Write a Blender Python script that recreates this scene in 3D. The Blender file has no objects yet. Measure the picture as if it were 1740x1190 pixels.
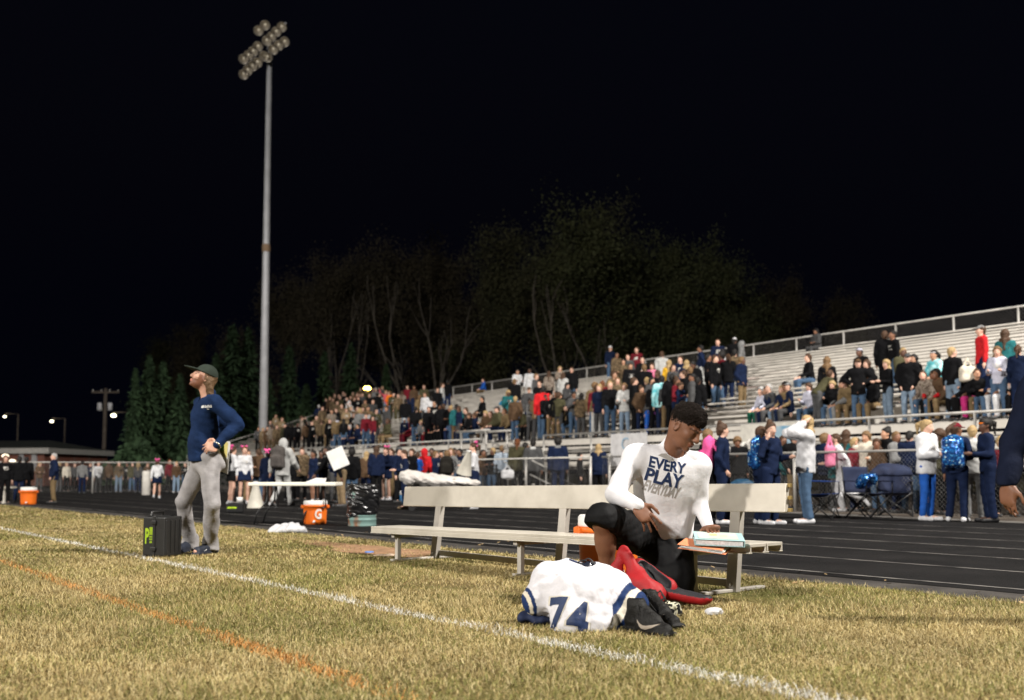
import bpy, bmesh, math, random
import numpy as np
from mathutils import Vector, Matrix

# ------------------------------------------------------------------ camera
sc = bpy.context.scene
C = sc.collection
R = math.radians
FPX, CX, HOR, CH = 1700.0, 870.0, 804.0, 0.8      # photograph: focal length, centre and horizon in pixels, camera height
TILT = math.atan(120.0 / FPX)
cam_d = bpy.data.cameras.new('camera')
cam = bpy.data.objects.new('camera', cam_d)
C.objects.link(cam)
sc.camera = cam
cam.location = (0, 0, CH)
cam.rotation_euler = (R(90) + TILT, 0, 0)
cam_d.sensor_width = 36.0
cam_d.lens = 36.0 * FPX / 1740.0
cam_d.shift_y = (HOR - 120.0 - 595.0) / 1740.0
cam_d.clip_start = 0.1
cam_d.clip_end = 3000
cam_d.dof.use_dof = True
cam_d.dof.focus_distance = 6.5
cam_d.dof.aperture_fstop = 1.9
cam_d.dof.aperture_blades = 9

# ------------------------------------------------------------------ night sky
world = bpy.data.worlds.new('World')
sc.world = world
world.use_nodes = True
wn = world.node_tree
wn.nodes.clear()
wo = wn.nodes.new('ShaderNodeOutputWorld')
wb = wn.nodes.new('ShaderNodeBackground')
ws = wn.nodes.new('ShaderNodeTexSky')
ws.sky_type = 'NISHITA'
ws.sun_disc = False
ws.sun_elevation = R(-4.6)
ws.sun_rotation = R(160)
wb.inputs['Strength'].default_value = 0.12
wa = wn.nodes.new('ShaderNodeMix'); wa.data_type = 'RGBA'; wa.blend_type = 'ADD'; wa.inputs['Factor'].default_value = 1.0
wa.inputs['B'].default_value = (0.007, 0.009, 0.024, 1)      # faint night sky glow
wn.links.new(ws.outputs[0], wa.inputs['A']); wn.links.new(wa.outputs['Result'], wb.inputs['Color'])
wn.links.new(wb.outputs[0], wo.inputs['Surface'])

# ------------------------------------------------------------------ stadium floodlights (poles around the field, out of frame)
def flood(name, loc, aim, power, color, radius, cone):
    l = bpy.data.lights.new(name, 'SPOT')
    l.energy = power
    l.color = color
    l.shadow_soft_size = radius
    l.spot_size = R(cone)
    l.spot_blend = 0.45
    o = bpy.data.objects.new(name, l)
    o.location = loc
    d = Vector(aim) - Vector(loc)
    o.rotation_euler = d.to_track_quat('-Z', 'Y').to_euler()
    C.objects.link(o)
flood('floodlight_near_bleachers', (24, 2.0, 28), (-4, 13, 0), 128000, (1.0, 0.95, 0.88), 1.2, 100)
flood('floodlight_across_field', (-72, 18, 29), (4, 22, 0), 90000, (1.0, 0.95, 0.87), 1.5, 70)
flood('floodlight_behind_camera', (-34, -36, 29), (2, 22, 0), 215000, (1.0, 0.95, 0.88), 1.5, 90)

sc.view_settings.view_transform = 'Standard'
sc.view_settings.look = 'None'
sc.view_settings.exposure = -0.12
sc.view_settings.gamma = 1.0
sc.render.resolution_x = 1024
sc.render.resolution_y = 700
sc.cycles.use_denoising = True
sc.cycles.max_bounces = 5
sc.cycles.diffuse_bounces = 2
sc.cycles.glossy_bounces = 2
sc.cycles.transmission_bounces = 4
sc.cycles.transparent_max_bounces = 8
sc.cycles.caustics_reflective = False
sc.cycles.caustics_refractive = False

# ------------------------------------------------------------------ helpers: place
_ct, _st = math.cos(TILT), math.sin(TILT)
def ray(px, py):
    x = (px - CX) / FPX
    y = (HOR - 120.0 - py) / FPX
    return np.array([x, _ct - y * _st, _st + y * _ct])
def G(px, py, z=0.0):                      # where a line of sight meets a level surface
    r = ray(px, py)
    t = (z - CH) / r[2]
    return np.array([r[0] * t, r[1] * t, z])
def P(px, py, d):                          # a point at distance d in front
    r = ray(px, py)
    t = d / r[1]
    return np.array([r[0] * t, d, CH + r[2] * t])
def pix(p):
    q = np.array(p, float) - np.array([0, 0, CH])
    f = q[1] * _ct + q[2] * _st
    u = -q[1] * _st + q[2] * _ct
    return CX + FPX * q[0] / f, HOR - 120.0 - FPX * u / f
A_T = math.atan(1430 / FPX)                # direction of the running track and bench
T1 = np.array([-math.sin(A_T), math.cos(A_T), 0]); T2 = np.array([math.cos(A_T), math.sin(A_T), 0])
A_B = math.atan(1120 / FPX)                # direction of the bleachers and their fence
B1 = np.array([-math.sin(A_B), math.cos(A_B), 0]); B2 = np.array([math.cos(A_B), math.sin(A_B), 0])
Z = np.array([0, 0, 1.0])
def TT(p, s, z=0.0): return p * T2 + s * T1 + z * Z
def BB(p, s, z=0.0): return p * B2 + s * B1 + z * Z
def bx_at(px, p):                          # distance at which column px crosses the bleacher line p
    u = (px - CX) / FPX
    d = p / (u * B2[0] + B2[1])
    X = u * d
    return d, X * B1[0] + d * B1[1]

# ------------------------------------------------------------------ helpers: materials
MATS = {}
def nodes_of(m):
    m.use_nodes = True
    return m.node_tree.nodes, m.node_tree.links
def mat(name, col, rough=0.6, col2=None, scale=6.0, detail=4.0, metal=0.0, bump=0.0, bscale=None, objcol=False, spec=0.4, emit=None, estr=0.0, sheen=0.0, coat=0.0, ramp=(0.35, 0.65), alpha=None, trans=0.0):
    if name in MATS: return MATS[name]
    m = bpy.data.materials.new(name)
    N, L = nodes_of(m)
    b = N['Principled BSDF']
    b.inputs['Roughness'].default_value = rough
    b.inputs['Metallic'].default_value = metal
    b.inputs['Specular IOR Level'].default_value = spec
    b.inputs['Sheen Weight'].default_value = sheen
    b.inputs['Coat Weight'].default_value = coat
    b.inputs['Transmission Weight'].default_value = trans
    tc = N.new('ShaderNodeTexCoord')
    c1 = (*col, 1)
    c2 = (*(col2 if col2 else [c * 0.8 for c in col]), 1)
    nz = N.new('ShaderNodeTexNoise')
    nz.inputs['Scale'].default_value = scale
    nz.inputs['Detail'].default_value = detail
    L.new(tc.outputs['Object'], nz.inputs['Vector'])
    rp = N.new('ShaderNodeValToRGB')
    rp.color_ramp.elements[0].position = ramp[0]
    rp.color_ramp.elements[1].position = ramp[1]
    L.new(nz.outputs['Fac'], rp.inputs['Fac'])
    if objcol:
        rp.color_ramp.elements[0].color = (0.72, 0.72, 0.72, 1)
        rp.color_ramp.elements[1].color = (1.0, 1.0, 1.0, 1)
        oi = N.new('ShaderNodeObjectInfo')
        mx = N.new('ShaderNodeMix'); mx.data_type = 'RGBA'; mx.blend_type = 'MULTIPLY'; mx.inputs['Factor'].default_value = 1
        L.new(oi.outputs['Color'], mx.inputs['A']); L.new(rp.outputs['Color'], mx.inputs['B'])
        L.new(mx.outputs['Result'], b.inputs['Base Color'])
    else:
        rp.color_ramp.elements[0].color = c2
        rp.color_ramp.elements[1].color = c1
        L.new(rp.outputs['Color'], b.inputs['Base Color'])
    if bump:
        n2 = N.new('ShaderNodeTexNoise')
        n2.inputs['Scale'].default_value = bscale or scale * 4
        n2.inputs['Detail'].default_value = 5
        L.new(tc.outputs['Object'], n2.inputs['Vector'])
        bp = N.new('ShaderNodeBump')
        bp.inputs['Strength'].default_value = bump
        bp.inputs['Distance'].default_value = 0.02
        L.new(n2.outputs['Fac'], bp.inputs['Height'])
        L.new(bp.outputs['Normal'], b.inputs['Normal'])
    if emit:
        b.inputs['Emission Color'].default_value = (*emit, 1)
        b.inputs['Emission Strength'].default_value = estr
    MATS[name] = m
    return m
def attr_mat(name, attr, rough=0.7, spec=0.3, sheen=0.0, trans=0.0, bump=0.0, bscale=60):
    """a material whose colour is stored on the mesh itself"""
    if name in MATS: return MATS[name]
    m = bpy.data.materials.new(name)
    N, L = nodes_of(m)
    b = N['Principled BSDF']
    b.inputs['Roughness'].default_value = rough
    b.inputs['Specular IOR Level'].default_value = spec
    b.inputs['Sheen Weight'].default_value = sheen
    a = N.new('ShaderNodeAttribute'); a.attribute_name = attr
    tc = N.new('ShaderNodeTexCoord')
    nz = N.new('ShaderNodeTexNoise'); nz.inputs['Scale'].default_value = 35
    L.new(tc.outputs['Object'], nz.inputs['Vector'])
    mr = N.new('ShaderNodeMapRange'); mr.inputs['To Min'].default_value = 0.86; mr.inputs['To Max'].default_value = 1.1
    L.new(nz.outputs['Fac'], mr.inputs['Value'])
    mx = N.new('ShaderNodeMix'); mx.data_type = 'RGBA'; mx.blend_type = 'MULTIPLY'; mx.inputs['Factor'].default_value = 1
    L.new(a.outputs['Color'], mx.inputs['A']); L.new(mr.outputs['Result'], mx.inputs['B'])
    L.new(mx.outputs['Result'], b.inputs['Base Color'])
    if bump:
        n2 = N.new('ShaderNodeTexNoise'); n2.inputs['Scale'].default_value = bscale; n2.inputs['Detail'].default_value = 4
        L.new(tc.outputs['Object'], n2.inputs['Vector'])
        bp = N.new('ShaderNodeBump'); bp.inputs['Strength'].default_value = bump; bp.inputs['Distance'].default_value = 0.01
        L.new(n2.outputs['Fac'], bp.inputs['Height']); L.new(bp.outputs['Normal'], b.inputs['Normal'])
    MATS[name] = m
    return m

# ------------------------------------------------------------------ helpers: objects
def tag(o, label=None, cat=None, group=None, kind=None):
    if label: o['label'] = label
    if cat: o['category'] = cat
    if group: o['group'] = group
    if kind: o['kind'] = kind
    return o
def empty(name, loc=(0, 0, 0), rz=0.0):
    o = bpy.data.objects.new(name, None)
    o.location = loc; o.rotation_euler = (0, 0, rz)
    o.empty_display_size = 0.1
    C.objects.link(o)
    return o
def link(name, me, m=None, parent=None, loc=None, rot=None, scale=None):
    o = bpy.data.objects.new(name, me)
    C.objects.link(o)
    if m is not None and len(me.materials) == 0: me.materials.append(m)
    if parent is not None: o.parent = parent
    if loc is not None: o.location = loc
    if rot is not None: o.rotation_euler = rot
    if scale is not None: o.scale = scale
    return o
def copy_tree(o, parent=None):
    c = o.copy(); C.objects.link(c); c.parent = parent
    for ch in list(o.children): copy_tree(ch, c)
    return c

class MB:
    """collects boxes, bars, tubes and lathes into one mesh"""
    def __init__(s): s.v = []; s.f = []; s.sm = []
    def add(s, v, f, smooth=False):
        o = len(s.v)
        s.v += [tuple(map(float, q)) for q in v]
        s.f += [tuple(i + o for i in q) for q in f]
        s.sm += [smooth] * len(f)
        return s
    def frame_box(s, c, ax, ay, az):       # centre and three half-axes
        c, ax, ay, az = (np.array(q, float) for q in (c, ax, ay, az))
        v = [c + i * ax + j * ay + k * az for k in (-1, 1) for j in (-1, 1) for i in (-1, 1)]
        return s.add(v, [(0, 2, 3, 1), (4, 5, 7, 6), (0, 1, 5, 4), (2, 6, 7, 3), (0, 4, 6, 2), (1, 3, 7, 5)])
    def box(s, lo, hi):
        lo, hi = np.array(lo, float), np.array(hi, float)
        h = (hi - lo) / 2
        return s.frame_box((lo + hi) / 2, (h[0], 0, 0), (0, h[1], 0), (0, 0, h[2]))
    def bar(s, a, b, w, t, up=(0, 0, 1)):  # rectangular bar from a to b
        a, b, up = (np.array(q, float) for q in (a, b, up))
        d = b - a; L = np.linalg.norm(d); d /= L
        x = np.cross(d, up)
        if np.linalg.norm(x) < 1e-6: x = np.cross(d, (1, 0, 0))
        x /= np.linalg.norm(x); y = np.cross(x, d)
        return s.frame_box((a + b) / 2, d * L / 2, x * w / 2, y * t / 2)
    def tube(s, pts, r, n=8, cap=True, smooth=True):
        pts = [np.array(q, float) for q in pts]
        rs = list(r) if hasattr(r, '__len__') else [r] * len(pts)
        v = []; f = []
        x = None
        for i, p in enumerate(pts):
            d = pts[min(i + 1, len(pts) - 1)] - pts[max(i - 1, 0)]
            d = d / (np.linalg.norm(d) + 1e-12)
            if x is None:
                x = np.cross(d, (0, 0, 1.0))
                if np.linalg.norm(x) < 1e-3: x = np.cross(d, (1.0, 0, 0))
            else: x = x - d * np.dot(x, d)
            x = x / (np.linalg.norm(x) + 1e-12)
            y = np.cross(d, x)
            for k in range(n):
                a = 2 * math.pi * k / n
                v.append(p + rs[i] * (math.cos(a) * x + math.sin(a) * y))
        for i in range(len(pts) - 1):
            for k in range(n):
                f.append((i * n + k, i * n + (k + 1) % n, (i + 1) * n + (k + 1) % n, (i + 1) * n + k))
        s.add(v, f, smooth)
        if cap:
            o = len(s.v) - len(v)
            s.f.append(tuple(o + k for k in reversed(range(n)))); s.sm.append(False)
            s.f.append(tuple(o + (len(pts) - 1) * n + k for k in range(n))); s.sm.append(False)
        return s
    def lathe(s, prof, n=20, c=(0, 0, 0), smooth=True, wob=None):   # prof: (radius, height)
        v = []; f = []
        for i, (r, z) in enumerate(prof):
            for k in range(n):
                a = 2 * math.pi * k / n
                rr = r * (1 + (wob(a, z) if wob else 0))
                v.append((c[0] + rr * math.cos(a), c[1] + rr * math.sin(a), c[2] + z))
        for i in range(len(prof) - 1):
            for k in range(n):
                f.append((i * n + k, i * n + (k + 1) % n, (i + 1) * n + (k + 1) % n, (i + 1) * n + k))
        f.append(tuple(reversed(range(n))))
        f.append(tuple((len(prof) - 1) * n + k for k in range(n)))
        return s.add(v, f, smooth)
    def mesh(s, name):
        me = bpy.data.meshes.new(name)
        me.from_pydata(s.v, [], s.f)
        me.polygons.foreach_set('use_smooth', s.sm)
        me.update()
        return me
    def build(s, name, m, parent=None, **k):
        return link(name, s.mesh(name), m, parent, **k)
def bevel(o, w=0.005, seg=2):
    md = o.modifiers.new('edge', 'BEVEL'); md.width = w; md.segments = seg; md.limit_method = 'ANGLE'
    return o
def np_mesh(name, V, F, smooth=True):
    """mesh from numpy verts and equal-sized faces"""
    me = bpy.data.meshes.new(name)
    V = np.asarray(V, np.float32); F = np.asarray(F, np.int32)
    n, k = F.shape
    me.vertices.add(len(V)); me.vertices.foreach_set('co', V.ravel())
    me.loops.add(n * k); me.loops.foreach_set('vertex_index', F.ravel())
    me.polygons.add(n)
    me.polygons.foreach_set('loop_start', np.arange(0, n * k, k, dtype=np.int32))
    me.polygons.foreach_set('loop_total', np.full(n, k, np.int32))
    me.polygons.foreach_set('use_smooth', np.full(n, smooth, bool))
    me.update(calc_edges=True)
    return me
def set_col(me, name, cols):
    a = me.attributes.new(name, 'FLOAT_COLOR', 'POINT')
    c = np.ones((len(cols), 4), np.float32); c[:, :3] = cols
    a.data.foreach_set('color', c.ravel())
def text_mesh(body, size, font=None, shear=0.0, extrude=0.0, bold=False, width=None):
    cu = bpy.data.curves.new('t', 'FONT')
    cu.body = body; cu.size = size; cu.shear = shear; cu.extrude = extrude
    if bold: cu.offset = size * 0.032
    cu.align_x = 'CENTER'; cu.resolution_u = 3
    o = bpy.data.objects.new('t', cu); C.objects.link(o)
    dg = bpy.context.evaluated_depsgraph_get()
    me = bpy.data.meshes.new_from_object(o.evaluated_get(dg))
    bpy.data.objects.remove(o); bpy.data.curves.remove(cu)
    bm = bmesh.new(); bm.from_mesh(me)
    bmesh.ops.triangulate(bm, faces=bm.faces[:])
    V = np.array([v.co[:] for v in bm.verts]); F = [[v.index for v in f.verts] for f in bm.faces]
    bm.free(); bpy.data.meshes.remove(me)
    if width: V[:, 0] *= width / (V[:, 0].max() - V[:, 0].min())
    return V, F
def subdivide_tris(V, F, n=1):
    V = list(map(tuple, V))
    for _ in range(n):
        mid = {}; NF = []
        def m(a, b):
            k = (min(a, b), max(a, b))
            if k not in mid:
                mid[k] = len(V); V.append(tuple((np.array(V[a]) + np.array(V[b])) / 2))
            return mid[k]
        for a, b, c in F:
            ab, bc, ca = m(a, b), m(b, c), m(c, a)
            NF += [(a, ab, ca), (ab, b, bc), (ca, bc, c), (ab, bc, ca)]
        F = NF
    return np.array(V), F
rng = np.random.default_rng(7)
random.seed(7)

# ------------------------------------------------------------------ ground
def noise2(x, y, seed=0, f=1.0):
    """smooth cheap value noise from sines"""
    r = np.random.default_rng(seed)
    o = np.zeros_like(np.asarray(x, float))
    for i in range(6):
        a = r.uniform(0, 2 * math.pi); k = f * r.uniform(0.6, 1.8)
        o = o + np.sin(k * (x * math.cos(a) + y * math.sin(a)) + r.uniform(0, 6.28) + 1.3 * np.sin(k * 0.7 * (y * math.cos(a) - x * math.sin(a))))
    return o / 6
gm = bpy.data.materials.new('dormant_turf')
N, L = nodes_of(gm)
b = N['Principled BSDF']; b.inputs['Roughness'].default_value = 0.95; b.inputs['Specular IOR Level'].default_value = 0.1
tc = N.new('ShaderNodeTexCoord')
def gnoise(scale, detail=5):
    n = N.new('ShaderNodeTexNoise'); n.inputs['Scale'].default_value = scale; n.inputs['Detail'].default_value = detail
    L.new(tc.outputs['Object'], n.inputs['Vector']); return n
def gramp(n, stops):
    r = N.new('ShaderNodeValToRGB'); e = r.color_ramp.elements
    for i, (p, c) in enumerate(stops):
        q = e[i] if i < 2 else e.new(p)
        q.position = p; q.color = (*c, 1)
    L.new(n.outputs['Fac'], r.inputs['Fac']); return r
n1 = gnoise(55); r1 = gramp(n1, [(0.3, (0.055, 0.042, 0.018)), (0.72, (0.20, 0.155, 0.068))])
n2 = gnoise(0.9); r2 = gramp(n2, [(0.35, (0.75, 0.95, 0.62)), (0.6, (1.05, 1.0, 1.0))])
mx = N.new('ShaderNodeMix'); mx.data_type = 'RGBA'; mx.blend_type = 'MULTIPLY'; mx.inputs['Factor'].default_value = 1
L.new(r1.outputs[0], mx.inputs['A']); L.new(r2.outputs[0], mx.inputs['B']); L.new(mx.outputs['Result'], b.inputs['Base Color'])
bp = N.new('ShaderNodeBump'); bp.inputs['Strength'].default_value = 0.6; bp.inputs['Distance'].default_value = 0.03
L.new(n1.outputs['Fac'], bp.inputs['Height']); L.new(bp.outputs['Normal'], b.inputs['Normal'])
g = MB(); g.add([(-900, -300, 0), (900, -300, 0), (900, 1500, 0), (-900, 1500, 0)], [(0, 1, 2, 3)])
tag(g.build('ground', gm), 'dormant straw coloured football field turf', kind='structure')

EDGE = 6.42                                 # where the turf meets the track
def strip(name, pa, pb, z, m, frame=TT, s0=-12, s1=80, ragged=0.0, label=None, n=240):
    ss = np.linspace(s0, s1, n)
    ra = noise2(ss, ss * 0, 3, 5.0) * ragged
    v = [frame(pa + ra[i], s, z) for i, s in enumerate(ss)] + [frame(pb, s, z) for s in ss]
    f = [(i, i + 1, n + i + 1, n + i) for i in range(n - 1)]
    o = MB().add(v, f).build(name, m)
    return tag(o, label, kind='structure')
track_m = mat('track_rubber', (0.0065, 0.0062, 0.0065), 0.85, (0.013, 0.0122, 0.0122), 1.4, 8, bump=0.6, bscale=160, spec=0.12)
kerb_m = mat('old_asphalt', (0.055, 0.048, 0.042), 0.9, (0.024, 0.021, 0.019), 3, 8, bump=0.5, bscale=60)
strip('running_track', EDGE + 0.45, 42, 0.008, track_m, label='black rubber running track with worn lane lines')
strip('asphalt_border', EDGE, 7.02, 0.004, kerb_m, ragged=0.10, label='crumbling asphalt border between turf and track', n=700)
lane_m = mat('lane_paint', (0.15, 0.14, 0.13), 0.8, (0.03, 0.028, 0.027), 2.6, 8, ramp=(0.38, 0.56))
for k in range(7):
    strip('lane_line', 7.05 + 1.238 * k, 7.05 + 1.238 * k + 0.05, 0.012, lane_m, s0=-8, s1=52, label='worn pale lane line on the black track')
apron_m = mat('apron_gravel', (0.085, 0.066, 0.05), 0.95, (0.04, 0.031, 0.024), 3, 8, bump=0.4, bscale=40)
strip('fence_apron', 15.9, 34, 0.012, apron_m, BB, s0=-6, s1=90, ragged=0.12, label='bare gravelly strip under the fence and bleachers')
strip('concrete_path', 15.35, 15.85, 0.016, mat('path_concrete', (0.13, 0.12, 0.11), 0.9, (0.07, 0.065, 0.06), 2, 6), BB, s0=-6, s1=40, label='grey concrete edge beside the track')
# ------------------------------------------------------------------ turf blades
def line_fn(a, b):
    a, b = np.array(a[:2]), np.array(b[:2]); d = b - a; d /= np.linalg.norm(d); n = np.array([-d[1], d[0]])
    return lambda x, y: (x - a[0]) * n[0] + (y - a[1]) * n[1]
WL = line_fn(G(0, 898), G(1392, 1190))
OL = line_fn(G(0, 954), G(682, 1190))
def turf(n_try, dmin, dmax, per_m2, wmin, seed, name, hs=1.0):
    r = np.random.default_rng(seed)
    # sample the wedge seen by the camera plus a margin on both sides
    wmax = 0.53 * dmax + 1.3
    area = (dmax - dmin) * 2 * wmax
    n = int(area * per_m2)
    x = r.uniform(-wmax, wmax, n); y = r.uniform(dmin, dmax, n)
    p = x * T2[0] + y * T2[1]
    keep = (np.abs(x) < 0.53 * y + 1.2) & (p < EDGE + 0.02 + 0.06 * r.standard_normal(n))
    x, y, p = x[keep], y[keep], p[keep]
    # bare, worn places
    bare = noise2(x, y, 11, 1.6) * 0.6 + noise2(x, y, 12, 5) * 0.4
    pc = G(640, 935); dirt = np.exp(-(((x - pc[0]) * T1[0] + (y - pc[1]) * T1[1]) / 1.5) ** 2 - (((x - pc[0]) * T2[0] + (y - pc[1]) * T2[1]) / 0.42) ** 2)
    keep = (r.uniform(size=len(x)) > np.clip((bare - 0.12) * 2.2, 0, 0.8)) & (r.uniform(size=len(x)) > dirt * 0.97)
    x, y, p, bare = x[keep], y[keep], p[keep], bare[keep]
    n = len(x)
    clump = noise2(x, y, 21, 9.0)
    az = r.uniform(0, 2 * math.pi, n) + 0.6 * noise2(x, y, 5, 4)
    lean = r.uniform(0.55, 1.55, n)
    ln = r.uniform(0.016, 0.052, n) * hs * (1 + 0.45 * clump)
    w = wmin * np.maximum(1, y / 5.5) * r.uniform(0.7, 1.4, n)
    dx, dy = np.cos(az), np.sin(az)
    px_, py_ = -dy, dx
    h1 = ln * 0.55 * np.cos(lean * 0.6); o1 = ln * 0.55 * np.sin(lean * 0.6)
    h2 = h1 + ln * 0.45 * np.cos(lean * 1.25); o2 = o1 + ln * 0.45 * np.sin(lean * 1.25)
    z0 = np.full(n, -0.002)
    V = np.empty((n, 5, 3), np.float32)
    tw = r.uniform(-0.6, 0.6, n)
    for i, (o, h, ww) in enumerate(((0 * ln, 0 * ln, 1.0), (0 * ln, 0 * ln, -1.0), (o1, h1, -0.8), (o1, h1, 0.8), (o2, h2, 0))):
        V[:, i, 0] = x + dx * o + px_ * w * ww * 0.5
        V[:, i, 1] = y + dy * o + py_ * w * ww * 0.5
        V[:, i, 2] = z0 + np.maximum(h, 0.001 if i < 2 else 0.004) + (w * 0.5 * tw * ww if i in (2, 3) else 0)
    base = (np.arange(n) * 5)[:, None]
    straw = np.array([0.42, 0.33, 0.145]); pale = np.array([0.53, 0.435, 0.225]); brown = np.array([0.30, 0.215, 0.085]); green = np.array([0.155, 0.15, 0.040])
    t = r.uniform(size=n)
    gpatch = noise2(x, y, 31, 2.2) * 0.75 + noise2(x, y, 32, 6.0) * 0.35
    pg = G(545, 930)
    gp = np.clip(0.40 + gpatch * 1.1, 0.03, 0.95) + 0.75 * np.exp(-(((x - pg[0]) / 0.42) ** 2 + ((y - pg[1]) / 0.5) ** 2)) + np.clip((4.6 - y) * 0.16, 0, 0.25) * (x < -0.2)
    gp = np.clip(gp, 0, 0.95)
    col = np.where((t < 0.48)[:, None], straw, np.where((t < 0.72)[:, None], pale, brown))
    ig = r.uniform(size=n) < gp * 0.68
    col = np.where(ig[:, None], green * r.uniform(0.7, 1.7, (n, 1)), col)
    col = col * r.uniform(0.82, 1.06, (n, 1)) * (1 + 0.16 * noise2(x, y, 61, 12.0) + 0.22 * noise2(x, y, 62, 2.2))[:, None]
    wl = np.abs(WL(x, y)); ol = np.abs(OL(x, y))
    edge = 0.052 + 0.016 * noise2(x, y, 41, 14.0)
    iw = (wl < edge + 0.014 * r.standard_normal(n)) & (r.uniform(size=n) < np.clip(0.58 + 0.4 * noise2(x, y, 44, 6), 0.2, 0.88))
    io = (ol < edge * 0.95 + 0.014 * r.standard_normal(n)) & (r.uniform(size=n) < np.clip(0.52 + 0.4 * noise2(x, y, 43, 5), 0.12, 0.85))
    sel = {name: ~(iw | io), 'white_sideline': iw, 'orange_line': io}
    wcol = np.array([0.74, 0.72, 0.67]) * r.uniform(0.72, 1.05, (n, 1)); ocol = np.array([0.60, 0.27, 0.075]) * r.uniform(0.65, 1.1, (n, 1))
    col = np.where(iw[:, None], wcol, np.where(io[:, None], ocol, col))
    return V, col, sel
tm = attr_mat('grass_blade', 'col', rough=0.65, spec=0.25)
acc = {}
for args, nv in (((0, 3.0, 5.4, 12500, 0.0024, 101, 'dormant_grass', 1.0), 5), ((0, 5.4, 9.2, 10500, 0.0031, 102, 'dormant_grass', 0.9), 3), ((0, 9.2, 17.0, 4200, 0.0040, 103, 'dormant_grass', 0.8), 3), ((0, 17.0, 32.0, 700, 0.006, 104, 'dormant_grass', 0.7), 3)):
    V, col, sel = turf(*args)
    if nv == 3: V = V[:, [0, 1, 4]]
    for k, m in sel.items(): acc.setdefault(k, []).append((V[m], col[m]))
for k, lab in (('dormant_grass', 'dormant straw and olive turf grass of the field'), ('white_sideline', 'worn white painted sideline in the turf'), ('orange_line', 'faded orange painted line in the turf')):
    Vs, Fs, Cs, o_ = [], [], [], 0
    for V, col in acc[k]:
        n, nv = V.shape[:2]; base = (o_ + np.arange(n) * nv)[:, None]
        Fs += [base + np.array([t_]) for t_ in (((0, 1, 2), (0, 2, 3), (3, 2, 4)) if nv == 5 else ((0, 1, 2),))]
        Vs.append(V.reshape(-1, 3)); Cs.append(np.repeat(col, nv, axis=0)); o_ += n * nv
    me = np_mesh(k, np.concatenate(Vs), np.concatenate(Fs), False)
    set_col(me, 'col', np.concatenate(Cs))
    tag(link(k, me, tm), lab, cat='grass' if k == 'dormant_grass' else 'field marking', kind='stuff')
del acc
# loose dirt where the turf is worn through beside the track
dm = mat('red_dirt', (0.34, 0.19, 0.10), 0.95, (0.20, 0.115, 0.06), 7, 8, bump=0.8, bscale=30)
pc = G(640, 934); v = [pc + np.array([0, 0, 0.012])]; n = 40
for k in range(n):
    a = 2 * math.pi * k / n; rr = 1 + 0.25 * math.sin(3 * a + 1) + 0.15 * math.sin(7 * a)
    v.append(pc + T1 * 1.55 * rr * math.cos(a) + T2 * 0.36 * rr * math.sin(a) + np.array([0, 0, 0.003]))
tag(MB().add(v, [(0, 1 + k, 1 + (k + 1) % n) for k in range(n)]).build('dirt_patch', dm), 'bare reddish dirt patch at the turf edge', kind='structure')
# a few bits of litter and leaves
leaf_bits = MB()
for i in range(150):
    s = rng.uniform(-4, 16); p = EDGE + 0.1 + abs(rng.normal(0, 0.5)) if i % 2 else EDGE - abs(rng.normal(0, 0.2))
    c = TT(p, s, 0.022); a = rng.uniform(0, 6.28); q = rng.uniform(0.012, 0.03)
    d1 = np.array([math.cos(a), math.sin(a), 0.25]) * q; d2 = np.array([-math.sin(a), math.cos(a), 0.1]) * q * 0.7
    leaf_bits.add([c - d1, c + d2, c + d1, c - d2], [(0, 1, 2, 3)])
tag(leaf_bits.build('fallen_leaves', mat('dry_leaf', (0.42, 0.30, 0.16), 0.9, (0.2, 0.12, 0.05), 20)), 'scattered dry leaves along the track edge', cat='leaves', kind='stuff')

# ------------------------------------------------------------------ bleachers
alu = mat('bleacher_aluminium', (0.80, 0.755, 0.69), 0.5, (0.60, 0.565, 0.515), 0.8, 6, metal=0.15, bump=0.06, bscale=8)
alu2 = mat('foot_board_aluminium', (0.60, 0.565, 0.52), 0.6, (0.36, 0.34, 0.315), 1.1, 6, metal=0.15)
steel = mat('galvanised_steel', (0.52, 0.50, 0.47), 0.5, (0.38, 0.365, 0.345), 3, 6, metal=0.35)
under = mat('dark_frame_steel', (0.16, 0.15, 0.14), 0.7, (0.09, 0.085, 0.08), 3)
P0, ROWS, RUN, RISE, FZ, WZ = 19.35, 18, 0.61, 0.184, 1.9, 0.95
S0, S1, SEC = 4.0, 66.0, 6.2
bl = empty('bleachers', BB(18.5, S0))
tag(bl, 'long aluminium bleachers with rows of bench planks and chain link back', 'bleachers')
inv = Vector(bl.location)
def bar_mesh(name, L, w, t):               # bar along the local x axis, centred
    return MB().box((-L / 2, -w / 2, -t / 2), (L / 2, w / 2, t / 2)).mesh(name)
rot_b = math.atan2(B1[1], B1[0])
seat_me = bar_mesh('seat_plank', SEC - 0.03, 0.24, 0.045); seat_me.materials.append(alu)
foot_me = bar_mesh('foot_plank', SEC - 0.03, 0.25, 0.04); foot_me.materials.append(alu2)
ris_me = bar_mesh('riser_plank', SEC - 0.03, 0.025, 0.14); ris_me.materials.append(alu)
def b_part(name, me, p, s, z, jit=0.0):
    return link(name, me, None, bl, Vector(BB(p, s, z)) - inv, (jit, 0, rot_b))
for r_ in range(ROWS):
    p, z = P0 + RUN * r_, FZ + RISE * r_
    for k in range(10):
        s = S0 + SEC * (k + 0.5)
        j = rng.normal(0, 0.012)
        b_part('seat_plank', seat_me, p + 0.47, s, z + 0.42 + rng.normal(0, 0.004), j)
        b_part('foot_plank', foot_me, p + 0.16, s, z - 0.02, 0)
        b_part('riser_plank', ris_me, p + 0.40, s, z + 0.11, 0)
walk_me = bar_mesh('walkway_plank', SEC - 0.03, 0.44, 0.04); walk_me.materials.append(alu2)
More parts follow.
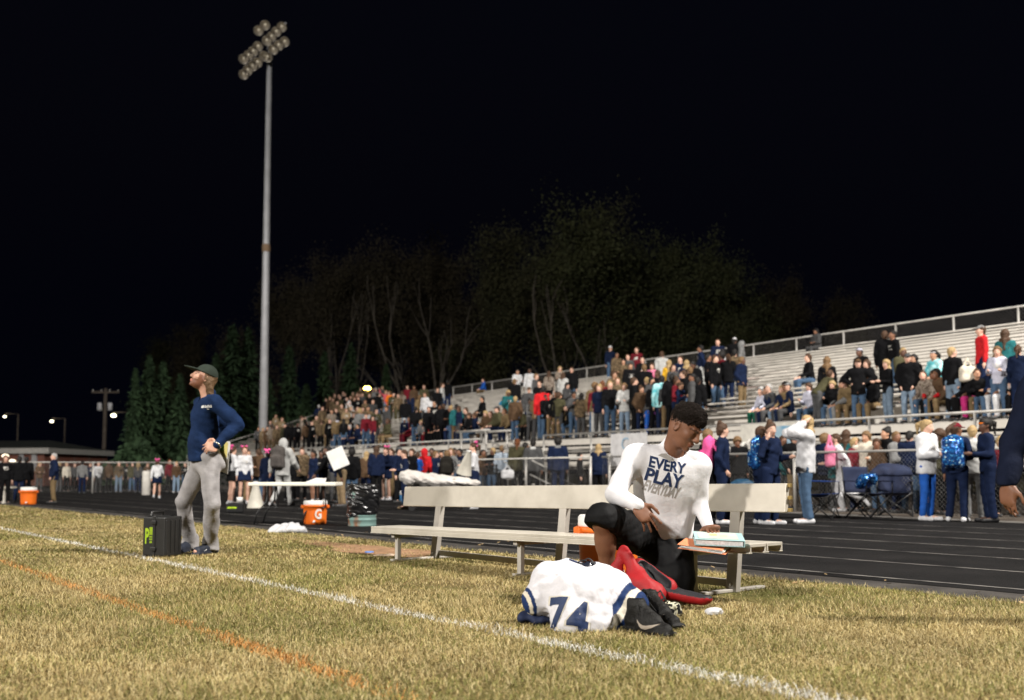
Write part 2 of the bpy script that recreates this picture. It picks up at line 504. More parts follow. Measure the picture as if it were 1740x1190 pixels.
kick_me = bar_mesh('kick_plank', SEC - 0.03, 0.03, 0.17); kick_me.materials.append(alu)
for k in range(10):
    for q in range(2): b_part('walkway_plank', walk_me, 18.48 + 0.46 * q, S0 + SEC * (k + 0.5), WZ - 0.02)
    for q in range(4): b_part('kick_plank', kick_me, 19.30, S0 + SEC * (k + 0.5), WZ + 0.13 + 0.235 * q)
# support frames
for k in range(11):
    s = S0 + SEC * k + (0.1 if k == 0 else -0.1 if k == 10 else 0)
    m = MB()
    m.bar(BB(18.3, s, WZ - 0.1), BB(19.3, s, WZ - 0.1), 0.06, 0.1); m.bar(BB(19.4, s, FZ - 0.12), BB(P0 + RUN * ROWS, s, FZ + RISE * ROWS - 0.12), 0.06, 0.1)
    for q in range(7):
        pp = 18.35 + q * 1.8; zz = WZ - 0.12 if q == 0 else FZ - 0.14 + (pp - P0) * RISE / RUN
        m.bar(BB(pp, s, 0), BB(pp, s, zz), 0.06, 0.06)
        if q: m.bar(BB(pp - 1.8, s, 0.1), BB(pp, s, zz - 0.05), 0.04, 0.04)
    o = m.build('support_frame', under, bl); o.location = -inv
for k in range(0, 10, 3):
    m = MB()
    m.bar(BB(19.2, S0 + SEC * k + 0.2, 0.08), BB(19.2, S0 + SEC * (k + 1) - 0.2, WZ - 0.12), 0.04, 0.04)
    o = m.build('cross_brace', under, bl); o.location = -inv
# front guard rail with a gap for the stair
_, s_gap1 = bx_at(924, 18.2); _, s_gap0 = bx_at(822, 18.2)
def rail_run(name, p, s0, s1, heights, post_top, post_z0, spacing, r=0.03, square=True):
    for h in heights:
        m = MB()
        m.tube([BB(p, s0, h), BB(p, s1, h)], r, 8)
        o = m.build('rail', steel, bl); o.location = -inv
    n = max(1, round((s1 - s0) / spacing))
    for k in range(n + 1):
        s = s0 + (s1 - s0) * k / n
        m = MB().tube([BB(p, s, post_z0), BB(p, s, post_top)], r * 1.05, 8)
        o = m.build('rail_post', steel, bl); o.location = -inv
rail_run('front', 18.2, S0, s_gap1, (1.98, 1.47), 1.98, WZ - 0.1, 2.4, 0.03)
rail_run('front', 18.2, s_gap0, S1, (1.98, 1.47), 1.98, WZ - 0.1, 2.4, 0.03)
rail_run('back', 30.45, S0, S1, (6.02,), 6.02, 4.6, 2.2, 0.036)
for s in (S0, S1):
    m = MB().tube([BB(18.2, s, 1.98), BB(30.45, s, 6.02)], 0.03, 8)
    for q in range(1, 6):
        pp = 18.2 + q * 2.04; m.tube([BB(pp, s, 1.0 + q * 0.66), BB(pp, s, 1.98 + q * 0.672)], 0.026, 8)
    o = m.build('end_rail', steel, bl); o.location = -inv
def link_mesh(a0, a1, h0, h1, base_fn, pitch=0.11, r=0.0035):
    """diamond wire between two heights along base_fn(s)"""
    V = []; F = []
    n = int((a1 - a0) / pitch); H = h1 - h0
    for sgn in (1, -1):
        for k in range(-int(H / pitch) - 1, n + int(H / pitch) + 2):
            sA, sB = a0 + k * pitch, a0 + k * pitch + sgn * H
            zA, zB = h0, h1
            lo, hi = min(sA, sB), max(sA, sB)
            if hi < a0 or lo > a1: continue
            t0, t1 = 0.0, 1.0
            if sgn > 0: t0 = max(0, (a0 - sA) / H); t1 = min(1, (a1 - sA) / H)
            else: t0 = max(0, (sA - a1) / H); t1 = min(1, (sA - a0) / H)
            if t1 <= t0: continue
            pa = base_fn(sA + sgn * H * t0, h0 + H * t0); pb = base_fn(sA + sgn * H * t1, h0 + H * t1)
            d = pb - pa; d /= np.linalg.norm(d)
            up = np.cross(d, (0, 0, 1.0)); up /= np.linalg.norm(up); vv = np.cross(up, d)
            o = len(V)
            for q in (pa, pb):
                for a in (0, 2.094, 4.189): V.append(q + r * (math.cos(a) * up + math.sin(a) * vv))
            F += [(o, o + 1, o + 4, o + 3), (o + 1, o + 2, o + 5, o + 4), (o + 2, o, o + 3, o + 5)]
    return np.array(V), np.array(F)
wire = mat('fence_wire', (0.26, 0.255, 0.25), 0.5, (0.16, 0.155, 0.15), 5, metal=0.3)
darkwire = mat('coated_wire', (0.10, 0.095, 0.09), 0.6, (0.06, 0.055, 0.05), 5)
V, F = link_mesh(S0, S1, 4.75, 6.0, lambda s, z: BB(30.45, s, z), 0.13, 0.006)
o = link('chain_link', np_mesh('chain_link', V, F, True), darkwire, bl, -inv); o['kind'] = 'stuff'
# stair from the walkway down to the ground
st = empty('bleacher_stair', BB(18.0, 26.5))
tag(st, 'metal stair with sloped handrails at the front rail gap of the bleachers', 'stairs')
iv = Vector(st.location)
sA, sB = 27.4, 24.4
for k in range(5):
    m = MB(); s = sA + (sB - sA) * (k + 0.5) / 5; z = WZ * (1 - (k + 1) / 5.6)
    m.frame_box(BB(17.72, s, z), B1 * 0.14, B2 * 0.38, Z * 0.02)
    o = m.build('tread', alu2, st); o.location = -iv
for p in (17.3, 18.12):
    m = MB().tube([BB(p, sA + 0.2, WZ + 0.9), BB(p, sB - 0.2, 0.92)], 0.03, 8)
    m.tube([BB(p, sA + 0.2, WZ + 0.45), BB(p, sB - 0.2, 0.47)], 0.024, 8)
    for t in (0, 0.5, 1): m.tube([BB(p, sA + (sB - sA) * t, WZ * (1 - t)), BB(p, sA + (sB - sA) * t, WZ * (1 - t) + 0.93)], 0.028, 8)
    o = m.build('handrail', steel, st); o.location = -iv
m = MB()
for p in (17.3, 18.12):
    for s in (27.8, 29.4): m.tube([BB(p, s, 0), BB(p, s, 2.2)], 0.04, 8)
m.tube([BB(17.3, 27.6, 2.2), BB(17.3, 29.7, 2.2)], 0.04, 8); m.tube([BB(18.12, 27.6, 2.2), BB(18.12, 29.7, 2.2)], 0.04, 8)
m.tube([BB(17.3, 27.6, 1.5), BB(17.3, 29.7, 1.5)], 0.03, 8)
o = m.build('landing_rail', steel, st); o.location = -iv
m = MB().frame_box(BB(17.72, 28.6, WZ - 0.02), B1 * 0.95, B2 * 0.4, Z * 0.02)
o = m.build('landing', alu2, st); o.location = -iv

# ------------------------------------------------------------------ chain link fences
def fence(name, pts, label, h=1.22, spacing=3.05, double=None):
    root = empty(name, pts[0]); iv = Vector(pts[0]); tag(root, label, 'fence')
    seg = [np.linalg.norm(pts[i + 1] - pts[i]) for i in range(len(pts) - 1)]
    cum = np.concatenate([[0], np.cumsum(seg)])
    def at(s, z):
        s = min(max(s, 0), cum[-1] - 1e-6)
        i = min(int(np.searchsorted(cum, s, 'right')) - 1, len(seg) - 1)
        return pts[i] + (pts[i + 1] - pts[i]) * ((s - cum[i]) / seg[i]) + np.array([0, 0, z])
    n = int(cum[-1] / spacing)
    for k in range(n + 1):
        a = at(k * spacing, 0)
        o = MB().tube([a, a + np.array([0, 0, h + 0.03])], 0.034, 8).build('fence_post', steel, root); o.location = -iv
    o = MB().tube([q + np.array([0, 0, h]) for q in pts], 0.024, 8).build('top_rail', steel, root); o.location = -iv
    V, F = link_mesh(0, cum[-1], 0.03, h - 0.01, lambda s, z: at(s, z), 0.085, 0.0021)
    o = link('chain_link', np_mesh('chain_link', V, F, True), wire, root, -iv); o['kind'] = 'stuff'
    return root
fence('chain_link_fence', [BB(16.4, 2.0), BB(16.4, 20.6)], 'waist high chain link fence behind the people on the track beside the camp chairs')
fence('chain_link_fence', [BB(16.4, 21.1), BB(16.4, 40.0), G(470, 837.5), G(300, 838)], 'waist high chain link fence behind the aluminium bench and folding table')
fence('chain_link_fence', [G(296, 838), G(100, 839), G(-160, 840)], 'waist high chain link fence in front of the brick building')

# ------------------------------------------------------------------ light pole with unlit lamps
galv = mat('pole_steel', (0.62, 0.63, 0.66), 0.6, (0.52, 0.53, 0.555), 1.5, 5, metal=0.25)
pp = P(447, 735, 65.0); pp[2] = 0
lp = empty('light_pole', pp); iv = Vector(pp)
tag(lp, 'tall grey steel stadium light pole with a bank of round lamps', 'light pole')
ptop = P(455, 60, 65.0)
o = MB().tube([(0, 0, 0), (0.0, 0, 14), (0.0, 0, ptop[2])], (0.29, 0.235, 0.17), 20).build('pole', galv, lp)
j1 = P(450, 422, 65.0)[2]
MB().lathe([(0.262, j1 - 0.25), (0.275, j1 - 0.2), (0.275, j1 + 0.2), (0.25, j1 + 0.25)], 20).build('joint_collar', mat('rusted_joint', (0.33, 0.22, 0.14), 0.8), lp)
lamp_px = [(451, 41), (440, 50), (479, 44), (470, 52), (462, 60), (454, 67), (484, 69), (474, 75), (465, 82), (439, 77), (431, 85), (423, 92), (415, 98), (449, 93), (438, 104), (430, 110), (422, 117), (415, 124), (455, 95)]
refl = mat('lamp_reflector', (0.42, 0.38, 0.32), 0.35, (0.34, 0.31, 0.27), 6, metal=0.6)
housing = mat('lamp_housing', (0.13, 0.13, 0.13), 0.6)
glint = mat('lamp_glass_glint', (0.8, 0.76, 0.66), 0.1, spec=0.8, emit=(1, 0.86, 0.62), estr=0.25)  # weak emission on unlit bulbs stands in for reflected floodlight glints
lm = MB().lathe([(0.0, -0.02), (0.12, 0.0), (0.24, 0.12), (0.31, 0.3), (0.33, 0.42), (0.315, 0.42), (0.23, 0.16), (0.0, 0.06)], 18).mesh('reflector_bowl'); lm.materials.append(refl)
hm = MB().lathe([(0.0, -0.42), (0.1, -0.42), (0.13, -0.3), (0.13, -0.02), (0.0, 0.0)], 12).mesh('ballast_housing'); hm.materials.append(housing)
bm_ = MB().lathe([(0.0, 0.06), (0.06, 0.08), (0.085, 0.16), (0.06, 0.24), (0.0, 0.27)], 10).mesh('bulb'); bm_.materials.append(glint)
arm_dir = (P(484, 69, 65) - P(415, 124, 65))
for (lx, ly) in lamp_px:
    q = P(lx, ly, 64.3); loc = Vector(q) - iv
    d = Vector((0.14, -0.80, -0.58)).normalized()
    e = d.to_track_quat('Z', 'Y').to_euler()
    h = link('lamp', lm, None, lp, loc, e)
    link('ballast_housing', hm, None, h); link('bulb', bm_, None, h, (0, 0, 0))
for (a, b_) in (((436, 56), (453, 40)), ((450, 72), (486, 40)), ((461, 86), (488, 65)), ((411, 103), (442, 74)), ((411, 130), (452, 90))):
    o = MB().bar(P(*a, 64.75), P(*b_, 64.75), 0.12, 0.12).build('crossarm', galv, lp); o.location = -iv
# ------------------------------------------------------------------ brick building
brick_m = bpy.data.materials.new('brick_wall'); N, L = nodes_of(brick_m)
b = N['Principled BSDF']; b.inputs['Roughness'].default_value = 0.9
tc = N.new('ShaderNodeTexCoord'); mp = N.new('ShaderNodeMapping'); mp.inputs['Rotation'].default_value = (R(90), 0, 0)
bt = N.new('ShaderNodeTexBrick'); bt.inputs['Color1'].default_value = (0.17, 0.05, 0.028, 1); bt.inputs['Color2'].default_value = (0.12, 0.036, 0.022, 1); bt.inputs['Mortar'].default_value = (0.13, 0.10, 0.085, 1)
bt.inputs['Scale'].default_value = 4.0
L.new(tc.outputs['Object'], mp.inputs['Vector']); L.new(mp.outputs[0], bt.inputs['Vector']); L.new(bt.outputs[0], b.inputs['Base Color'])
D = 62.0
c0 = G(75, 826); 
bd = empty('brick_building', P(75, 826, D) * np.array([1, 1, 0])); iv = Vector(bd.location)
tag(bd, 'low brick building with dark hip roof and pale fascia', 'building')
zt = P(75, 770, D)[2]; zr = P(110, 744, D)[2]
# plan: a corner facing the camera at px 75, one side runs to px 182 and the other beyond the frame
cA = np.array([P(75, 800, D)[0], D, 0]); cB = np.array([P(182, 800, D + 9)[0], D + 9, 0]); cC = np.array([P(-190, 800, D + 3)[0], D + 3, 0]); cD = cC + (cB - cA)
def wallquad(a, b2, z0, z1): return [(a[0], a[1], z0), (b2[0], b2[1], z0), (b2[0], b2[1], z1), (a[0], a[1], z1)]
for a, b2 in ((cA, cB), (cC, cA), (cB, cD), (cD, cC)):
    o = MB().add(wallquad(a, b2, 0, zt), [(0, 1, 2, 3)]).build('wall', brick_m, bd); o.location = -iv
cen = (cA + cB + cC + cD) / 4
def ov(q, k=1.06): return cen + (q - cen) * k
m = MB()
qs = [ov(q) for q in (cA, cB, cD, cC)]
r0 = (cA + cB) / 2 * 0.62 + cen * 0.38; r1_ = (cC + cD) / 2 * 0.62 + cen * 0.38
vv = [(*q[:2], zt + 0.3) for q in qs] + [(*r0[:2], zr), (*r1_[:2], zr)]
m.add(vv, [(0, 1, 4), (1, 2, 5, 4), (2, 3, 5), (3, 0, 4, 5)])
o = m.build('roof', mat('roof_shingle', (0.028, 0.031, 0.029), 0.95, (0.017, 0.019, 0.018), 3, spec=0.1), bd); o.location = -iv
m = MB()
for a, b2 in ((qs[0], qs[1]), (qs[3], qs[0])): m.bar((*a[:2], zt + 0.14), (*b2[:2], zt + 0.14), 0.12, 0.34)
o = m.build('fascia', mat('white_fascia', (0.34, 0.33, 0.31), 0.6), bd); o.location = -iv
for t0, t1, z0, z1 in ((0.845, 0.875, 0.9, 2.0), (0.925, 0.955, 0.9, 2.0), (0.60, 0.66, 0.0, 2.2)):
    a, b2 = cC + (cA - cC) * t0, cC + (cA - cC) * t1
    n_ = np.array([0.0, -0.05, 0])
    o = MB().bar((*(a + n_)[:2], (z0 + z1) / 2), (*(b2 + n_)[:2], (z0 + z1) / 2), 0.1, z1 - z0).build('window' if z0 else 'door', mat('dull_pane', (0.30, 0.30, 0.31), 0.3), bd); o.location = -iv
for lx, ly in ((9, 775), (21, 784)):
    q = P(lx, ly, D - 1.2); 
    o = MB().lathe([(0, -0.08), (0.18, -0.07), (0.2, 0.02), (0.1, 0.1), (0, 0.11)], 12, q).build('wall_lamp', mat('lit_wall_lamp', (1, 0.9, 0.75), emit=(1, 0.85, 0.62), estr=2.5), bd); o.location = -iv
# ------------------------------------------------------------------ utility pole and street lamps
wood = mat('weathered_pole', (0.075, 0.06, 0.048), 0.9, (0.045, 0.035, 0.028), 3, 6)
q0 = P(177, 755, 75.0); base = np.array([q0[0], 75.0, 0]); ztop = P(178, 660, 75.0)[2]
up_ = empty('utility_pole', base); tag(up_, 'wooden utility pole with crossarm and two transformers', 'utility pole')
MB().tube([(0, 0, 0), (0, 0, ztop)], (0.17, 0.12), 10).build('pole', wood, up_)
MB().bar((-1.05, 0, ztop - 0.3), (1.05, 0, ztop - 0.3), 0.12, 0.14).build('crossarm', wood, up_)
for dx in (-0.42, 0.36):
    MB().lathe([(0, 0), (0.17, 0.02), (0.18, 0.5), (0.12, 0.6), (0, 0.62)], 12, (dx, 0, P(178, 698, 75)[2])).build('transformer', mat('transformer_grey', (0.42, 0.42, 0.44), 0.5), up_)
for k in range(4): MB().lathe([(0, 0), (0.05, 0), (0.03, 0.1), (0, 0.14)], 8, (-0.95 + 0.63 * k, 0, ztop - 0.22)).build('insulator', mat('porcelain', (0.5, 0.48, 0.45), 0.3), up_)
def street_lamp(px, py, d, label, size=0.3, col=(1, 0.93, 0.62), e=8):
    q = P(px, py, d)
    root = empty('street_lamp', (q[0] + 0.9, d + 0.5, 0)); tag(root, label, 'street lamp', 'street lamps beyond the fence')
    MB().tube([(0, 0, 0), (0, 0, q[2] + 0.25), (-0.9, -0.5, q[2] + 0.25)], 0.07, 8).build('post', wood, root)
    MB().lathe([(0, -size * 0.7), (size * 0.8, -size * 0.45), (size, 0), (size * 0.5, size * 0.5), (0, size * 0.6)], 12, (-0.9, -0.5, q[2])).build('lamp_head', mat('lit_lamp%d' % px, (1, 0.95, 0.8), emit=col, estr=e), root)
street_lamp(193, 706, 76, 'glowing street lamp next to the wooden utility pole', 0.2)
street_lamp(88, 716, 85, 'small glowing street lamp above the brick building roof', 0.15)
street_lamp(8, 708, 85, 'small glowing street lamp at the far edge of the dark sky', 0.12)
q = P(624, 660, 82); al = empty('security_lamp', (q[0], 82.3, 0)); tag(al, 'amber glowing security lamp behind the crowded bleacher end', 'lamp')
MB().tube([(0, 0, 0), (0, 0, q[2] - 0.05)], 0.08, 8).build('post', wood, al)
MB().lathe([(0, -0.16), (0.26, -0.12), (0.3, 0.04), (0.18, 0.14), (0, 0.16)], 12, (0, -0.35, q[2])).build('lamp_head', mat('amber_lamp', (1, 0.8, 0.3), emit=(1, 0.72, 0.12), estr=25), al)
# ------------------------------------------------------------------ trees
bark = mat('tree_bark', (0.052, 0.042, 0.032), 0.95, (0.033, 0.026, 0.02), 2, 6)
palebark = mat('pale_bark', (0.12, 0.105, 0.085), 0.9, (0.07, 0.06, 0.05), 2, 6)
leafA = mat('leaf_olive', (0.058, 0.056, 0.023), 0.8, (0.032, 0.034, 0.014), 0.5)
leafB = mat('leaf_russet', (0.052, 0.042, 0.023), 0.85, (0.029, 0.024, 0.013), 0.5)
leafC = mat('leaf_green', (0.060, 0.066, 0.024), 0.8, (0.032, 0.038, 0.014), 0.5)
needle = mat('conifer_needle', (0.055, 0.105, 0.045), 0.85, (0.028, 0.055, 0.024), 0.7)
def decid(seed, height, spread, leaves, first=0.28, fork=False, maxlev=4):
    r = np.random.default_rng(seed)
    tr = MB(); tips = []
    def grow(p, d, ln, rad, lev):
        n = 4; pts = [p]; q = p.copy(); dd = d.copy()
        for i in range(n):
            dd = dd + r.normal(0, 0.09 + 0.03 * lev, 3) + np.array([0, 0, 0.05]); dd /= np.linalg.norm(dd)
            q = q + dd * ln / n; pts.append(q.copy())
        tr.tube(pts, [rad * (1 - 0.45 * i / n) for i in range(n + 1)], 7 if lev < 2 else 4, cap=False)
        if lev >= min(2, maxlev): tips.extend(pts[1:])
        if lev >= maxlev: return
        nb = 3 if lev == 0 else r.integers(2, 4)
        for k in range(nb):
            i = r.integers(2, n + 1) if lev else r.integers(2, n + 1)
            a = r.uniform(0, 6.28); sp = r.uniform(0.45, 0.95) * spread
            x = np.cross(dd, (1, 0, 0.2)); x /= np.linalg.norm(x); y = np.cross(dd, x)
            nd = dd + sp * (math.cos(a) * x + math.sin(a) * y); nd[2] = max(nd[2], 0.02); nd /= np.linalg.norm(nd)
            grow(pts[i].copy(), nd, ln * r.uniform(0.55, 0.75), rad * 0.55, lev + 1)
        if lev < 3: grow(q, dd, ln * 0.7, rad * 0.55, lev + 1)
    n0 = 2 if fork else 1
    for k in range(n0):
        d = np.array([r.normal(0, 0.07) + (0.22 * (k * 2 - 1) if fork else 0), r.normal(0, 0.07), 1.0]); d /= np.linalg.norm(d)
        grow(np.array([0.3 * k, 0, 0]), d, height * 0.42, height * 0.011, 0)
    tips = np.array(tips)
    nl = leaves
    c = tips[r.integers(0, len(tips), nl)] + r.normal(0, height * 0.033, (nl, 3))
    u = r.normal(size=(nl, 3)); u /= np.linalg.norm(u, axis=1)[:, None]
    v = np.cross(u, r.normal(size=(nl, 3))); v /= np.linalg.norm(v, axis=1)[:, None]
    sz = r.uniform(0.07, 0.19, (nl, 1)) * height / 26
    V = np.stack([c - u * sz, c + v * sz * 0.6, c + u * sz, c - v * sz * 0.6], 1).reshape(-1, 3)
    F = np.arange(nl * 4).reshape(-1, 4)
    zmax = V[:, 2].max()
    return tr.mesh('trunk'), np_mesh('crown', V, F, False), zmax
def conifer(seed, height, w):
    r = np.random.default_rng(seed)
    tr = MB().tube([(0, 0, 0), (0, 0, height * 0.96)], (height * 0.016, 0.02), 7)
    V = []; F = []
    z = height * 0.05
    while z < height * 0.985:
        t = z / height; rad = w * (1 - t) ** 0.85 * r.uniform(0.75, 1.12) + 0.08
        nb = int(8 + 9 * (1 - t))
        for k in range(nb):
            a = r.uniform(0, 6.28); L_ = rad * r.uniform(0.6, 1.12); droop = r.uniform(0.12, 0.45)
            dx, dy = math.cos(a), math.sin(a)
            for j in range(5):
                f = (j + r.uniform(0, 1)) / 5
                c = np.array([dx * L_ * f, dy * L_ * f, z + 0.2 * L_ * (1 - f) - droop * L_ * f * f + r.normal(0, 0.04)])
                s = r.uniform(0.10, 0.24) * (0.7 + 0.5 * (1 - t)); ww = s * r.uniform(0.4, 0.8)
                d1 = np.array([dx, dy, -0.35 + r.normal(0, 0.35)]) * s * 1.6; d2 = np.array([-dy + r.normal(0, 0.3), dx, r.normal(0, 0.45)]) * ww
                o = len(V); V += [c - d1, c + d2, c + d1, c - d2]; F.append((o, o + 1, o + 2, o + 3))
        z += r.uniform(0.10, 0.2) * (1.15 - 0.4 * t) * height / 11
    return tr.mesh('trunk'), np_mesh('crown', np.array(V), np.array(F), False)
dec = [decid(3, 26, 1.0, 42000), decid(8, 26, 0.9, 40000), decid(15, 26, 0.8, 26000), decid(22, 26, 1.1, 44000), decid(31, 26, 0.45, 500, fork=True, maxlev=2)]
for i, d_ in enumerate(dec): d_[0].materials.append(palebark if i in (4,) else bark)
crowns = {}
def put_tree(v, px, ytop, d, leafm, label, group, rz, wide=1.0):
    tme, cme, zm = dec[v]
    H = P(px, ytop, d)[2]
    key = (v, leafm.name)
    if key not in crowns:
        c = cme.copy(); c.materials.append(leafm); crowns[key] = c
    root = empty('tree', (P(px, 700, d)[0], d, 0), rz); root.scale = (H / zm * wide, H / zm * wide, H / zm)
    tag(root, label, 'tree', group)
    link('trunk', tme, None, root); link('crown', crowns[key], None, root)
GT = 'autumn trees behind the bleachers'
for v, px, yt, d, lm_, lab, rz, w in (
    (2, 500, 440, 112, leafB, 'thin brown tree just beside the stadium light pole', 0.3, 0.8),
    (2, 575, 405, 108, leafB, 'tall russet tree with bare straight trunk, second from the light pole', 1.3, 0.8),
    (2, 640, 385, 112, leafB, 'sparse brown tree, third from the light pole', 2.2, 0.85),
    (4, 575, 470, 98, leafB, 'slender pale trunked tree above the small conifers', 0.5, 0.6),
    (1, 700, 385, 116, leafB, 'dim rounded tree above the crowded bleacher end', 4.0, 0.9),
    (4, 725, 440, 98, leafB, 'bare pale tree with a wide fork of branches, low in the tree line', 2.6, 1.0),
    (0, 780, 372, 112, leafB, 'dark olive tree over the middle of the bleachers', 5.2, 0.9),
    (4, 1000, 455, 88, leafB, 'pale leaning trunk with bare limbs in front of the big green tree', 3.3, 1.0),
    (1, 860, 368, 110, leafA, 'dim olive tree beneath the tallest treetop', 1.0, 0.95),
    (3, 935, 332, 104, leafA, 'tallest tree in the row with a narrow high top', 2.0, 0.8),
    (3, 1065, 350, 96, leafC, 'large green broad crowned tree behind the kneeling player', 0.6, 1.15),
    (0, 1165, 352, 98, leafC, 'green tree with dense rounded crown right of the largest tree', 3.9, 1.0),
    (0, 1235, 375, 100, leafC, 'green tree ending the brighter part of the tree line', 5.6, 0.8),
    (2, 1330, 440, 112, leafB, 'very dark sparse tree above the empty upper bleacher rows', 4.4, 0.8),
    (1, 1400, 470, 118, leafB, 'last dim tree of the row before the empty black sky', 2.9, 0.8),
    (1, 340, 535, 125, leafB, 'faint brown tree rising behind the conifers', 0.9, 0.9),
    (1, 250, 560, 130, leafA, 'faint low tree behind the leftmost conifers', 1.9, 1.0)):
    put_tree(v, px, yt, d, lm_, lab, GT, rz, w)
con = [conifer(5, 11, 2.3), conifer(9, 11, 1.9), conifer(14, 11, 2.7)]
for a, b2 in con: a.materials.append(bark); b2.materials.append(needle)
GC = 'conifers beside the bleacher end'
for v, px, yt, d, lab, w in (
    (1, 228, 625, 72, 'narrow conifer nearest the utility pole', 0.9), (0, 252, 603, 74, 'tall conifer just behind the coach, second from the utility pole', 1.0),
    (2, 275, 612, 75, 'bushy conifer between the utility pole and the coach', 1.0), (0, 305, 635, 73, 'dark conifer directly behind the coach cap', 1.1),
    (2, 345, 625, 74, 'wide conifer behind the coach head and shoulder', 1.1), (1, 393, 552, 82, 'tallest conifer, just left of the light pole', 1.15),
    (0, 420, 556, 84, 'tall pointed conifer touching the light pole', 1.0), (0, 366, 600, 80, 'conifer half hidden behind the tallest conifer', 1.1),
    (1, 490, 585, 86, 'dim conifer just right of the light pole', 1.0), (2, 455, 640, 84, 'low conifer hidden behind the light pole', 1.0), (1, 550, 597, 88, 'slim conifer above the crowded bleacher end', 1.0),
    (0, 595, 582, 89, 'pointed conifer above the densest student crowd', 0.95), (1, 656, 617, 88, 'smallest lone conifer right of the amber lamp', 0.9), (2, 520, 650, 84, 'squat conifer behind the leftmost standing students', 1.1)):
    a, b2 = con[v]; H = P(px, yt, d)[2]; k = H / 11
    root = empty('conifer', (P(px, 700, d)[0], d, 0), px * 0.7); root.scale = (k * w, k * w, k)
    tag(root, lab, 'tree', GC); link('trunk', a, None, root); link('crown', b2, None, root)
# low dark shrubs under the conifers, one mass
V = []; F = []
r = np.random.default_rng(77)
for i in range(9000):
    px = r.uniform(180, 470); d = r.uniform(66, 72)
    q = np.array([P(px, 700, d)[0], d, r.uniform(0, 1) ** 1.4 * (2.3 + 0.9 * math.sin(px * 0.06))])
    u = r.normal(size=3) * 0.14; v = r.normal(size=3) * 0.10
    o = len(V); V += [q - u, q + v, q + u, q - v]; F.append((o, o + 1, o + 2, o + 3))
tag(link('undergrowth', np_mesh('undergrowth', np.array(V), np.array(F), False), needle), 'dark tangled undergrowth below the conifers', 'undergrowth', kind='stuff')
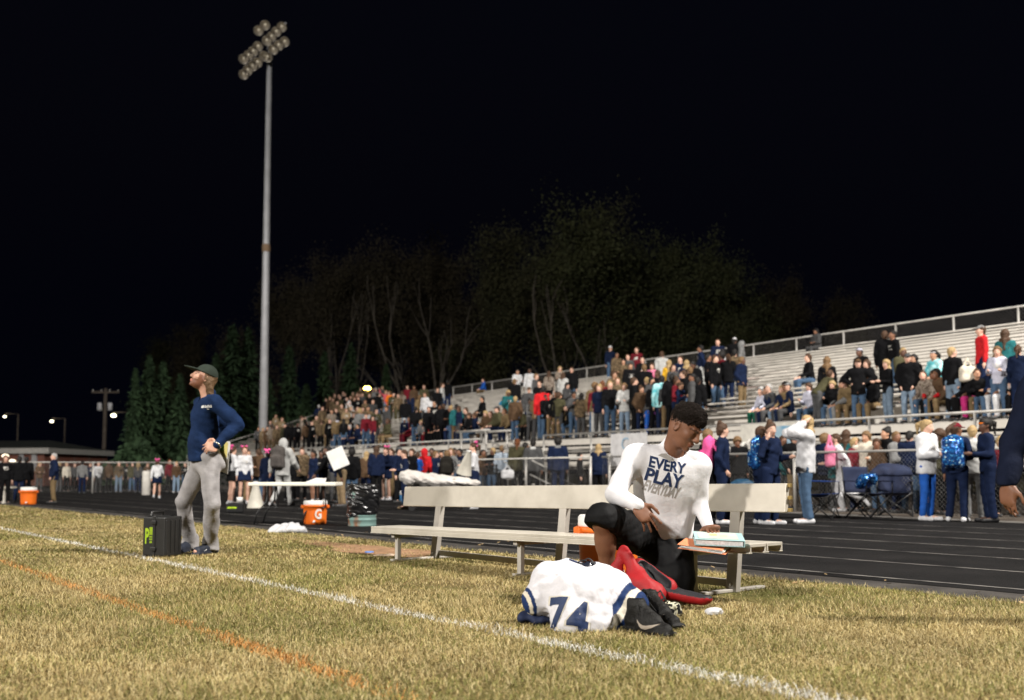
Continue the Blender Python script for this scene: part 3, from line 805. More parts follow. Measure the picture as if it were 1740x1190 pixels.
# ------------------------------------------------------------------ soft-body modelling: distance fields turned into meshes
f32 = np.float32
def vec(*a): return np.array(a if len(a) > 1 else a[0], float)
def unit(v): v = np.asarray(v, float); return v / (np.linalg.norm(v) + 1e-12)
class Soft:
    def __init__(s, lo, hi, h):
        s.lo = np.array(lo, float) - 3 * h; s.h = h
        s.n = np.ceil((np.array(hi, float) + 3 * h - s.lo) / h).astype(int) + 1
        s.D = np.full(s.n, 9.0, f32)
    def _sub(s, lo, hi):
        a = np.clip(np.floor((np.array(lo) - s.lo) / s.h).astype(int), 0, s.n - 1)
        b = np.clip(np.ceil((np.array(hi) - s.lo) / s.h).astype(int) + 1, 1, s.n)
        sl = tuple(slice(a[i], b[i]) for i in range(3))
        g = [(s.lo[i] + s.h * np.arange(a[i], b[i])).astype(f32) for i in range(3)]
        return sl, g[0][:, None, None], g[1][None, :, None], g[2][None, None, :]
    def _mix(s, sl, d, k, op):
        D = s.D[sl]
        if op == 'add':
            if k > 0:
                e = np.maximum(k - np.abs(D - d), 0) / k; s.D[sl] = np.minimum(D, d) - e * e * k * 0.25
            else: s.D[sl] = np.minimum(D, d)
        else:
            d = -d
            if k > 0:
                e = np.maximum(k - np.abs(D - d), 0) / k; s.D[sl] = np.maximum(D, d) + e * e * k * 0.25
            else: s.D[sl] = np.maximum(D, d)
    def cone(s, a, b, ra, rb=None, k=0.02, flat=None, op='add'):
        a, b = np.asarray(a, float), np.asarray(b, float); rb = ra if rb is None else rb
        m = max(ra, rb) * (max(1, flat[1]) if flat else 1) + k + 2.5 * s.h
        sl, X, Y, Zz = s._sub(np.minimum(a, b) - m, np.maximum(a, b) + m)
        qx, qy, qz = X - f32(a[0]), Y - f32(a[1]), Zz - f32(a[2])
        ba = b - a
        sc_ = 1.0
        if flat is not None:
            d = unit(flat[0]); f = f32(1.0 / flat[1] - 1)
            dt = qx * f32(d[0]) + qy * f32(d[1]) + qz * f32(d[2])
            qx, qy, qz = qx + dt * f32(d[0]) * f, qy + dt * f32(d[1]) * f, qz + dt * f32(d[2]) * f
            ba = ba + d * np.dot(ba, d) * float(f)
            sc_ = min(1.0, flat[1])
        t = np.clip((qx * f32(ba[0]) + qy * f32(ba[1]) + qz * f32(ba[2])) / f32(np.dot(ba, ba) + 1e-9), 0, 1)
        dist = np.sqrt((qx - t * f32(ba[0])) ** 2 + (qy - t * f32(ba[1])) ** 2 + (qz - t * f32(ba[2])) ** 2) - (f32(ra) + t * f32(rb - ra))
        s._mix(sl, dist * f32(sc_), k, op); return s
    def ell(s, c, r, ax=None, k=0.02, op='add'):
        c = np.asarray(c, float); r = np.asarray(r, float) if hasattr(r, '__len__') else np.array([r] * 3, float)
        m = r.max() + k + 2.5 * s.h
        sl, X, Y, Zz = s._sub(c - m, c + m)
        q = [X - f32(c[0]), Y - f32(c[1]), Zz - f32(c[2])]
        if ax is not None: q = [q[0] * f32(a[0]) + q[1] * f32(a[1]) + q[2] * f32(a[2]) for a in ax]
        k0 = np.sqrt(sum((q[i] / f32(r[i])) ** 2 for i in range(3)))
        k1 = np.sqrt(sum((q[i] / f32(r[i] ** 2)) ** 2 for i in range(3))) + f32(1e-6)
        s._mix(sl, k0 * (k0 - 1) / k1, k, op); return s
    def box(s, c, half, ax=None, rd=0.01, k=0.0, op='add'):
        c = np.asarray(c, float); half = np.asarray(half, float)
        m = np.linalg.norm(half) + k + 2.5 * s.h
        sl, X, Y, Zz = s._sub(c - m, c + m)
        q = [X - f32(c[0]), Y - f32(c[1]), Zz - f32(c[2])]
        if ax is not None: q = [q[0] * f32(a[0]) + q[1] * f32(a[1]) + q[2] * f32(a[2]) for a in ax]
        e = [np.abs(q[i]) - f32(half[i] - rd) for i in range(3)]
        out = np.sqrt(sum(np.maximum(w, 0) ** 2 for w in e)); ins = np.minimum(np.maximum(np.maximum(e[0], e[1]), e[2]), 0)
        s._mix(sl, out + ins - f32(rd), k, op); return s
    def cut(s, p, n, k=0.0):               # keep the side of the plane that n points away from
        n = unit(n); sl, X, Y, Zz = s._sub(s.lo, s.lo + s.h * s.n)
        d = (X - f32(p[0])) * f32(n[0]) + (Y - f32(p[1])) * f32(n[1]) + (Zz - f32(p[2])) * f32(n[2])
        s.D = np.maximum(s.D, d); return s
    def wrinkle(s, amp, freq, seed=0, dirs=None, n=5, sharp=False):
        r = np.random.default_rng(seed); sl, X, Y, Zz = s._sub(s.lo, s.lo + s.h * s.n)
        w = np.zeros_like(s.D)
        for i in range(n):
            d = unit(r.normal(size=3)) if dirs is None else unit(np.array(dirs[i % len(dirs)]) + r.normal(0, 0.25, 3))
            e = unit(r.normal(size=3)); f = freq * r.uniform(0.55, 1.6); g = freq * 0.5
            ph = f32(r.uniform(0, 6.28))
            a_ = np.sin(f32(f) * (X * f32(d[0]) + Y * f32(d[1]) + Zz * f32(d[2])) + ph + f32(1.8) * np.sin(f32(g) * (X * f32(e[0]) + Y * f32(e[1]) + Zz * f32(e[2])) + ph))
            w += (f32(0.9) - f32(2.0) * np.abs(a_)) if sharp else a_
        s.D += w * f32(amp / n * 1.6); return s
    def nets(s):
        D = s.D; S = D < 0
        nx, ny, nz = D.shape
        cnt = np.zeros((nx - 1, ny - 1, nz - 1), np.int8)
        cor = [(i, j, k) for i in (0, 1) for j in (0, 1) for k in (0, 1)]
        for i, j, k in cor: cnt += S[i:nx - 1 + i, j:ny - 1 + j, k:nz - 1 + k]
        act = (cnt > 0) & (cnt < 8)
        idx = np.argwhere(act)
        ids = np.full(act.shape, -1, np.int32); ids[act] = np.arange(len(idx))
        vals = np.stack([D[idx[:, 0] + i, idx[:, 1] + j, idx[:, 2] + k] for i, j, k in cor], 1)
        pos = np.zeros((len(idx), 3)); num = np.zeros(len(idx))
        ca = np.array(cor, float)
        for a in range(8):
            for b2 in range(a + 1, 8):
                if np.abs(ca[a] - ca[b2]).sum() != 1: continue
                va, vb = vals[:, a], vals[:, b2]
                m = (va < 0) != (vb < 0)
                t = np.where(m, va / np.where(m, va - vb, 1), 0)
                pos += np.where(m[:, None], ca[a] + t[:, None] * (ca[b2] - ca[a]), 0); num += m
        V = s.lo + s.h * (idx + pos / num[:, None])
        Fs = []
        for ax in range(3):
            o1, o2 = [(1, 2), (2, 0), (0, 1)][ax]
            sa = [slice(None)] * 3; sb = [slice(None)] * 3
            sa[ax] = slice(0, -1); sb[ax] = slice(1, None)
            ch = S[tuple(sa)] != S[tuple(sb)]
            e = np.argwhere(ch)
            e = e[(e[:, o1] > 0) & (e[:, o2] > 0) & (e[:, o1] < D.shape[o1] - 1) & (e[:, o2] < D.shape[o2] - 1)]
            ins = S[tuple(e.T)]
            q = []
            for d1, d2 in ((-1, -1), (0, -1), (0, 0), (-1, 0)):
                c = e.copy(); c[:, o1] += d1; c[:, o2] += d2; q.append(ids[tuple(c.T)])
            q = np.stack(q, 1)
            q[~ins] = q[~ins][:, ::-1]
            Fs.append(q)
        F = np.concatenate(Fs)
        F = F[(F >= 0).all(1)]
        return V, F
    def mesh(s, name, relax=1):
        V, F = s.nets()
        for _ in range(relax):                       # light smoothing
            acc_ = np.zeros_like(V); c = np.zeros(len(V))
            for a, b2 in ((0, 1), (1, 2), (2, 3), (3, 0)):
                np.add.at(acc_, F[:, a], V[F[:, b2]]); np.add.at(c, F[:, a], 1)
                np.add.at(acc_, F[:, b2], V[F[:, a]]); np.add.at(c, F[:, b2], 1)
            V = V * 0.5 + 0.5 * acc_ / np.maximum(c, 1)[:, None]
        return np_mesh(name, V, F, True)
def verts_of(me):
    a = np.empty(len(me.vertices) * 3, f32); me.vertices.foreach_get('co', a); return a.reshape(-1, 3)

# materials shared by people; the colour comes from each object
fabric = mat('fabric', (1, 1, 1), 0.88, scale=9, objcol=True, bump=0.25, bscale=40, spec=0.08)
def chest_graphic(m):
    N, L = nodes_of(m); b = N['Principled BSDF']; src = b.inputs['Base Color'].links[0].from_socket
    tc = N.new('ShaderNodeTexCoord'); oi = N.new('ShaderNodeObjectInfo'); sx = N.new('ShaderNodeSeparateXYZ'); L.new(tc.outputs['Object'], sx.inputs[0])
    def mth(op, a, v=None, b2=None):
        n = N.new('ShaderNodeMath'); n.operation = op; L.new(a, n.inputs[0])
        if b2 is not None: L.new(b2, n.inputs[1])
        elif v is not None: n.inputs[1].default_value = v
        return n.outputs[0]
    ax = mth('LESS_THAN', mth('ABSOLUTE', sx.outputs[0]), 0.085); z0 = mth('GREATER_THAN', sx.outputs[2], 1.20); z1 = mth('LESS_THAN', sx.outputs[2], 1.33); yf = mth('LESS_THAN', sx.outputs[1], -0.05)
    nz = N.new('ShaderNodeTexNoise'); nz.inputs['Scale'].default_value = 22; nz.noise_dimensions = '4D'; L.new(tc.outputs['Object'], nz.inputs['Vector']); L.new(mth('MULTIPLY', oi.outputs['Random'], 50), nz.inputs['W'])
    f = mth('MULTIPLY', mth('MULTIPLY', mth('MULTIPLY', ax, None, z0), None, z1), None, yf)
    f = mth('MULTIPLY', mth('MULTIPLY', f, None, mth('GREATER_THAN', nz.outputs['Fac'], 0.50)), None, mth('GREATER_THAN', oi.outputs['Random'], 0.5))
    mx = N.new('ShaderNodeMix'); mx.data_type = 'RGBA'; L.new(f, mx.inputs['Factor']); L.new(src, mx.inputs['A']); mx.inputs['B'].default_value = (0.5, 0.48, 0.45, 1)
    L.new(mx.outputs['Result'], b.inputs['Base Color'])
printed_fabric = mat('printed_fabric', (1, 1, 1), 0.88, scale=9, objcol=True, bump=0.25, bscale=40, spec=0.08); chest_graphic(printed_fabric)
shiny_fabric = mat('shiny_fabric', (1, 1, 1), 0.55, scale=7, objcol=True, bump=0.2, bscale=25, spec=0.3)
denim = mat('denim', (1, 1, 1), 0.9, scale=5, objcol=True, bump=0.3, bscale=50, spec=0.08)
hairm = mat('hair', (1, 1, 1), 0.6, scale=40, objcol=True, bump=0.5, bscale=70, spec=0.3)
shoe_m = mat('shoe_leather', (1, 1, 1), 0.6, scale=20, objcol=True, spec=0.3)
def pattern_mat(name, cols, scale, voronoi=False, plaid=False, rough=0.9, metal=0.0, spec=0.08):
    m = bpy.data.materials.new(name); N, L = nodes_of(m); b = N['Principled BSDF']
    b.inputs['Roughness'].default_value = rough; b.inputs['Specular IOR Level'].default_value = spec; b.inputs['Metallic'].default_value = metal
    tc = N.new('ShaderNodeTexCoord'); oi = N.new('ShaderNodeObjectInfo')
    ad = N.new('ShaderNodeVectorMath'); L.new(tc.outputs['Object'], ad.inputs[0]); L.new(oi.outputs['Random'], ad.inputs[1])
    if plaid:
        w1 = N.new('ShaderNodeTexWave'); w1.inputs['Scale'].default_value = scale; w2 = N.new('ShaderNodeTexWave'); w2.inputs['Scale'].default_value = scale; w2.bands_direction = 'Z'
        L.new(ad.outputs[0], w1.inputs['Vector']); L.new(ad.outputs[0], w2.inputs['Vector'])
        a = N.new('ShaderNodeMath'); L.new(w1.outputs['Fac'], a.inputs[0]); L.new(w2.outputs['Fac'], a.inputs[1]); dv = N.new('ShaderNodeMath'); dv.operation = 'MULTIPLY'; dv.inputs[1].default_value = 0.5; L.new(a.outputs[0], dv.inputs[0]); fac = dv.outputs[0]
    elif voronoi:
        v = N.new('ShaderNodeTexVoronoi'); v.inputs['Scale'].default_value = scale; L.new(ad.outputs[0], v.inputs['Vector'])
        sp = N.new('ShaderNodeSeparateColor'); L.new(v.outputs['Color'], sp.inputs[0]); fac = sp.outputs[0]
    else:
        v = N.new('ShaderNodeTexNoise'); v.inputs['Scale'].default_value = scale; v.inputs['Detail'].default_value = 3; L.new(ad.outputs[0], v.inputs['Vector']); fac = v.outputs['Fac']
    r = N.new('ShaderNodeValToRGB'); e = r.color_ramp.elements; r.color_ramp.interpolation = 'LINEAR' if plaid else 'CONSTANT'
    for i, (p, c) in enumerate(cols):
        q = e[i] if i < 2 else e.new(p)
        q.position = p; q.color = (*c, 1)
    L.new(fac, r.inputs['Fac']); L.new(r.outputs[0], b.inputs['Base Color'])
    MATS[name] = m; return m
camo = pattern_mat('camouflage', [(0.0, (0.085, 0.058, 0.034)), (0.44, (0.19, 0.135, 0.08)), (0.52, (0.04, 0.03, 0.02)), (0.60, (0.14, 0.10, 0.06))], 9)
camo2 = pattern_mat('pale_camouflage', [(0.0, (0.17, 0.14, 0.11)), (0.45, (0.29, 0.24, 0.20)), (0.54, (0.09, 0.065, 0.05)), (0.62, (0.22, 0.18, 0.15))], 10)
plaid = pattern_mat('blue_plaid', [(0.2, (0.05, 0.09, 0.16)), (0.75, (0.50, 0.55, 0.6))], 5, plaid=True)
tiedye = pattern_mat('aqua_tie_dye', [(0.0, (0.10, 0.42, 0.48)), (0.42, (0.28, 0.60, 0.64)), (0.55, (0.42, 0.70, 0.72)), (0.66, (0.16, 0.48, 0.55))], 5)
sequin = pattern_mat('blue_sequins', [(0.0, (0.01, 0.06, 0.24)), (0.6, (0.02, 0.16, 0.5)), (0.86, (0.10, 0.42, 0.85)), (0.95, (0.6, 0.85, 1.0))], 45, voronoi=True, rough=0.22, metal=0.5, spec=0.8)
skin = bpy.data.materials.new('skin'); N, L = nodes_of(skin); b = N['Principled BSDF']
b.inputs['Roughness'].default_value = 0.5; b.inputs['Specular IOR Level'].default_value = 0.35
oi = N.new('ShaderNodeObjectInfo'); at_ = N.new('ShaderNodeAttribute'); at_.attribute_name = 'tint'
tc = N.new('ShaderNodeTexCoord'); nz = N.new('ShaderNodeTexNoise'); nz.inputs['Scale'].default_value = 28; L.new(tc.outputs['Object'], nz.inputs['Vector'])
mr = N.new('ShaderNodeMapRange'); mr.inputs['To Min'].default_value = 0.82; mr.inputs['To Max'].default_value = 1.15; L.new(nz.outputs['Fac'], mr.inputs['Value'])
m1 = N.new('ShaderNodeMix'); m1.data_type = 'RGBA'; m1.blend_type = 'MULTIPLY'; m1.inputs['Factor'].default_value = 1
m2 = N.new('ShaderNodeMix'); m2.data_type = 'RGBA'; m2.blend_type = 'MULTIPLY'; m2.inputs['Factor'].default_value = 1
L.new(oi.outputs['Color'], m1.inputs['A']); L.new(at_.outputs['Color'], m1.inputs['B']); L.new(m1.outputs['Result'], m2.inputs['A']); L.new(mr.outputs['Result'], m2.inputs['B']); L.new(m2.outputs['Result'], b.inputs['Base Color'])
MATS['skin'] = skin

# ------------------------------------------------------------------ head and hand shapes
def head_shape(s, hc, r, f, u, k=1.0, detail=False, closed=False):
    ax = (r, f, u)
    at = lambda a, b2, c: hc + k * (a * r + b2 * f + c * u)
    s.ell(at(0, -0.014, 0.022), np.array((0.076, 0.096, 0.098)) * k, ax, 0.02)
    s.ell(at(0, 0.03, -0.032), np.array((0.062, 0.063, 0.085)) * k, ax, 0.03)
    s.ell(at(0, 0.043, -0.084), np.array((0.047, 0.043, 0.036)) * k, ax, 0.025)
    for sd in (-1, 1):
        s.ell(at(sd * 0.04, 0.058, -0.022), np.array((0.022, 0.026, 0.022)) * k, ax, 0.02)
        s.ell(at(sd * 0.078, -0.012, -0.012), np.array((0.010, 0.020, 0.032)) * k, ax, 0.006)
    s.cone(at(0, 0.092, 0.012), at(0, 0.112, -0.03), 0.009 * k, 0.0145 * k, 0.012)
    if detail:
        s.ell(at(0, 0.078, 0.024), np.array((0.052, 0.018, 0.011)) * k, ax, 0.014)
        for sd in (-1, 1):
            s.ell(at(sd * 0.033, 0.099, 0.003), np.array((0.019, 0.012, 0.010)) * k, ax, 0.010, 'sub')
            s.ell(at(sd * 0.033, 0.076, 0.001), np.array((0.0155, 0.014, 0.012)) * k, ax, 0.003)
            s.ell(at(sd * 0.014, 0.104, -0.033), np.array((0.010, 0.013, 0.009)) * k, ax, 0.006)
            s.ell(at(sd * 0.083, -0.010, -0.010), np.array((0.006, 0.012, 0.020)) * k, ax, 0.003, 'sub')
        s.ell(at(0, 0.094, -0.060), np.array((0.027, 0.015, 0.0085)) * k, ax, 0.006)
        s.ell(at(0, 0.091, -0.074), np.array((0.024, 0.015, 0.0090)) * k, ax, 0.006)
        s.ell(at(0, 0.110, -0.0668), np.array((0.030, 0.016, 0.0016)) * k, ax, 0.004, 'sub')
        s.ell(at(0, 0.082, -0.103), np.array((0.022, 0.018, 0.016)) * k, ax, 0.014)
    else:
        s.ell(at(0, 0.086, -0.066), np.array((0.024, 0.012, 0.014)) * k, ax, 0.01)
        for sd in (-1, 1): s.ell(at(sd * 0.033, 0.100, 0.004), np.array((0.02, 0.014, 0.012)) * k, ax, 0.012, 'sub')
def face_tint(V, hc, r, f, u, k=1.0, lips=(0.95, 0.62, 0.6), beard=None, lid=None):
    """colours of brows, eyes, lips and stubble"""
    T = np.ones((len(V), 3)); q = (V - hc) / k
    a, b2, c = q @ r, q @ f, q @ u
    front = b2 > 0.05
    br = front & (np.abs(c - 0.023 + 0.15 * np.abs(np.abs(a) - 0.033)) < 0.0065) & (np.abs(np.abs(a) - 0.035) < 0.021); T[br] = (0.42, 0.38, 0.36)
    ey = front & (np.abs(c - 0.001) < 0.0052) & (np.abs(np.abs(a) - 0.033) < 0.014) & (b2 > 0.06); T[ey] = lid if lid is not None else (0.16, 0.15, 0.15)
    lp_ = front & (np.abs(c + 0.067) < 0.013) & (np.abs(a) < 0.026 - np.abs(c + 0.067) * 0.6) & (b2 > 0.07); T[lp_] = lips
    if beard is not None:
        bd_ = ((c < -0.045) & (c > -0.135) & (b2 > -0.005) & ~lp_) | ((np.abs(a) > 0.052) & (c < 0.01) & (c > -0.11) & (b2 > -0.012) & (b2 < 0.05)) | ((np.abs(c + 0.052) < 0.006) & (np.abs(a) < 0.03) & front)
        w = np.clip(1 - np.maximum(0, b2 + 0.0) * 0, 0, 1)
        T[bd_] = beard
    return T
def hand_shape(s, w, d, nrm, side_v, k=1.0, curl=(0.25, 0.3, 0.35, 0.4), thumb=0.6, spread=0.08, r0=0.0088):
    """w wrist, d pointing direction, nrm out of the palm, side_v towards the thumb"""
    d, nrm, side_v = unit(d), unit(nrm), unit(side_v)
    ax = (side_v, d, nrm)
    s.ell(w + d * 0.05 * k, np.array((0.041, 0.058, 0.017)) * k, ax, 0.018)
    s.box(w + d * 0.055 * k, np.array((0.038, 0.042, 0.0135)) * k, ax, 0.012 * k, 0.015)
    s.ell(w + (d * 0.035 + side_v * 0.026 + nrm * 0.012) * k, np.array((0.018, 0.032, 0.016)) * k, ax, 0.012)
    for i, (o, L_) in enumerate(((0.030, 0.076), (0.010, 0.086), (-0.010, 0.080), (-0.029, 0.062))):
        p = w + (side_v * o + d * (0.090 - 0.006 * abs(i - 1))) * k
        dd = unit(d + side_v * spread * (1.5 - i) * 1.0); c = curl[i]; ang = 0.0
        for j, fr in enumerate((0.45, 0.31, 0.24)):
            ang += c * (0.9 if j == 0 else 1.1)
            dj = math.cos(ang) * dd + math.sin(ang) * nrm
            q = p + dj * L_ * fr * k
            s.cone(p, q, (r0 - 0.0009 * j) * k, (r0 - 0.0009 * (j + 1)) * k, 0.0035)
            p = q
    p = w + (side_v * 0.030 + d * 0.022 + nrm * 0.008) * k
    t1 = unit(side_v * 0.75 + d * 0.6 + nrm * 0.35 * thumb)
    q = p + t1 * 0.040 * k; s.cone(p, q, 0.0135 * k, 0.0105 * k, 0.008)
    t2 = unit(side_v * 0.25 + d * 0.9 + nrm * 0.55 * thumb); q2 = q + t2 * 0.032 * k; s.cone(q, q2, 0.0105 * k, 0.0095 * k, 0.004)
    t3 = unit(side_v * 0.05 + d * 0.95 + nrm * 0.6 * thumb); s.cone(q2, q2 + t3 * 0.024 * k, 0.0095 * k, 0.0075 * k, 0.004)

# ------------------------------------------------------------------ crowd figures
ARM = {  # upper arm and forearm directions: outward, forward, up
    'down': ((0.17, -0.04, -1), (0.06, 0.16, -1)), 'pocket': ((0.36, -0.2, -1), (-0.38, 0.42, -0.72)), 'phone': ((0.18, 0.25, -0.95), (-0.3, 0.8, 0.45)),
    'cross': ((0.14, 0.22, -0.95), (-0.92, 0.42, 0.05)), 'hip': ((0.75, -0.25, -0.62), (-0.72, 0.4, -0.42)), 'head': ((0.22, 0.85, 0.12), (-0.3, -0.75, 0.62)),
    'hold': ((0.2, 0.08, -1), (-0.25, 0.95, 0.08)), 'lap': ((0.2, 0.3, -0.9), (-0.3, 0.85, -0.3)), 'reach': ((0.3, 0.75, -0.35), (0.0, 0.95, -0.1)),
    'back': ((0.2, -0.45, -0.9), (0.0, -0.2, -0.95)), 'fwd': ((0.2, 0.4, -0.9), (0.0, 0.75, -0.5)), 'ear': ((0.45, 0.15, -0.7), (-0.35, 0.15, 0.95)), 'wave': ((0.7, 0.1, 0.3), (0.2, 0.1, 0.95))}
POSES = {  # legs, right arm, left arm, lean, head yaw, head pitch
    'stand': ('stand', 'down', 'down', 0.0, 0.0, 0.0), 'pockets': ('stand', 'pocket', 'pocket', 0.02, 0.35, -0.05), 'phone': ('stand', 'phone', 'down', 0.05, -0.1, -0.45), 'crossed': ('stand', 'cross', 'cross', -0.02, -0.4, 0.0),
    'hips': ('stand', 'hip', 'hip', 0.0, 0.2, 0.05), 'hold': ('stand', 'hold', 'hold', 0.04, 0.15, -0.2), 'hands_head': ('stand', 'head', 'head', -0.05, 0.3, 0.1), 'walk': ('walk', 'fwd', 'back', 0.05, 0.0, 0.0),
    'walk2': ('walk', 'back', 'hold', 0.06, 0.3, 0.0), 'talk': ('contra', 'hold', 'down', 0.0, -0.6, 0.0), 'ear': ('stand', 'ear', 'hold', 0.03, -0.3, -0.2), 'run': ('run', 'hold', 'back', 0.2, 0.0, -0.05),
    'sit': ('sit', 'lap', 'lap', 0.12, 0.0, 0.0), 'sit_fwd': ('sit', 'lap', 'lap', 0.5, 0.2, 0.2), 'sit_turn': ('sit', 'lap', 'down', 0.08, 0.7, 0.0), 'sit_phone': ('sit', 'phone', 'lap', 0.2, 0.0, -0.45), 'sit_cross': ('sit', 'cross', 'cross', 0.1, -0.4, 0.0),
    'bend': ('stand', 'reach', 'down', 0.75, 0.2, 0.1), 'wave': ('stand', 'wave', 'pocket', 0, 0.2, 0.1), 'contra': ('contra', 'pocket', 'down', 0.03, 0.5, -0.1)}
def skeleton(pose, fem):
    lg, ra, la, lean, yaw, pit = POSES[pose]
    J = {}
    hz = 0.55 if lg == 'sit' else (0.90 if lg in ('walk', 'run') else 0.94)
    sw = 0.158 if fem else 0.182; hw = 0.092
    cl, sl_ = math.cos(lean), math.sin(lean)
    t = vec(0, -sl_, cl); f = vec(0, -cl, -sl_)
    y0 = 0.08 * lean * 0
    J['pel'] = vec(0, y0, hz); J['t'] = t; J['f'] = f
    J['wai'] = J['pel'] + 0.15 * t; J['che'] = J['pel'] + 0.37 * t; J['nek'] = J['pel'] + 0.515 * t
    for sd, arm, nm in ((-1, ra, 'R'), (1, la, 'L')):
        sh = J['pel'] + 0.465 * t + vec(sd * sw, 0, 0)
        a1, a2 = ARM[arm]
        w = lambda a: unit(sd * a[0] * vec(1, 0, 0) + a[1] * f + a[2] * (t if a[2] > 0 else (0.6 * t + 0.4 * Z)))
        el = sh + 0.285 * w(a1); wr = el + 0.25 * w(a2)
        J['sh' + nm], J['el' + nm], J['wr' + nm] = sh, el, wr
        J['hd' + nm] = wr + 0.15 * w(a2)
        hp = J['pel'] + vec(sd * hw, 0, -0.03)
        if lg == 'stand': kn, an, to = vec(sd * 0.105, -0.02, 0.5), vec(sd * 0.115, 0.03, 0.085), vec(sd * 0.145, -0.16, 0.03)
        elif lg == 'contra': kn, an, to = (vec(-0.10, -0.01, 0.5), vec(-0.10, 0.03, 0.085), vec(-0.12, -0.17, 0.03)) if sd < 0 else (vec(0.13, -0.09, 0.5), vec(0.17, -0.05, 0.085), vec(0.24, -0.22, 0.03))
        elif lg == 'walk': kn, an, to = (vec(-0.09, -0.17, 0.5), vec(-0.09, -0.26, 0.085), vec(-0.10, -0.44, 0.035)) if sd < 0 else (vec(0.09, 0.02, 0.47), vec(0.09, 0.30, 0.14), vec(0.10, 0.17, 0.03))
        elif lg == 'run': kn, an, to = (vec(-0.09, -0.1, 0.48), vec(-0.09, 0.0, 0.085), vec(-0.10, -0.18, 0.035)) if sd < 0 else (vec(0.09, 0.02, 0.46), vec(0.09, 0.42, 0.30), vec(0.10, 0.52, 0.16))
        else: kn, an, to = vec(sd * 0.13, -0.43, 0.50), vec(sd * 0.14, -0.40, 0.085), vec(sd * 0.16, -0.57, 0.03)
        J['hp' + nm], J['kn' + nm], J['an' + nm], J['to' + nm] = hp, kn, an, to
    cy, sy = math.cos(yaw), math.sin(yaw)
    hf = vec(sy, -cy, 0) * math.cos(pit) + vec(0, 0, math.sin(pit)); hf = unit(hf)
    J['hf'] = hf; J['hr'] = unit(np.cross(hf, Z)); J['hu'] = np.cross(J['hr'], hf)
    J['hc'] = J['nek'] + 0.16 * (0.5 * t + 0.5 * Z) + 0.012 * hf
    return J
SW = 0.019
PROTO = {}
def bounds(J): 
    a = np.array([v for k, v in J.items() if k not in ('t', 'f', 'hf', 'hr', 'hu')])
    return a.min(0) - 0.2, a.max(0) + 0.2
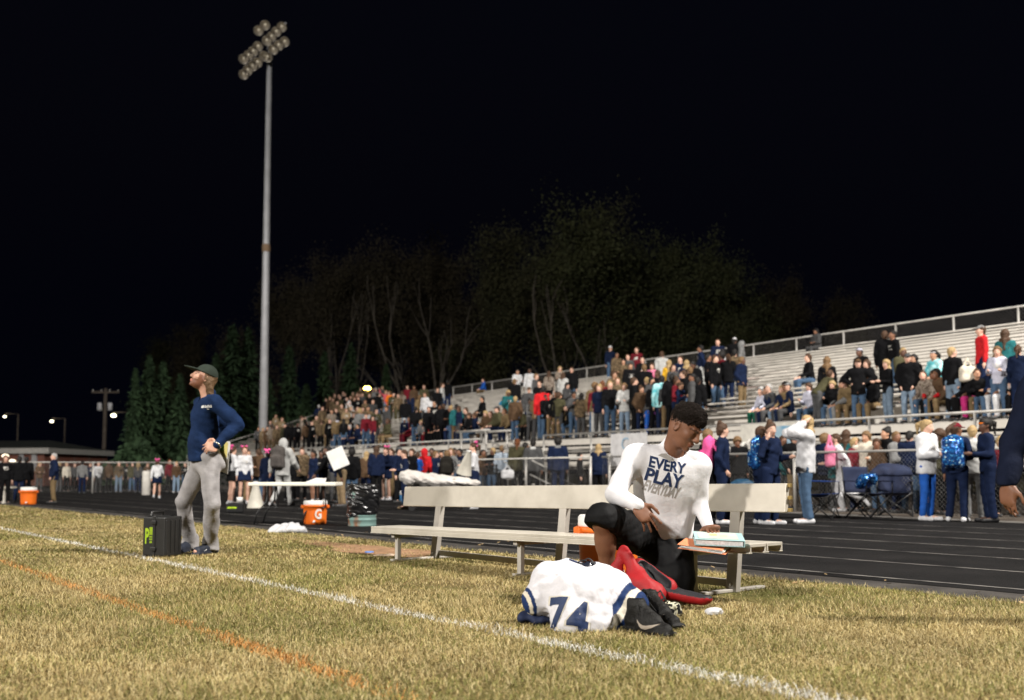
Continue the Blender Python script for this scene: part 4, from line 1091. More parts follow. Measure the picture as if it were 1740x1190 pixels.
def proto(pose, fem, what):
    key = (pose, fem, what)
    if key in PROTO: return PROTO[key]
    J = skeleton(pose, fem); lo, hi = bounds(J)
    X_ = vec(1, 0, 0); fl = (J['f'], 0.70)
    s = Soft(lo, hi, SW)
    sit = POSES[pose][0] == 'sit'
    if what == 'body':
        head_shape(s, J['hc'], J['hr'], J['hf'], J['hu'], 1.0)
        s.cone(J['nek'] - 0.04 * J['t'], J['hc'] - 0.05 * J['hu'] - 0.015 * J['hf'], 0.058, 0.05, 0.03)
        s.cone(J['pel'], J['che'], 0.125, 0.145, 0.04, fl); s.cone(J['shR'], J['shL'], 0.055, 0.055, 0.06)
        for n in 'RL':
            s.cone(J['sh' + n], J['el' + n], 0.045, 0.036, 0.02); s.cone(J['el' + n], J['wr' + n], 0.037, 0.026, 0.012)
            d = unit(J['hd' + n] - J['wr' + n]); q = J['wr' + n] + d * 0.085
            s.cone(J['wr' + n], q, 0.028, 0.040, 0.015, (X_ if abs(d[0]) < 0.6 else vec(0, 1, 0), 0.6)); s.cone(q, J['wr' + n] + d * 0.165, 0.034, 0.022, 0.012, (X_ if abs(d[0]) < 0.6 else vec(0, 1, 0), 0.6))
            s.cone(J['wr' + n] + d * 0.03, J['wr' + n] + d * 0.095 + J['f'] * 0.045, 0.018, 0.013, 0.01)
            s.cone(J['hp' + n], J['kn' + n], 0.081 if fem else 0.076, 0.049, 0.03); s.cone(J['kn' + n], J['kn' + n] * 0.55 + J['an' + n] * 0.45 + vec(0, 0.015, 0), 0.052, 0.052, 0.02); s.cone(J['kn' + n] * 0.6 + J['an' + n] * 0.4, J['an' + n], 0.050, 0.034, 0.02)
            s.cone(J['an' + n] - vec(0, 0, 0.03), J['to' + n] + vec(0, 0, 0.01), 0.034, 0.03, 0.02)
        me = s.mesh('person_body'); V = verts_of(me); set_col(me, 'tint', face_tint(V, J['hc'], J['hr'], J['hf'], J['hu']))
        me.materials.append(skin)
    elif what in ('top', 'bulky', 'crop'):
        off = {'top': 0.018, 'bulky': 0.045, 'crop': 0.010}[what]
        s.cone(J['wai'], J['che'], 0.135 + off, 0.155 + off, 0.04, fl); s.cone(J['shR'] * 0.9 + J['shL'] * 0.1, J['shL'] * 0.9 + J['shR'] * 0.1, 0.062 + off * 0.7, 0.062 + off * 0.7, 0.07)
        if fem: s.ell(J['che'] + J['f'] * 0.07 - J['t'] * 0.04, (0.13, 0.075, 0.08), None, 0.05)
        hem = {'top': -0.07, 'bulky': -0.11, 'crop': -0.02}[what]
        if sit: hem = max(hem, -0.02)
        s.cone(J['pel'] + hem * J['t'], J['wai'], 0.150 + off, 0.138 + off, 0.04, (J['f'], 0.80))
        s.cut(J['pel'] + (hem - 0.03) * J['t'], -J['t'])
        for n in 'RL':
            s.cone(J['sh' + n], J['el' + n], 0.052 + off, 0.044 + off * 0.9, 0.03); s.cone(J['el' + n], J['wr' + n] - 0.0 * Z, 0.044 + off * 0.9, 0.034 + off * 0.6, 0.012)
        s.cone(J['nek'] - 0.02 * J['t'], J['nek'] + 0.05 * J['t'], 0.072, 0.066, 0.03)
        s.wrinkle(0.007, 38, hash(pose) % 97, n=4)
        s.cone(J['nek'] - 0.03 * J['t'] + 0.01 * J['f'], J['hc'] - 0.01 * J['hu'], 0.058, 0.07, 0.005, op='sub')
        me = s.mesh('top')
    elif what == 'hood':
        s.ell(J['nek'] - J['f'] * 0.055 + J['t'] * 0.005, (0.115, 0.062, 0.075), (X_, J['f'], J['t']), 0.02); s.cone(J['nek'] + X_ * 0.08 - J['f'] * 0.02 - 0.01 * J['t'], J['nek'] + J['f'] * 0.075 - 0.05 * J['t'], 0.035, 0.022, 0.03); s.cone(J['nek'] - X_ * 0.08 - J['f'] * 0.02 - 0.01 * J['t'], J['nek'] + J['f'] * 0.075 - 0.05 * J['t'], 0.035, 0.022, 0.03)
        s.wrinkle(0.005, 45, 5); me = s.mesh('hood')
    elif what == 'hood_up':
        ax = (J['hr'], J['hf'], J['hu'])
        s.ell(J['hc'] - 0.015 * J['hf'] + 0.015 * J['hu'], (0.105, 0.128, 0.137), ax); s.cone(J['nek'], J['hc'] - 0.03 * J['hf'], 0.10, 0.10, 0.04)
        s.ell(J['hc'] + 0.10 * J['hf'] - 0.01 * J['hu'], (0.074, 0.085, 0.108), ax, 0.01, 'sub'); s.wrinkle(0.005, 40, 4); me = s.mesh('hood')
    elif what in ('pants', 'slim', 'shorts', 'skirt'):
        off = {'pants': 0.022, 'slim': 0.015, 'shorts': 0.03, 'skirt': 0.02}[what]
        s.cone(J['pel'] - 0.03 * Z, J['pel'] + 0.02 * J['t'], 0.134 + off * 0.5, 0.128 + off * 0.4, 0.03, (J['f'], 0.80))
        for n in 'RL':
            kn, an, hp = J['kn' + n], J['an' + n], J['hp' + n]
            if what == 'skirt':
                s.cone(hp, hp + (kn - hp) * 0.42, 0.105, 0.135, 0.08)
            elif what == 'shorts':
                s.cone(hp, hp + (kn - hp) * 0.82, 0.092 + off, 0.085 + off, 0.04)
            else:
                s.cone(hp, kn, 0.080 + off, 0.050 + off, 0.03); s.cone(kn, an + (kn - an) * 0.05, 0.050 + off, 0.034 + off * 1.4, 0.015)
        if what in ('skirt', 'shorts') and not sit:
            zc = J['hpR'][2] - (0.20 if what == 'skirt' else 0.36); s.cut((0, 0, zc), (0, 0, -1))
        elif not sit and POSES[pose][0] != 'run': s.cut((0, 0, 0.055), (0, 0, -1))
        s.wrinkle(0.006, 34, 3, n=4); me = s.mesh('trousers')
    elif what in ('shoeR', 'shoeL'):
        n = what[-1]; a, to = J['an' + n], J['to' + n]
        s = Soft(np.minimum(a, to) - 0.12, np.maximum(a, to) + 0.1, 0.014)
        heel = a + vec(0, 0.035, -0.045) if POSES[pose][0] != 'run' or n == 'R' else a + vec(0, 0.0, -0.02)
        s.cone(heel, to, 0.042, 0.04, 0.02, (X_, 0.9)); s.cone(heel, a + vec(0, 0.0, 0.0), 0.04, 0.045, 0.03)
        if a[2] < 0.1: s.cut((0, 0, 0.002), (0, 0, -1))
        me = s.mesh('shoe')
    else:                                   # hair and headwear
        hc, r, f, u = J['hc'], J['hr'], J['hf'], J['hu']; ax = (r, f, u)
        back = -J['f'] if True else -f
        s = Soft(hc - 0.62, hc + 0.3, 0.0165)
        if what in ('short', 'long', 'pony', 'bun', 'afro'):
            e = {'short': 0.010, 'long': 0.017, 'pony': 0.010, 'bun': 0.010, 'afro': 0.035}[what]
            s.ell(hc - 0.016 * f + 0.026 * u, np.array((0.078, 0.097, 0.098)) + e, ax, 0.01)
            s.cut(hc + 0.045 * f + 0.035 * u, f * 0.75 - u * 0.62)
            if what != 'long': s.cone(hc - 0.06 * f - 0.02 * u, hc - 0.06 * f - 0.06 * u, 0.06, 0.05, 0.03)
            if what == 'long':
                for sd in (-1, 0, 1):
                    p0 = hc + sd * 0.05 * r - (0.05 if sd == 0 else 0.03) * f + 0.01 * u
                    p1 = J['nek'] + sd * 0.075 * vec(1, 0, 0) * 1.0 + back * (0.075 if sd == 0 else 0.04) + 0.03 * J['t']
                    p2 = p1 - 0.22 * J['t'] + back * 0.035
                    s.cone(p0, p1, 0.055, 0.05, 0.03); s.cone(p1, p2, 0.05, 0.028, 0.02)
            if what == 'pony':
                p0 = hc - 0.115 * f + 0.06 * u; p1 = p0 - 0.07 * f - 0.06 * Z; s.cone(p0, p1, 0.032, 0.038, 0.02); s.cone(p1, p1 - 0.2 * Z - 0.01 * f, 0.038, 0.014, 0.02)
            if what == 'bun': s.ell(hc - 0.07 * f + 0.12 * u, 0.05, None, 0.02)
            s.wrinkle(0.006, 60, 9, n=4)
        elif what == 'cap':
            s.ell(hc - 0.012 * f + 0.032 * u, (0.089, 0.110, 0.100), ax, 0.01); s.cut(hc + 0.035 * u, -u)
            s.cone(hc + 0.08 * f + 0.045 * u, hc + 0.145 * f + 0.038 * u, 0.068, 0.055, 0.01, (u, 0.16))
        elif what == 'beanie':
            s.ell(hc - 0.014 * f + 0.035 * u, (0.092, 0.112, 0.112), ax, 0.01); s.cut(hc + 0.022 * u, -u); s.wrinkle(0.004, 70, 2)
        elif what == 'headband':
            s.ell(hc - 0.012 * f + 0.03 * u, (0.086, 0.106, 0.1), ax, 0.01); s.cut(hc + 0.035 * u, -u); s.cut(hc + 0.065 * u, u)
        elif what == 'bow':
            p = hc - 0.10 * f + 0.10 * u
            for sd in (-1, 1): s.cone(p, p + sd * 0.07 * r + 0.03 * u, 0.02, 0.04, 0.01); s.cone(p, p + sd * 0.05 * r - 0.08 * u, 0.015, 0.025, 0.01)
        me = s.mesh(what)
    PROTO[key] = me
    return me
SK = {'w': (0.60, 0.36, 0.27), 't': (0.46, 0.25, 0.16), 'b': (0.22, 0.105, 0.062), 'd': (0.115, 0.055, 0.035)}
HC = {'k': (0.012, 0.010, 0.009), 'br': (0.07, 0.035, 0.018), 'bl': (0.42, 0.29, 0.14), 'au': (0.16, 0.055, 0.02), 'gr': (0.42, 0.41, 0.40), 'lb': (0.19, 0.11, 0.05)}
COL = {'black': (0.0065, 0.0065, 0.0075), 'navy': (0.009, 0.016, 0.045), 'blue': (0.02, 0.10, 0.42), 'denim': (0.07, 0.12, 0.20), 'light denim': (0.20, 0.27, 0.36), 'grey': (0.19, 0.19, 0.19), 'dark grey': (0.07, 0.07, 0.072), 'white': (0.62, 0.62, 0.64), 'pale grey': (0.48, 0.48, 0.47),
       'red': (0.55, 0.02, 0.025), 'maroon': (0.14, 0.012, 0.02), 'pink': (0.75, 0.22, 0.36), 'hot pink': (0.85, 0.12, 0.36), 'coral': (0.75, 0.14, 0.18), 'orange': (0.85, 0.20, 0.02), 'yellow': (0.75, 0.42, 0.03), 'green': (0.01, 0.09, 0.055), 'teal': (0.02, 0.12, 0.13), 'olive': (0.07, 0.065, 0.035), 'khaki': (0.18, 0.125, 0.066), 'tan': (0.27, 0.195, 0.115), 'brown': (0.10, 0.06, 0.035),
       'purple': (0.12, 0.035, 0.16), 'bright blue': (0.03, 0.22, 0.72), 'cream': (0.66, 0.60, 0.50), 'lilac': (0.52, 0.52, 0.62), 'magenta': (0.45, 0.03, 0.16)}
SPECIAL = {'camouflage': camo, 'pale camouflage': camo2, 'plaid': plaid, 'aqua tie-dye': tiedye}
def dress(o, colname, base=fabric, jit=0.08):
    if colname in SPECIAL:
        o.color = (1, 1, 1, 1)
        m = SPECIAL[colname]
    else:
        c = COL[colname]; k = 1 + rng.normal(0, jit)
        o.color = (c[0] * k, c[1] * k, c[2] * k, 1); m = base
    o.material_slots[0].link = 'OBJECT'; o.material_slots[0].material = m
def kid(name, me, parent):
    if len(me.materials) == 0: me.materials.append(fabric)
    o = bpy.data.objects.new(name, me); C.objects.link(o); o.parent = parent; return o
N_PEOPLE = [0]
def person(loc, rz, pose='stand', fem=False, height=1.72, top='black', bottom='denim', hair='short', hc='br', sk='w', cut='top', legs='pants', hood=None, cap=None, shoes='dark grey', label=None, group=None, extra=None, name='person'):
    b_ = kid(name, proto(pose, fem, 'body'), None)
    b_.location = loc; b_.rotation_euler = (0, 0, rz); k = height / 1.75; b_.scale = (k, k, k)
    c = SK[sk]; j = 1 + rng.normal(0, 0.07); b_.color = (c[0] * j, c[1] * j, c[2] * j, 1)
    o = kid('top', proto(pose, fem, cut), b_); dress(o, top, printed_fabric)
    if legs != 'none':
        o = kid({'skirt': 'skirt', 'shorts': 'shorts'}.get(legs, 'trousers'), proto(pose, fem, legs), b_); dress(o, bottom, denim)
    for n in 'RL':
        o = kid('shoe', proto(pose, fem, 'shoe' + n), b_); dress(o, shoes, shoe_m)
    if hood == 'up': o = kid('hood', proto(pose, fem, 'hood_up'), b_); dress(o, top, jit=0)
    else:
        if hood: o = kid('hood', proto(pose, fem, 'hood'), b_); dress(o, hood if hood in COL or hood in SPECIAL else top, jit=0)
        if hair: o = kid('hair', proto(pose, fem, hair), b_); c = HC[hc]; o.color = (*c, 1); o.material_slots[0].link = 'OBJECT'; o.material_slots[0].material = hairm
    if cap: kind, cc = cap; o = kid(kind, proto(pose, fem, kind), b_); dress(o, cc)
    if extra:
        for kind, cc in extra: o = kid('hair_bow' if kind == 'bow' else kind, proto(pose, fem, kind), b_); dress(o, cc)
    tag(b_, label, 'person', group)
    N_PEOPLE[0] += 1
    return b_
# ------------------------------------------------------------------ the crowd, each person placed where they stand or sit
PEOPLE = []
PUT = [0]
SKIP = {i for a, b in ((75, 75), (81, 81), (85, 85), (109, 109), (120, 120), (191, 192), (194, 195), (197, 198), (200, 200), (202, 202), (251, 251), (254, 279), (284, 284), (287, 287), (289, 289), (291, 291), (296, 304), (306, 306), (308, 308), (310, 310), (312, 316), (319, 322), (325, 331), (333, 333), (335, 335), (338, 338), (347, 348), (350, 358), (362, 362), (371, 371), (373, 373), (387, 406), (409, 409), (413, 413), (418, 419), (425, 428), (431, 431), (433, 439), (441, 448), (451, 454), (456, 460)) for i in range(a, b + 1)}      # people who would stand wholly hidden behind others are left out
POSE_WORD = {'stand': 'standing', 'pockets': 'with hands in pockets', 'phone': 'with phone', 'crossed': 'with crossed arms', 'hips': 'standing with hands on hips', 'hold': 'with raised forearms', 'hands_head': 'with both hands in the hair', 'walk': 'walking', 'walk2': 'walking', 'talk': 'turned aside', 'ear': 'hand to ear', 'run': 'running', 'sit': 'seated', 'sit_fwd': 'seated leaning forward', 'sit_turn': 'seated and turned aside', 'sit_phone': 'seated with phone', 'sit_cross': 'seated with crossed arms', 'bend': 'bending over', 'wave': 'raising an arm', 'contra': 'standing at ease'}
def facing(loc, deg):
    c = unit(vec(-loc[0], -loc[1], 0)); a = R(deg)
    d = vec(c[0] * math.cos(a) - c[1] * math.sin(a), c[0] * math.sin(a) + c[1] * math.cos(a), 0)
    return math.atan2(d[0], -d[1])
def spec_of(s):
    q = s.split(); fem = 'f' in q; q = [w for w in q if w != 'f']
    return fem, (q[0] if q[0] != '-' else None), q[1], q[2]
def put(loc, px, ytop, pose, face, top, bottom, hs, zone, h, **k):
    PUT[0] += 1
    if PUT[0] in SKIP: return None
    fem, hair, hcol, sk = spec_of(hs)
    lab = k.pop('lab', None); grp = k.pop('group', zone[1])
    rz = facing(loc, face) if face is not None else k.pop('rz')
    if lab is None:
        g_ = {'bulky': 'coat'}.get(k.get('cut', 'top'), 'hoodie' if k.get('hood') else 'top')
        lab = 'person in %s %s %s %s' % (top, g_, POSE_WORD[pose], zone[0])
    o = person(loc, rz, pose, fem, h, top, bottom, hair, hcol, sk, label=lab, group=grp, **k)
    PEOPLE.append((px, o)); return o
ZB = lambda px: ('at the packed far end', 'spectators at the far bleacher end') if px < 640 else ('left of the stair', 'spectators left of the bleacher stair') if px < 835 else ('in rows above the stair', 'spectators above the bleacher stair') if px < 1005 else ('behind the kneeling player', 'spectators behind the kneeling player') if px < 1275 else ('in the near rows', 'spectators in the near bleacher rows')
def r(px, ytop, pose, face, top, bottom, hs, h=None, row=None, **k):
    """a spectator on the bleachers: the row is the one that puts the head at this height"""
    sit = pose.startswith('sit'); fem = ' f' in ' ' + hs or hs.startswith('f')
    h0 = h or (1.64 if fem else 1.74)
    best = None
    for i in range(ROWS):
        p = (P0 + RUN * i + (0.47 if sit else 0.16)) if i < ROWS else 18.75
        z = FZ + RISE * i if i < ROWS else WZ
        if i == ROWS and sit: continue
        if row is not None and i != row: continue
        d, s = bx_at(px, p)
        if s > S1 - 0.4 or s < S0: continue
        loc = BB(p, s, z)
        for kk in (1.0,):
            y = pix(loc + Z * (h0 * (1.372 if sit else 1.765) / 1.75))[1]
            e = abs(y - ytop)
            if best is None or e < best[0]: best = (e, loc, d, y)
    if best is None: return None
    e, loc, d, y = best
    zt = P(px, ytop, loc[1])[2]
    h1 = (zt - loc[2]) / ((1.372 if sit else 1.765) / 1.75)
    h1 = min(max(h1, h0 * 0.9), h0 * 1.09)
    if sit and face is not None:
        k['rz'] = facing(loc, 0) * 0 + math.atan2(-B2[0], B2[1]) + R(face) * 0.5; face = None
    return put(tuple(loc), px, ytop, pose, face, top, bottom, hs, ZB(px), h1, **k)
ZT = lambda px: ('by the far track fence', 'people along the far fence') if px < 360 else ('by the folding table', 'people on the track by the folding table') if px < 600 else ('beyond the bench', 'people on the track beyond the bench') if px < 1000 else ('near the camp chairs', 'people on the track near the camp chairs')
def g(px, ytop, yfeet, pose, face, top, bottom, hs, **k):
    """a person standing on the ground, feet at this height in the picture"""
    loc = G(px, yfeet); zt = P(px, ytop, loc[1])[2]
    h = zt / (1.765 / 1.75) * (1.06 if pose in ('run', 'walk', 'walk2') else 1.0) * (1.32 if pose == 'bend' else 1)
    h = min(max(h, 1.25), 2.0)
    return put((loc[0], loc[1], 0.012), px, ytop, pose, face, top, bottom, hs, ZT(px), h, **k)
def q(px, ytop, pose, face, top, bottom, hs, p=17.4, **k):
    """a person between the fence and the bleachers"""
    d, s = bx_at(px, p); loc = BB(p, s, 0); zt = P(px, ytop, d)[2]
    h = min(max(zt, 1.3), 1.95)
    return put((loc[0], loc[1], 0.012), px, ytop, pose, face, top, bottom, hs, ('behind the fence', 'people behind the chain link fence'), h, **k)

# near bleacher rows
r(1673, 551, 'stand', -70, 'red', 'navy', 'short br w', cap=('cap', 'grey'), lab='person in red and black jacket and grey cap standing high in the bleachers')
r(1714, 558, 'stand', 165, 'teal', 'navy', 'f long br w', lab='person in dark teal jacket seen from behind next to the red jacket')
r(1700, 587, 'hold', -15, 'lilac', 'denim', 'f long lb w', hood=True, lab='long haired person in pale grey sweatshirt and jeans below the red jacket')
r(1735, 601, 'stand', 170, 'navy', 'navy', 'f pony br w', lab='person in navy and white cheer jacket at the frame edge')
r(1595, 593, 'sit', -20, 'aqua tie-dye', 'black', 'f pony k t', cap=('headband', 'white'), lab='seated person in aqua shirt with white headband')
r(1560, 601, 'sit', -10, 'black', 'black', 'f long k t', lab='seated dark haired person in black beside the white headband')
r(1622, 588, 'talk', 150, 'black', 'light denim', 'f short bl w', lab='person in black sweater and pale jeans with cream tote bag')
r(1591, 628, 'sit', 20, 'red', 'black', 'f short br b', lab='seated person in red jacket behind the cream tote bag')
r(1655, 619, 'sit', -20, 'black', 'magenta', 'short k d', lab='seated person in black with magenta jacket over the knees')
r(1712, 664, 'sit', -30, 'white', 'white', 'short k b', hood='up', lab='child in white hoodie with hood up at the front rail')
r(1546, 612, 'pockets', -20, 'black', 'light denim', 'short br w', cap=('cap', 'dark grey'), cut='bulky', lab='person in black jacket, dark cap and blue jeans at the front rows')
r(1511, 615, 'hold', -60, 'black', 'light denim', 'f long bl w', lab='blond person in black jacket and blue jeans beside the dark cap')
r(1461, 629, 'hips', -10, 'black', 'denim', 'short br w', cap=('cap', 'brown'), cut='bulky', lab='person in black jacket and brown hat with hands on hips')
r(1437, 681, 'sit', -40, 'grey', 'grey', 'f short k t', cap=('beanie', 'black'), cut='bulky', lab='seated person in grey sweater and black beanie at the front rail')
r(1381, 693, 'sit_phone', 0, 'lilac', 'denim', 'f long br w', lab='seated person in lilac hoodie with long dark hair at the front rail')
r(1408, 605, 'stand', 175, 'black', 'denim', 'f long lb w', lab='person in black jacket and jeans seen from behind with long brown hair')
r(1390, 632, 'bend', 120, 'olive', 'dark grey', 'short br w', lab='person in olive jacket bending beside the long brown hair')
r(1393, 569, 'sit_cross', -30, 'dark grey', 'dark grey', 'short k b', cap=('cap', 'black'), row=17, cut='bulky', lab='person in grey patterned jacket and dark cap seated on the top row')
r(1380, 600, 'sit', -60, 'black', 'denim', 'short br w', lab='person in black shirt and jeans sitting with legs stretched, near the top row')
r(1508, 561, 'stand', 160, 'black', 'black', 'short br b', cut='bulky', lab='person in black standing near the top rail, the left one of two')
r(1522, 560, 'stand', -60, 'black', 'denim', 'short k b', lab='person in black with jeans standing near the top rail, the right one of two')
r(1476, 587, 'sit_fwd', -10, 'black', 'khaki', 'short k d', cap=('cap', 'lilac'), lab='seated person in black with pale visor cap, high in the bleachers')
r(1194, 583, 'walk', -95, 'navy', 'pale grey', 'short k b', cap=('cap', 'black'), h=1.85, shoes='white', lab='person in navy jacket and grey sweatpants stepping along a row')
r(1222, 575, 'stand', 0, 'navy', 'navy', 'short br w', hood=True, lab='person in navy hoodie with a red sleeve below the top rail')
r(1230, 592, 'stand', 170, 'white', 'denim', 'f long k t', lab='long black haired person in white shirt and jeans near the top rows')
r(1250, 572, 'stand', 150, 'black', 'black', 'short k d', cap=('cap', 'white'), cut='bulky', lab='person in black tracksuit with white stripes and white cap')
r(1262, 579, 'pockets', 90, 'grey', 'red', 'short k d', hood='up', lab='person in grey hood beside the black tracksuit')
r(1298, 666, 'sit', -20, 'lilac', 'green', 'f afro gr w', lab='white haired person in pale sweater with dark green blanket over the knees')
r(1311, 654, 'sit', -10, 'dark grey', 'dark grey', 'short gr w', lab='grey haired person in dark jacket seated behind the white haired person')
r(1307, 689, 'sit', -30, 'navy', 'navy', 'f long k t', lab='dark haired person in navy seated in front of the green blanket')
r(1333, 666, 'sit', -10, 'navy', 'light denim', 'f short bl w', lab='small blond person in navy seated among the older spectators')
r(1340, 682, 'sit', -10, 'khaki', 'dark grey', 'afro k b', lab='curly haired person in olive brown sweater seated in the near rows')
r(1343, 657, 'sit_turn', -60, 'navy', 'navy', 'short k w', cap=('cap', 'grey'), lab='person in navy track jacket and grey cap seated with face turned away')
# behind the kneeling player
r(1038, 587, 'stand', 30, 'navy', 'denim', 'short br w', cap=('cap', 'white'), h=1.8, lab='tall person in navy jacket and white cap on the top row')
r(1049, 598, 'stand', 25, 'camouflage', 'camouflage', 'short k b', hood=True); r(1061, 609, 'hold', -20, 'camouflage', 'olive', 'f long k t', hood=True); r(1068, 601, 'stand', -10, 'dark grey', 'dark grey', 'short br w')
r(1083, 589, 'stand', -20, 'maroon', 'maroon', 'short br w', hood=True, h=1.8); r(1096, 618, 'stand', 170, 'black', 'black', 'short lb w', cut='bulky', h=1.8)
r(1126, 596, 'stand', 175, 'pale grey', 'light denim', 'short br w', lab='person in striped grey sweater and pale jeans seen from behind')
r(1110, 616, 'hold', -30, 'pink', 'dark grey', 'f long br w'); r(1138, 611, 'stand', 170, 'yellow', 'denim', 'f long bl w', lab='blond person in yellow top seen from behind')
r(1158, 604, 'talk', 0, 'navy', 'denim', 'short br w'); r(1168, 611, 'stand', 180, 'navy', 'light denim', 'f long bl w', lab='blond person in navy with small bright blue bag')
r(1126, 637, 'stand', 178, 'aqua tie-dye', 'navy', 'short k w', hood=True, cut='bulky', h=1.8, lab='person in aqua tie-dye hoodie seen from behind')
r(1143, 634, 'stand', 170, 'black', 'black', 'short k b', cut='bulky'); r(1179, 633, 'contra', -95, 'dark grey', 'denim', 'short k b', cut='bulky'); r(1187, 640, 'stand', 150, 'black', 'denim', 'short k d', cut='bulky')
r(1014, 652, 'stand', 170, 'maroon', 'pale grey', 'short br w'); r(1024, 646, 'stand', 178, 'maroon', 'denim', 'f long au w', cut='bulky', lab='person with long auburn hair in dark jacket and jeans from behind')
r(1037, 646, 'stand', 20, 'black', 'denim', 'short bl w', lab='blond person in black facing the field behind the auburn hair')
r(1062, 650, 'hold', -20, 'pale grey', 'light denim', 'f long lb w', cut='bulky', lab='person in shaggy pale grey fur coat with long brown hair')
r(1050, 640, 'stand', 10, 'camouflage', 'brown', 'f long lb w'); r(1104, 668, 'bend', 150, 'dark grey', 'blue', 'f long br w', cut='bulky', lab='person in grey coat leaning over a purple bag')
r(1078, 640, 'stand', 100, 'black', 'black', 'short br w', cut='bulky'); r(1113, 650, 'stand', 160, 'black', 'black', 'short k b', cut='bulky'); r(1093, 605, 'talk', 20, 'black', 'dark grey', 'short k w')
r(1145, 618, 'stand', 30, 'dark grey', 'light denim', 'f pony br w'); r(1205, 600, 'stand', 90, 'black', 'black', 'short k b')
# above the stair
r(879, 627, 'hold', 20, 'white', 'dark grey', 'short k t'); r(900, 625, 'stand', -10, 'white', 'pale grey', 'short k d', hood=True, lab='person in white hoodie with maroon print below the top rail')
r(911, 634, 'stand', 60, 'dark grey', 'dark grey', 'short lb w'); r(874, 643, 'stand', 155, 'black', 'light denim', 'short lb w', cut='bulky', lab='person in black jacket and very pale jeans seen from behind')
r(899, 657, 'stand', 0, 'dark grey', 'navy', 'short br w', cap=('cap', 'brown'), cut='bulky'); r(923, 655, 'stand', 178, 'red', 'denim', 'short k w', cut='bulky', hood=True, h=1.84, lab='person in bright red hooded jacket and jeans seen from behind')
r(917, 646, 'talk', 10, 'black', 'black', 'short br w'); r(933, 630, 'stand', 175, 'pale camouflage', 'black', 'f long br w', hood=True); r(952, 622, 'hold', 0, 'pale camouflage', 'black', 'f long bl w', hood=True)
r(957, 633, 'stand', 150, 'pale grey', 'black', 'f long br w', cut='bulky'); r(972, 623, 'contra', -30, 'black', 'denim', 'short br w', cut='bulky')
r(823, 649, 'sit', -30, 'blue', 'khaki', 'short br w', row=17, hood=True, lab='person in blue hooded jacket seated alone on the top row')
r(822, 673, 'sit', -10, 'black', 'black', 'short k t'); r(829, 697, 'sit_phone', 20, 'brown', 'brown', 'f long bl w', cut='bulky'); r(848, 689, 'sit', -10, 'olive', 'navy', 'short br w', cap=('cap', 'dark grey'), cut='bulky')
r(872, 702, 'sit', 10, 'tan', 'tan', 'f short br w', h=1.35); r(889, 696, 'sit_phone', 10, 'olive', 'denim', 'short br w', cut='bulky'); r(957, 683, 'sit', 30, 'tan', 'khaki', 'short k w', cap=('cap', 'black'), cut='bulky', lab='person in tan coat and black cap seated near the red jacket')
r(977, 683, 'sit_fwd', -70, 'black', 'denim', 'short k w', cap=('cap', 'dark grey'), cut='bulky', lab='person in black jacket and grey cap seated bending forward'); r(946, 664, 'stand', -40, 'black', 'khaki', 'short k b', cut='bulky'); r(937, 672, 'pockets', 0, 'black', 'khaki', 'short br w')
r(862, 668, 'sit', 0, 'black', 'black', 'short k b'); r(905, 700, 'sit', 0, 'olive', 'black', 'short k b', cut='bulky'); r(836, 718, 'sit', 10, 'brown', 'dark grey', 'short br w')
# middle left rows
r(775, 707, 'sit_turn', -50, 'blue', 'navy', 'short br w', cut='bulky', h=1.95, lab='person in royal blue jacket with white yoke seated at the front rail'); r(766, 722, 'sit', 0, 'red', 'red', 'f short bl w', h=1.4)
r(748, 687, 'stand', -20, 'black', 'black', 'short k b', hood=True); r(745, 708, 'sit', 0, 'black', 'black', 'short k t', cut='bulky'); r(760, 645, 'stand', 170, 'black', 'navy', 'short k b', lab='person in black jersey with white numeral seen from behind'); r(751, 650, 'stand', 80, 'pale grey', 'denim', 'short br w')
r(743, 658, 'stand', 20, 'black', 'black', 'short br w'); r(720, 653, 'stand', 0, 'olive', 'dark grey', 'short br w'); r(722, 666, 'stand', -40, 'white', 'dark grey', 'short br t'); r(732, 672, 'stand', 175, 'white', 'grey', 'short k b')
r(703, 655, 'stand', 10, 'brown', 'black', 'short br b'); r(692, 654, 'stand', -30, 'maroon', 'black', 'short br w'); r(713, 671, 'stand', 175, 'khaki', 'denim', 'f long lb w', cut='bulky', lab='person in long khaki coat and jeans seen from behind'); r(689, 677, 'stand', 170, 'black', 'light denim', 'short k b', cut='bulky')
r(668, 666, 'hold', 10, 'olive', 'olive', 'short k w', cut='bulky', h=1.8); r(655, 663, 'wave', 20, 'coral', 'light denim', 'f long bl w', lab='person in coral hoodie with bright orange sleeve and pale jeans'); r(649, 656, 'stand', 0, 'dark grey', 'black', 'f long bl w'); r(661, 664, 'talk', -40, 'orange', 'denim', 'f long lb w', h=1.7)
r(640, 667, 'stand', 175, 'black', 'denim', 'short k w', cut='bulky', h=1.8, lab='person in black coat and blue jeans seen from behind in the student crowd'); r(638, 659, 'stand', 0, 'grey', 'black', 'afro gr w'); r(687, 714, 'stand', 10, 'navy', 'navy', 'short k b', h=1.35, cap=('beanie', 'white'), lab='small child in navy with white hat in the lower bleacher rows')
r(698, 707, 'sit', 0, 'maroon', 'maroon', 'short k b'); r(718, 715, 'sit_turn', 60, 'blue', 'denim', 'f long bl w'); r(733, 711, 'sit', 20, 'red', 'maroon', 'f short bl w'); r(722, 728, 'sit_fwd', 40, 'grey', 'black', 'f long bl w', cut='bulky'); r(781, 689, 'sit', 0, 'black', 'black', 'short k b')
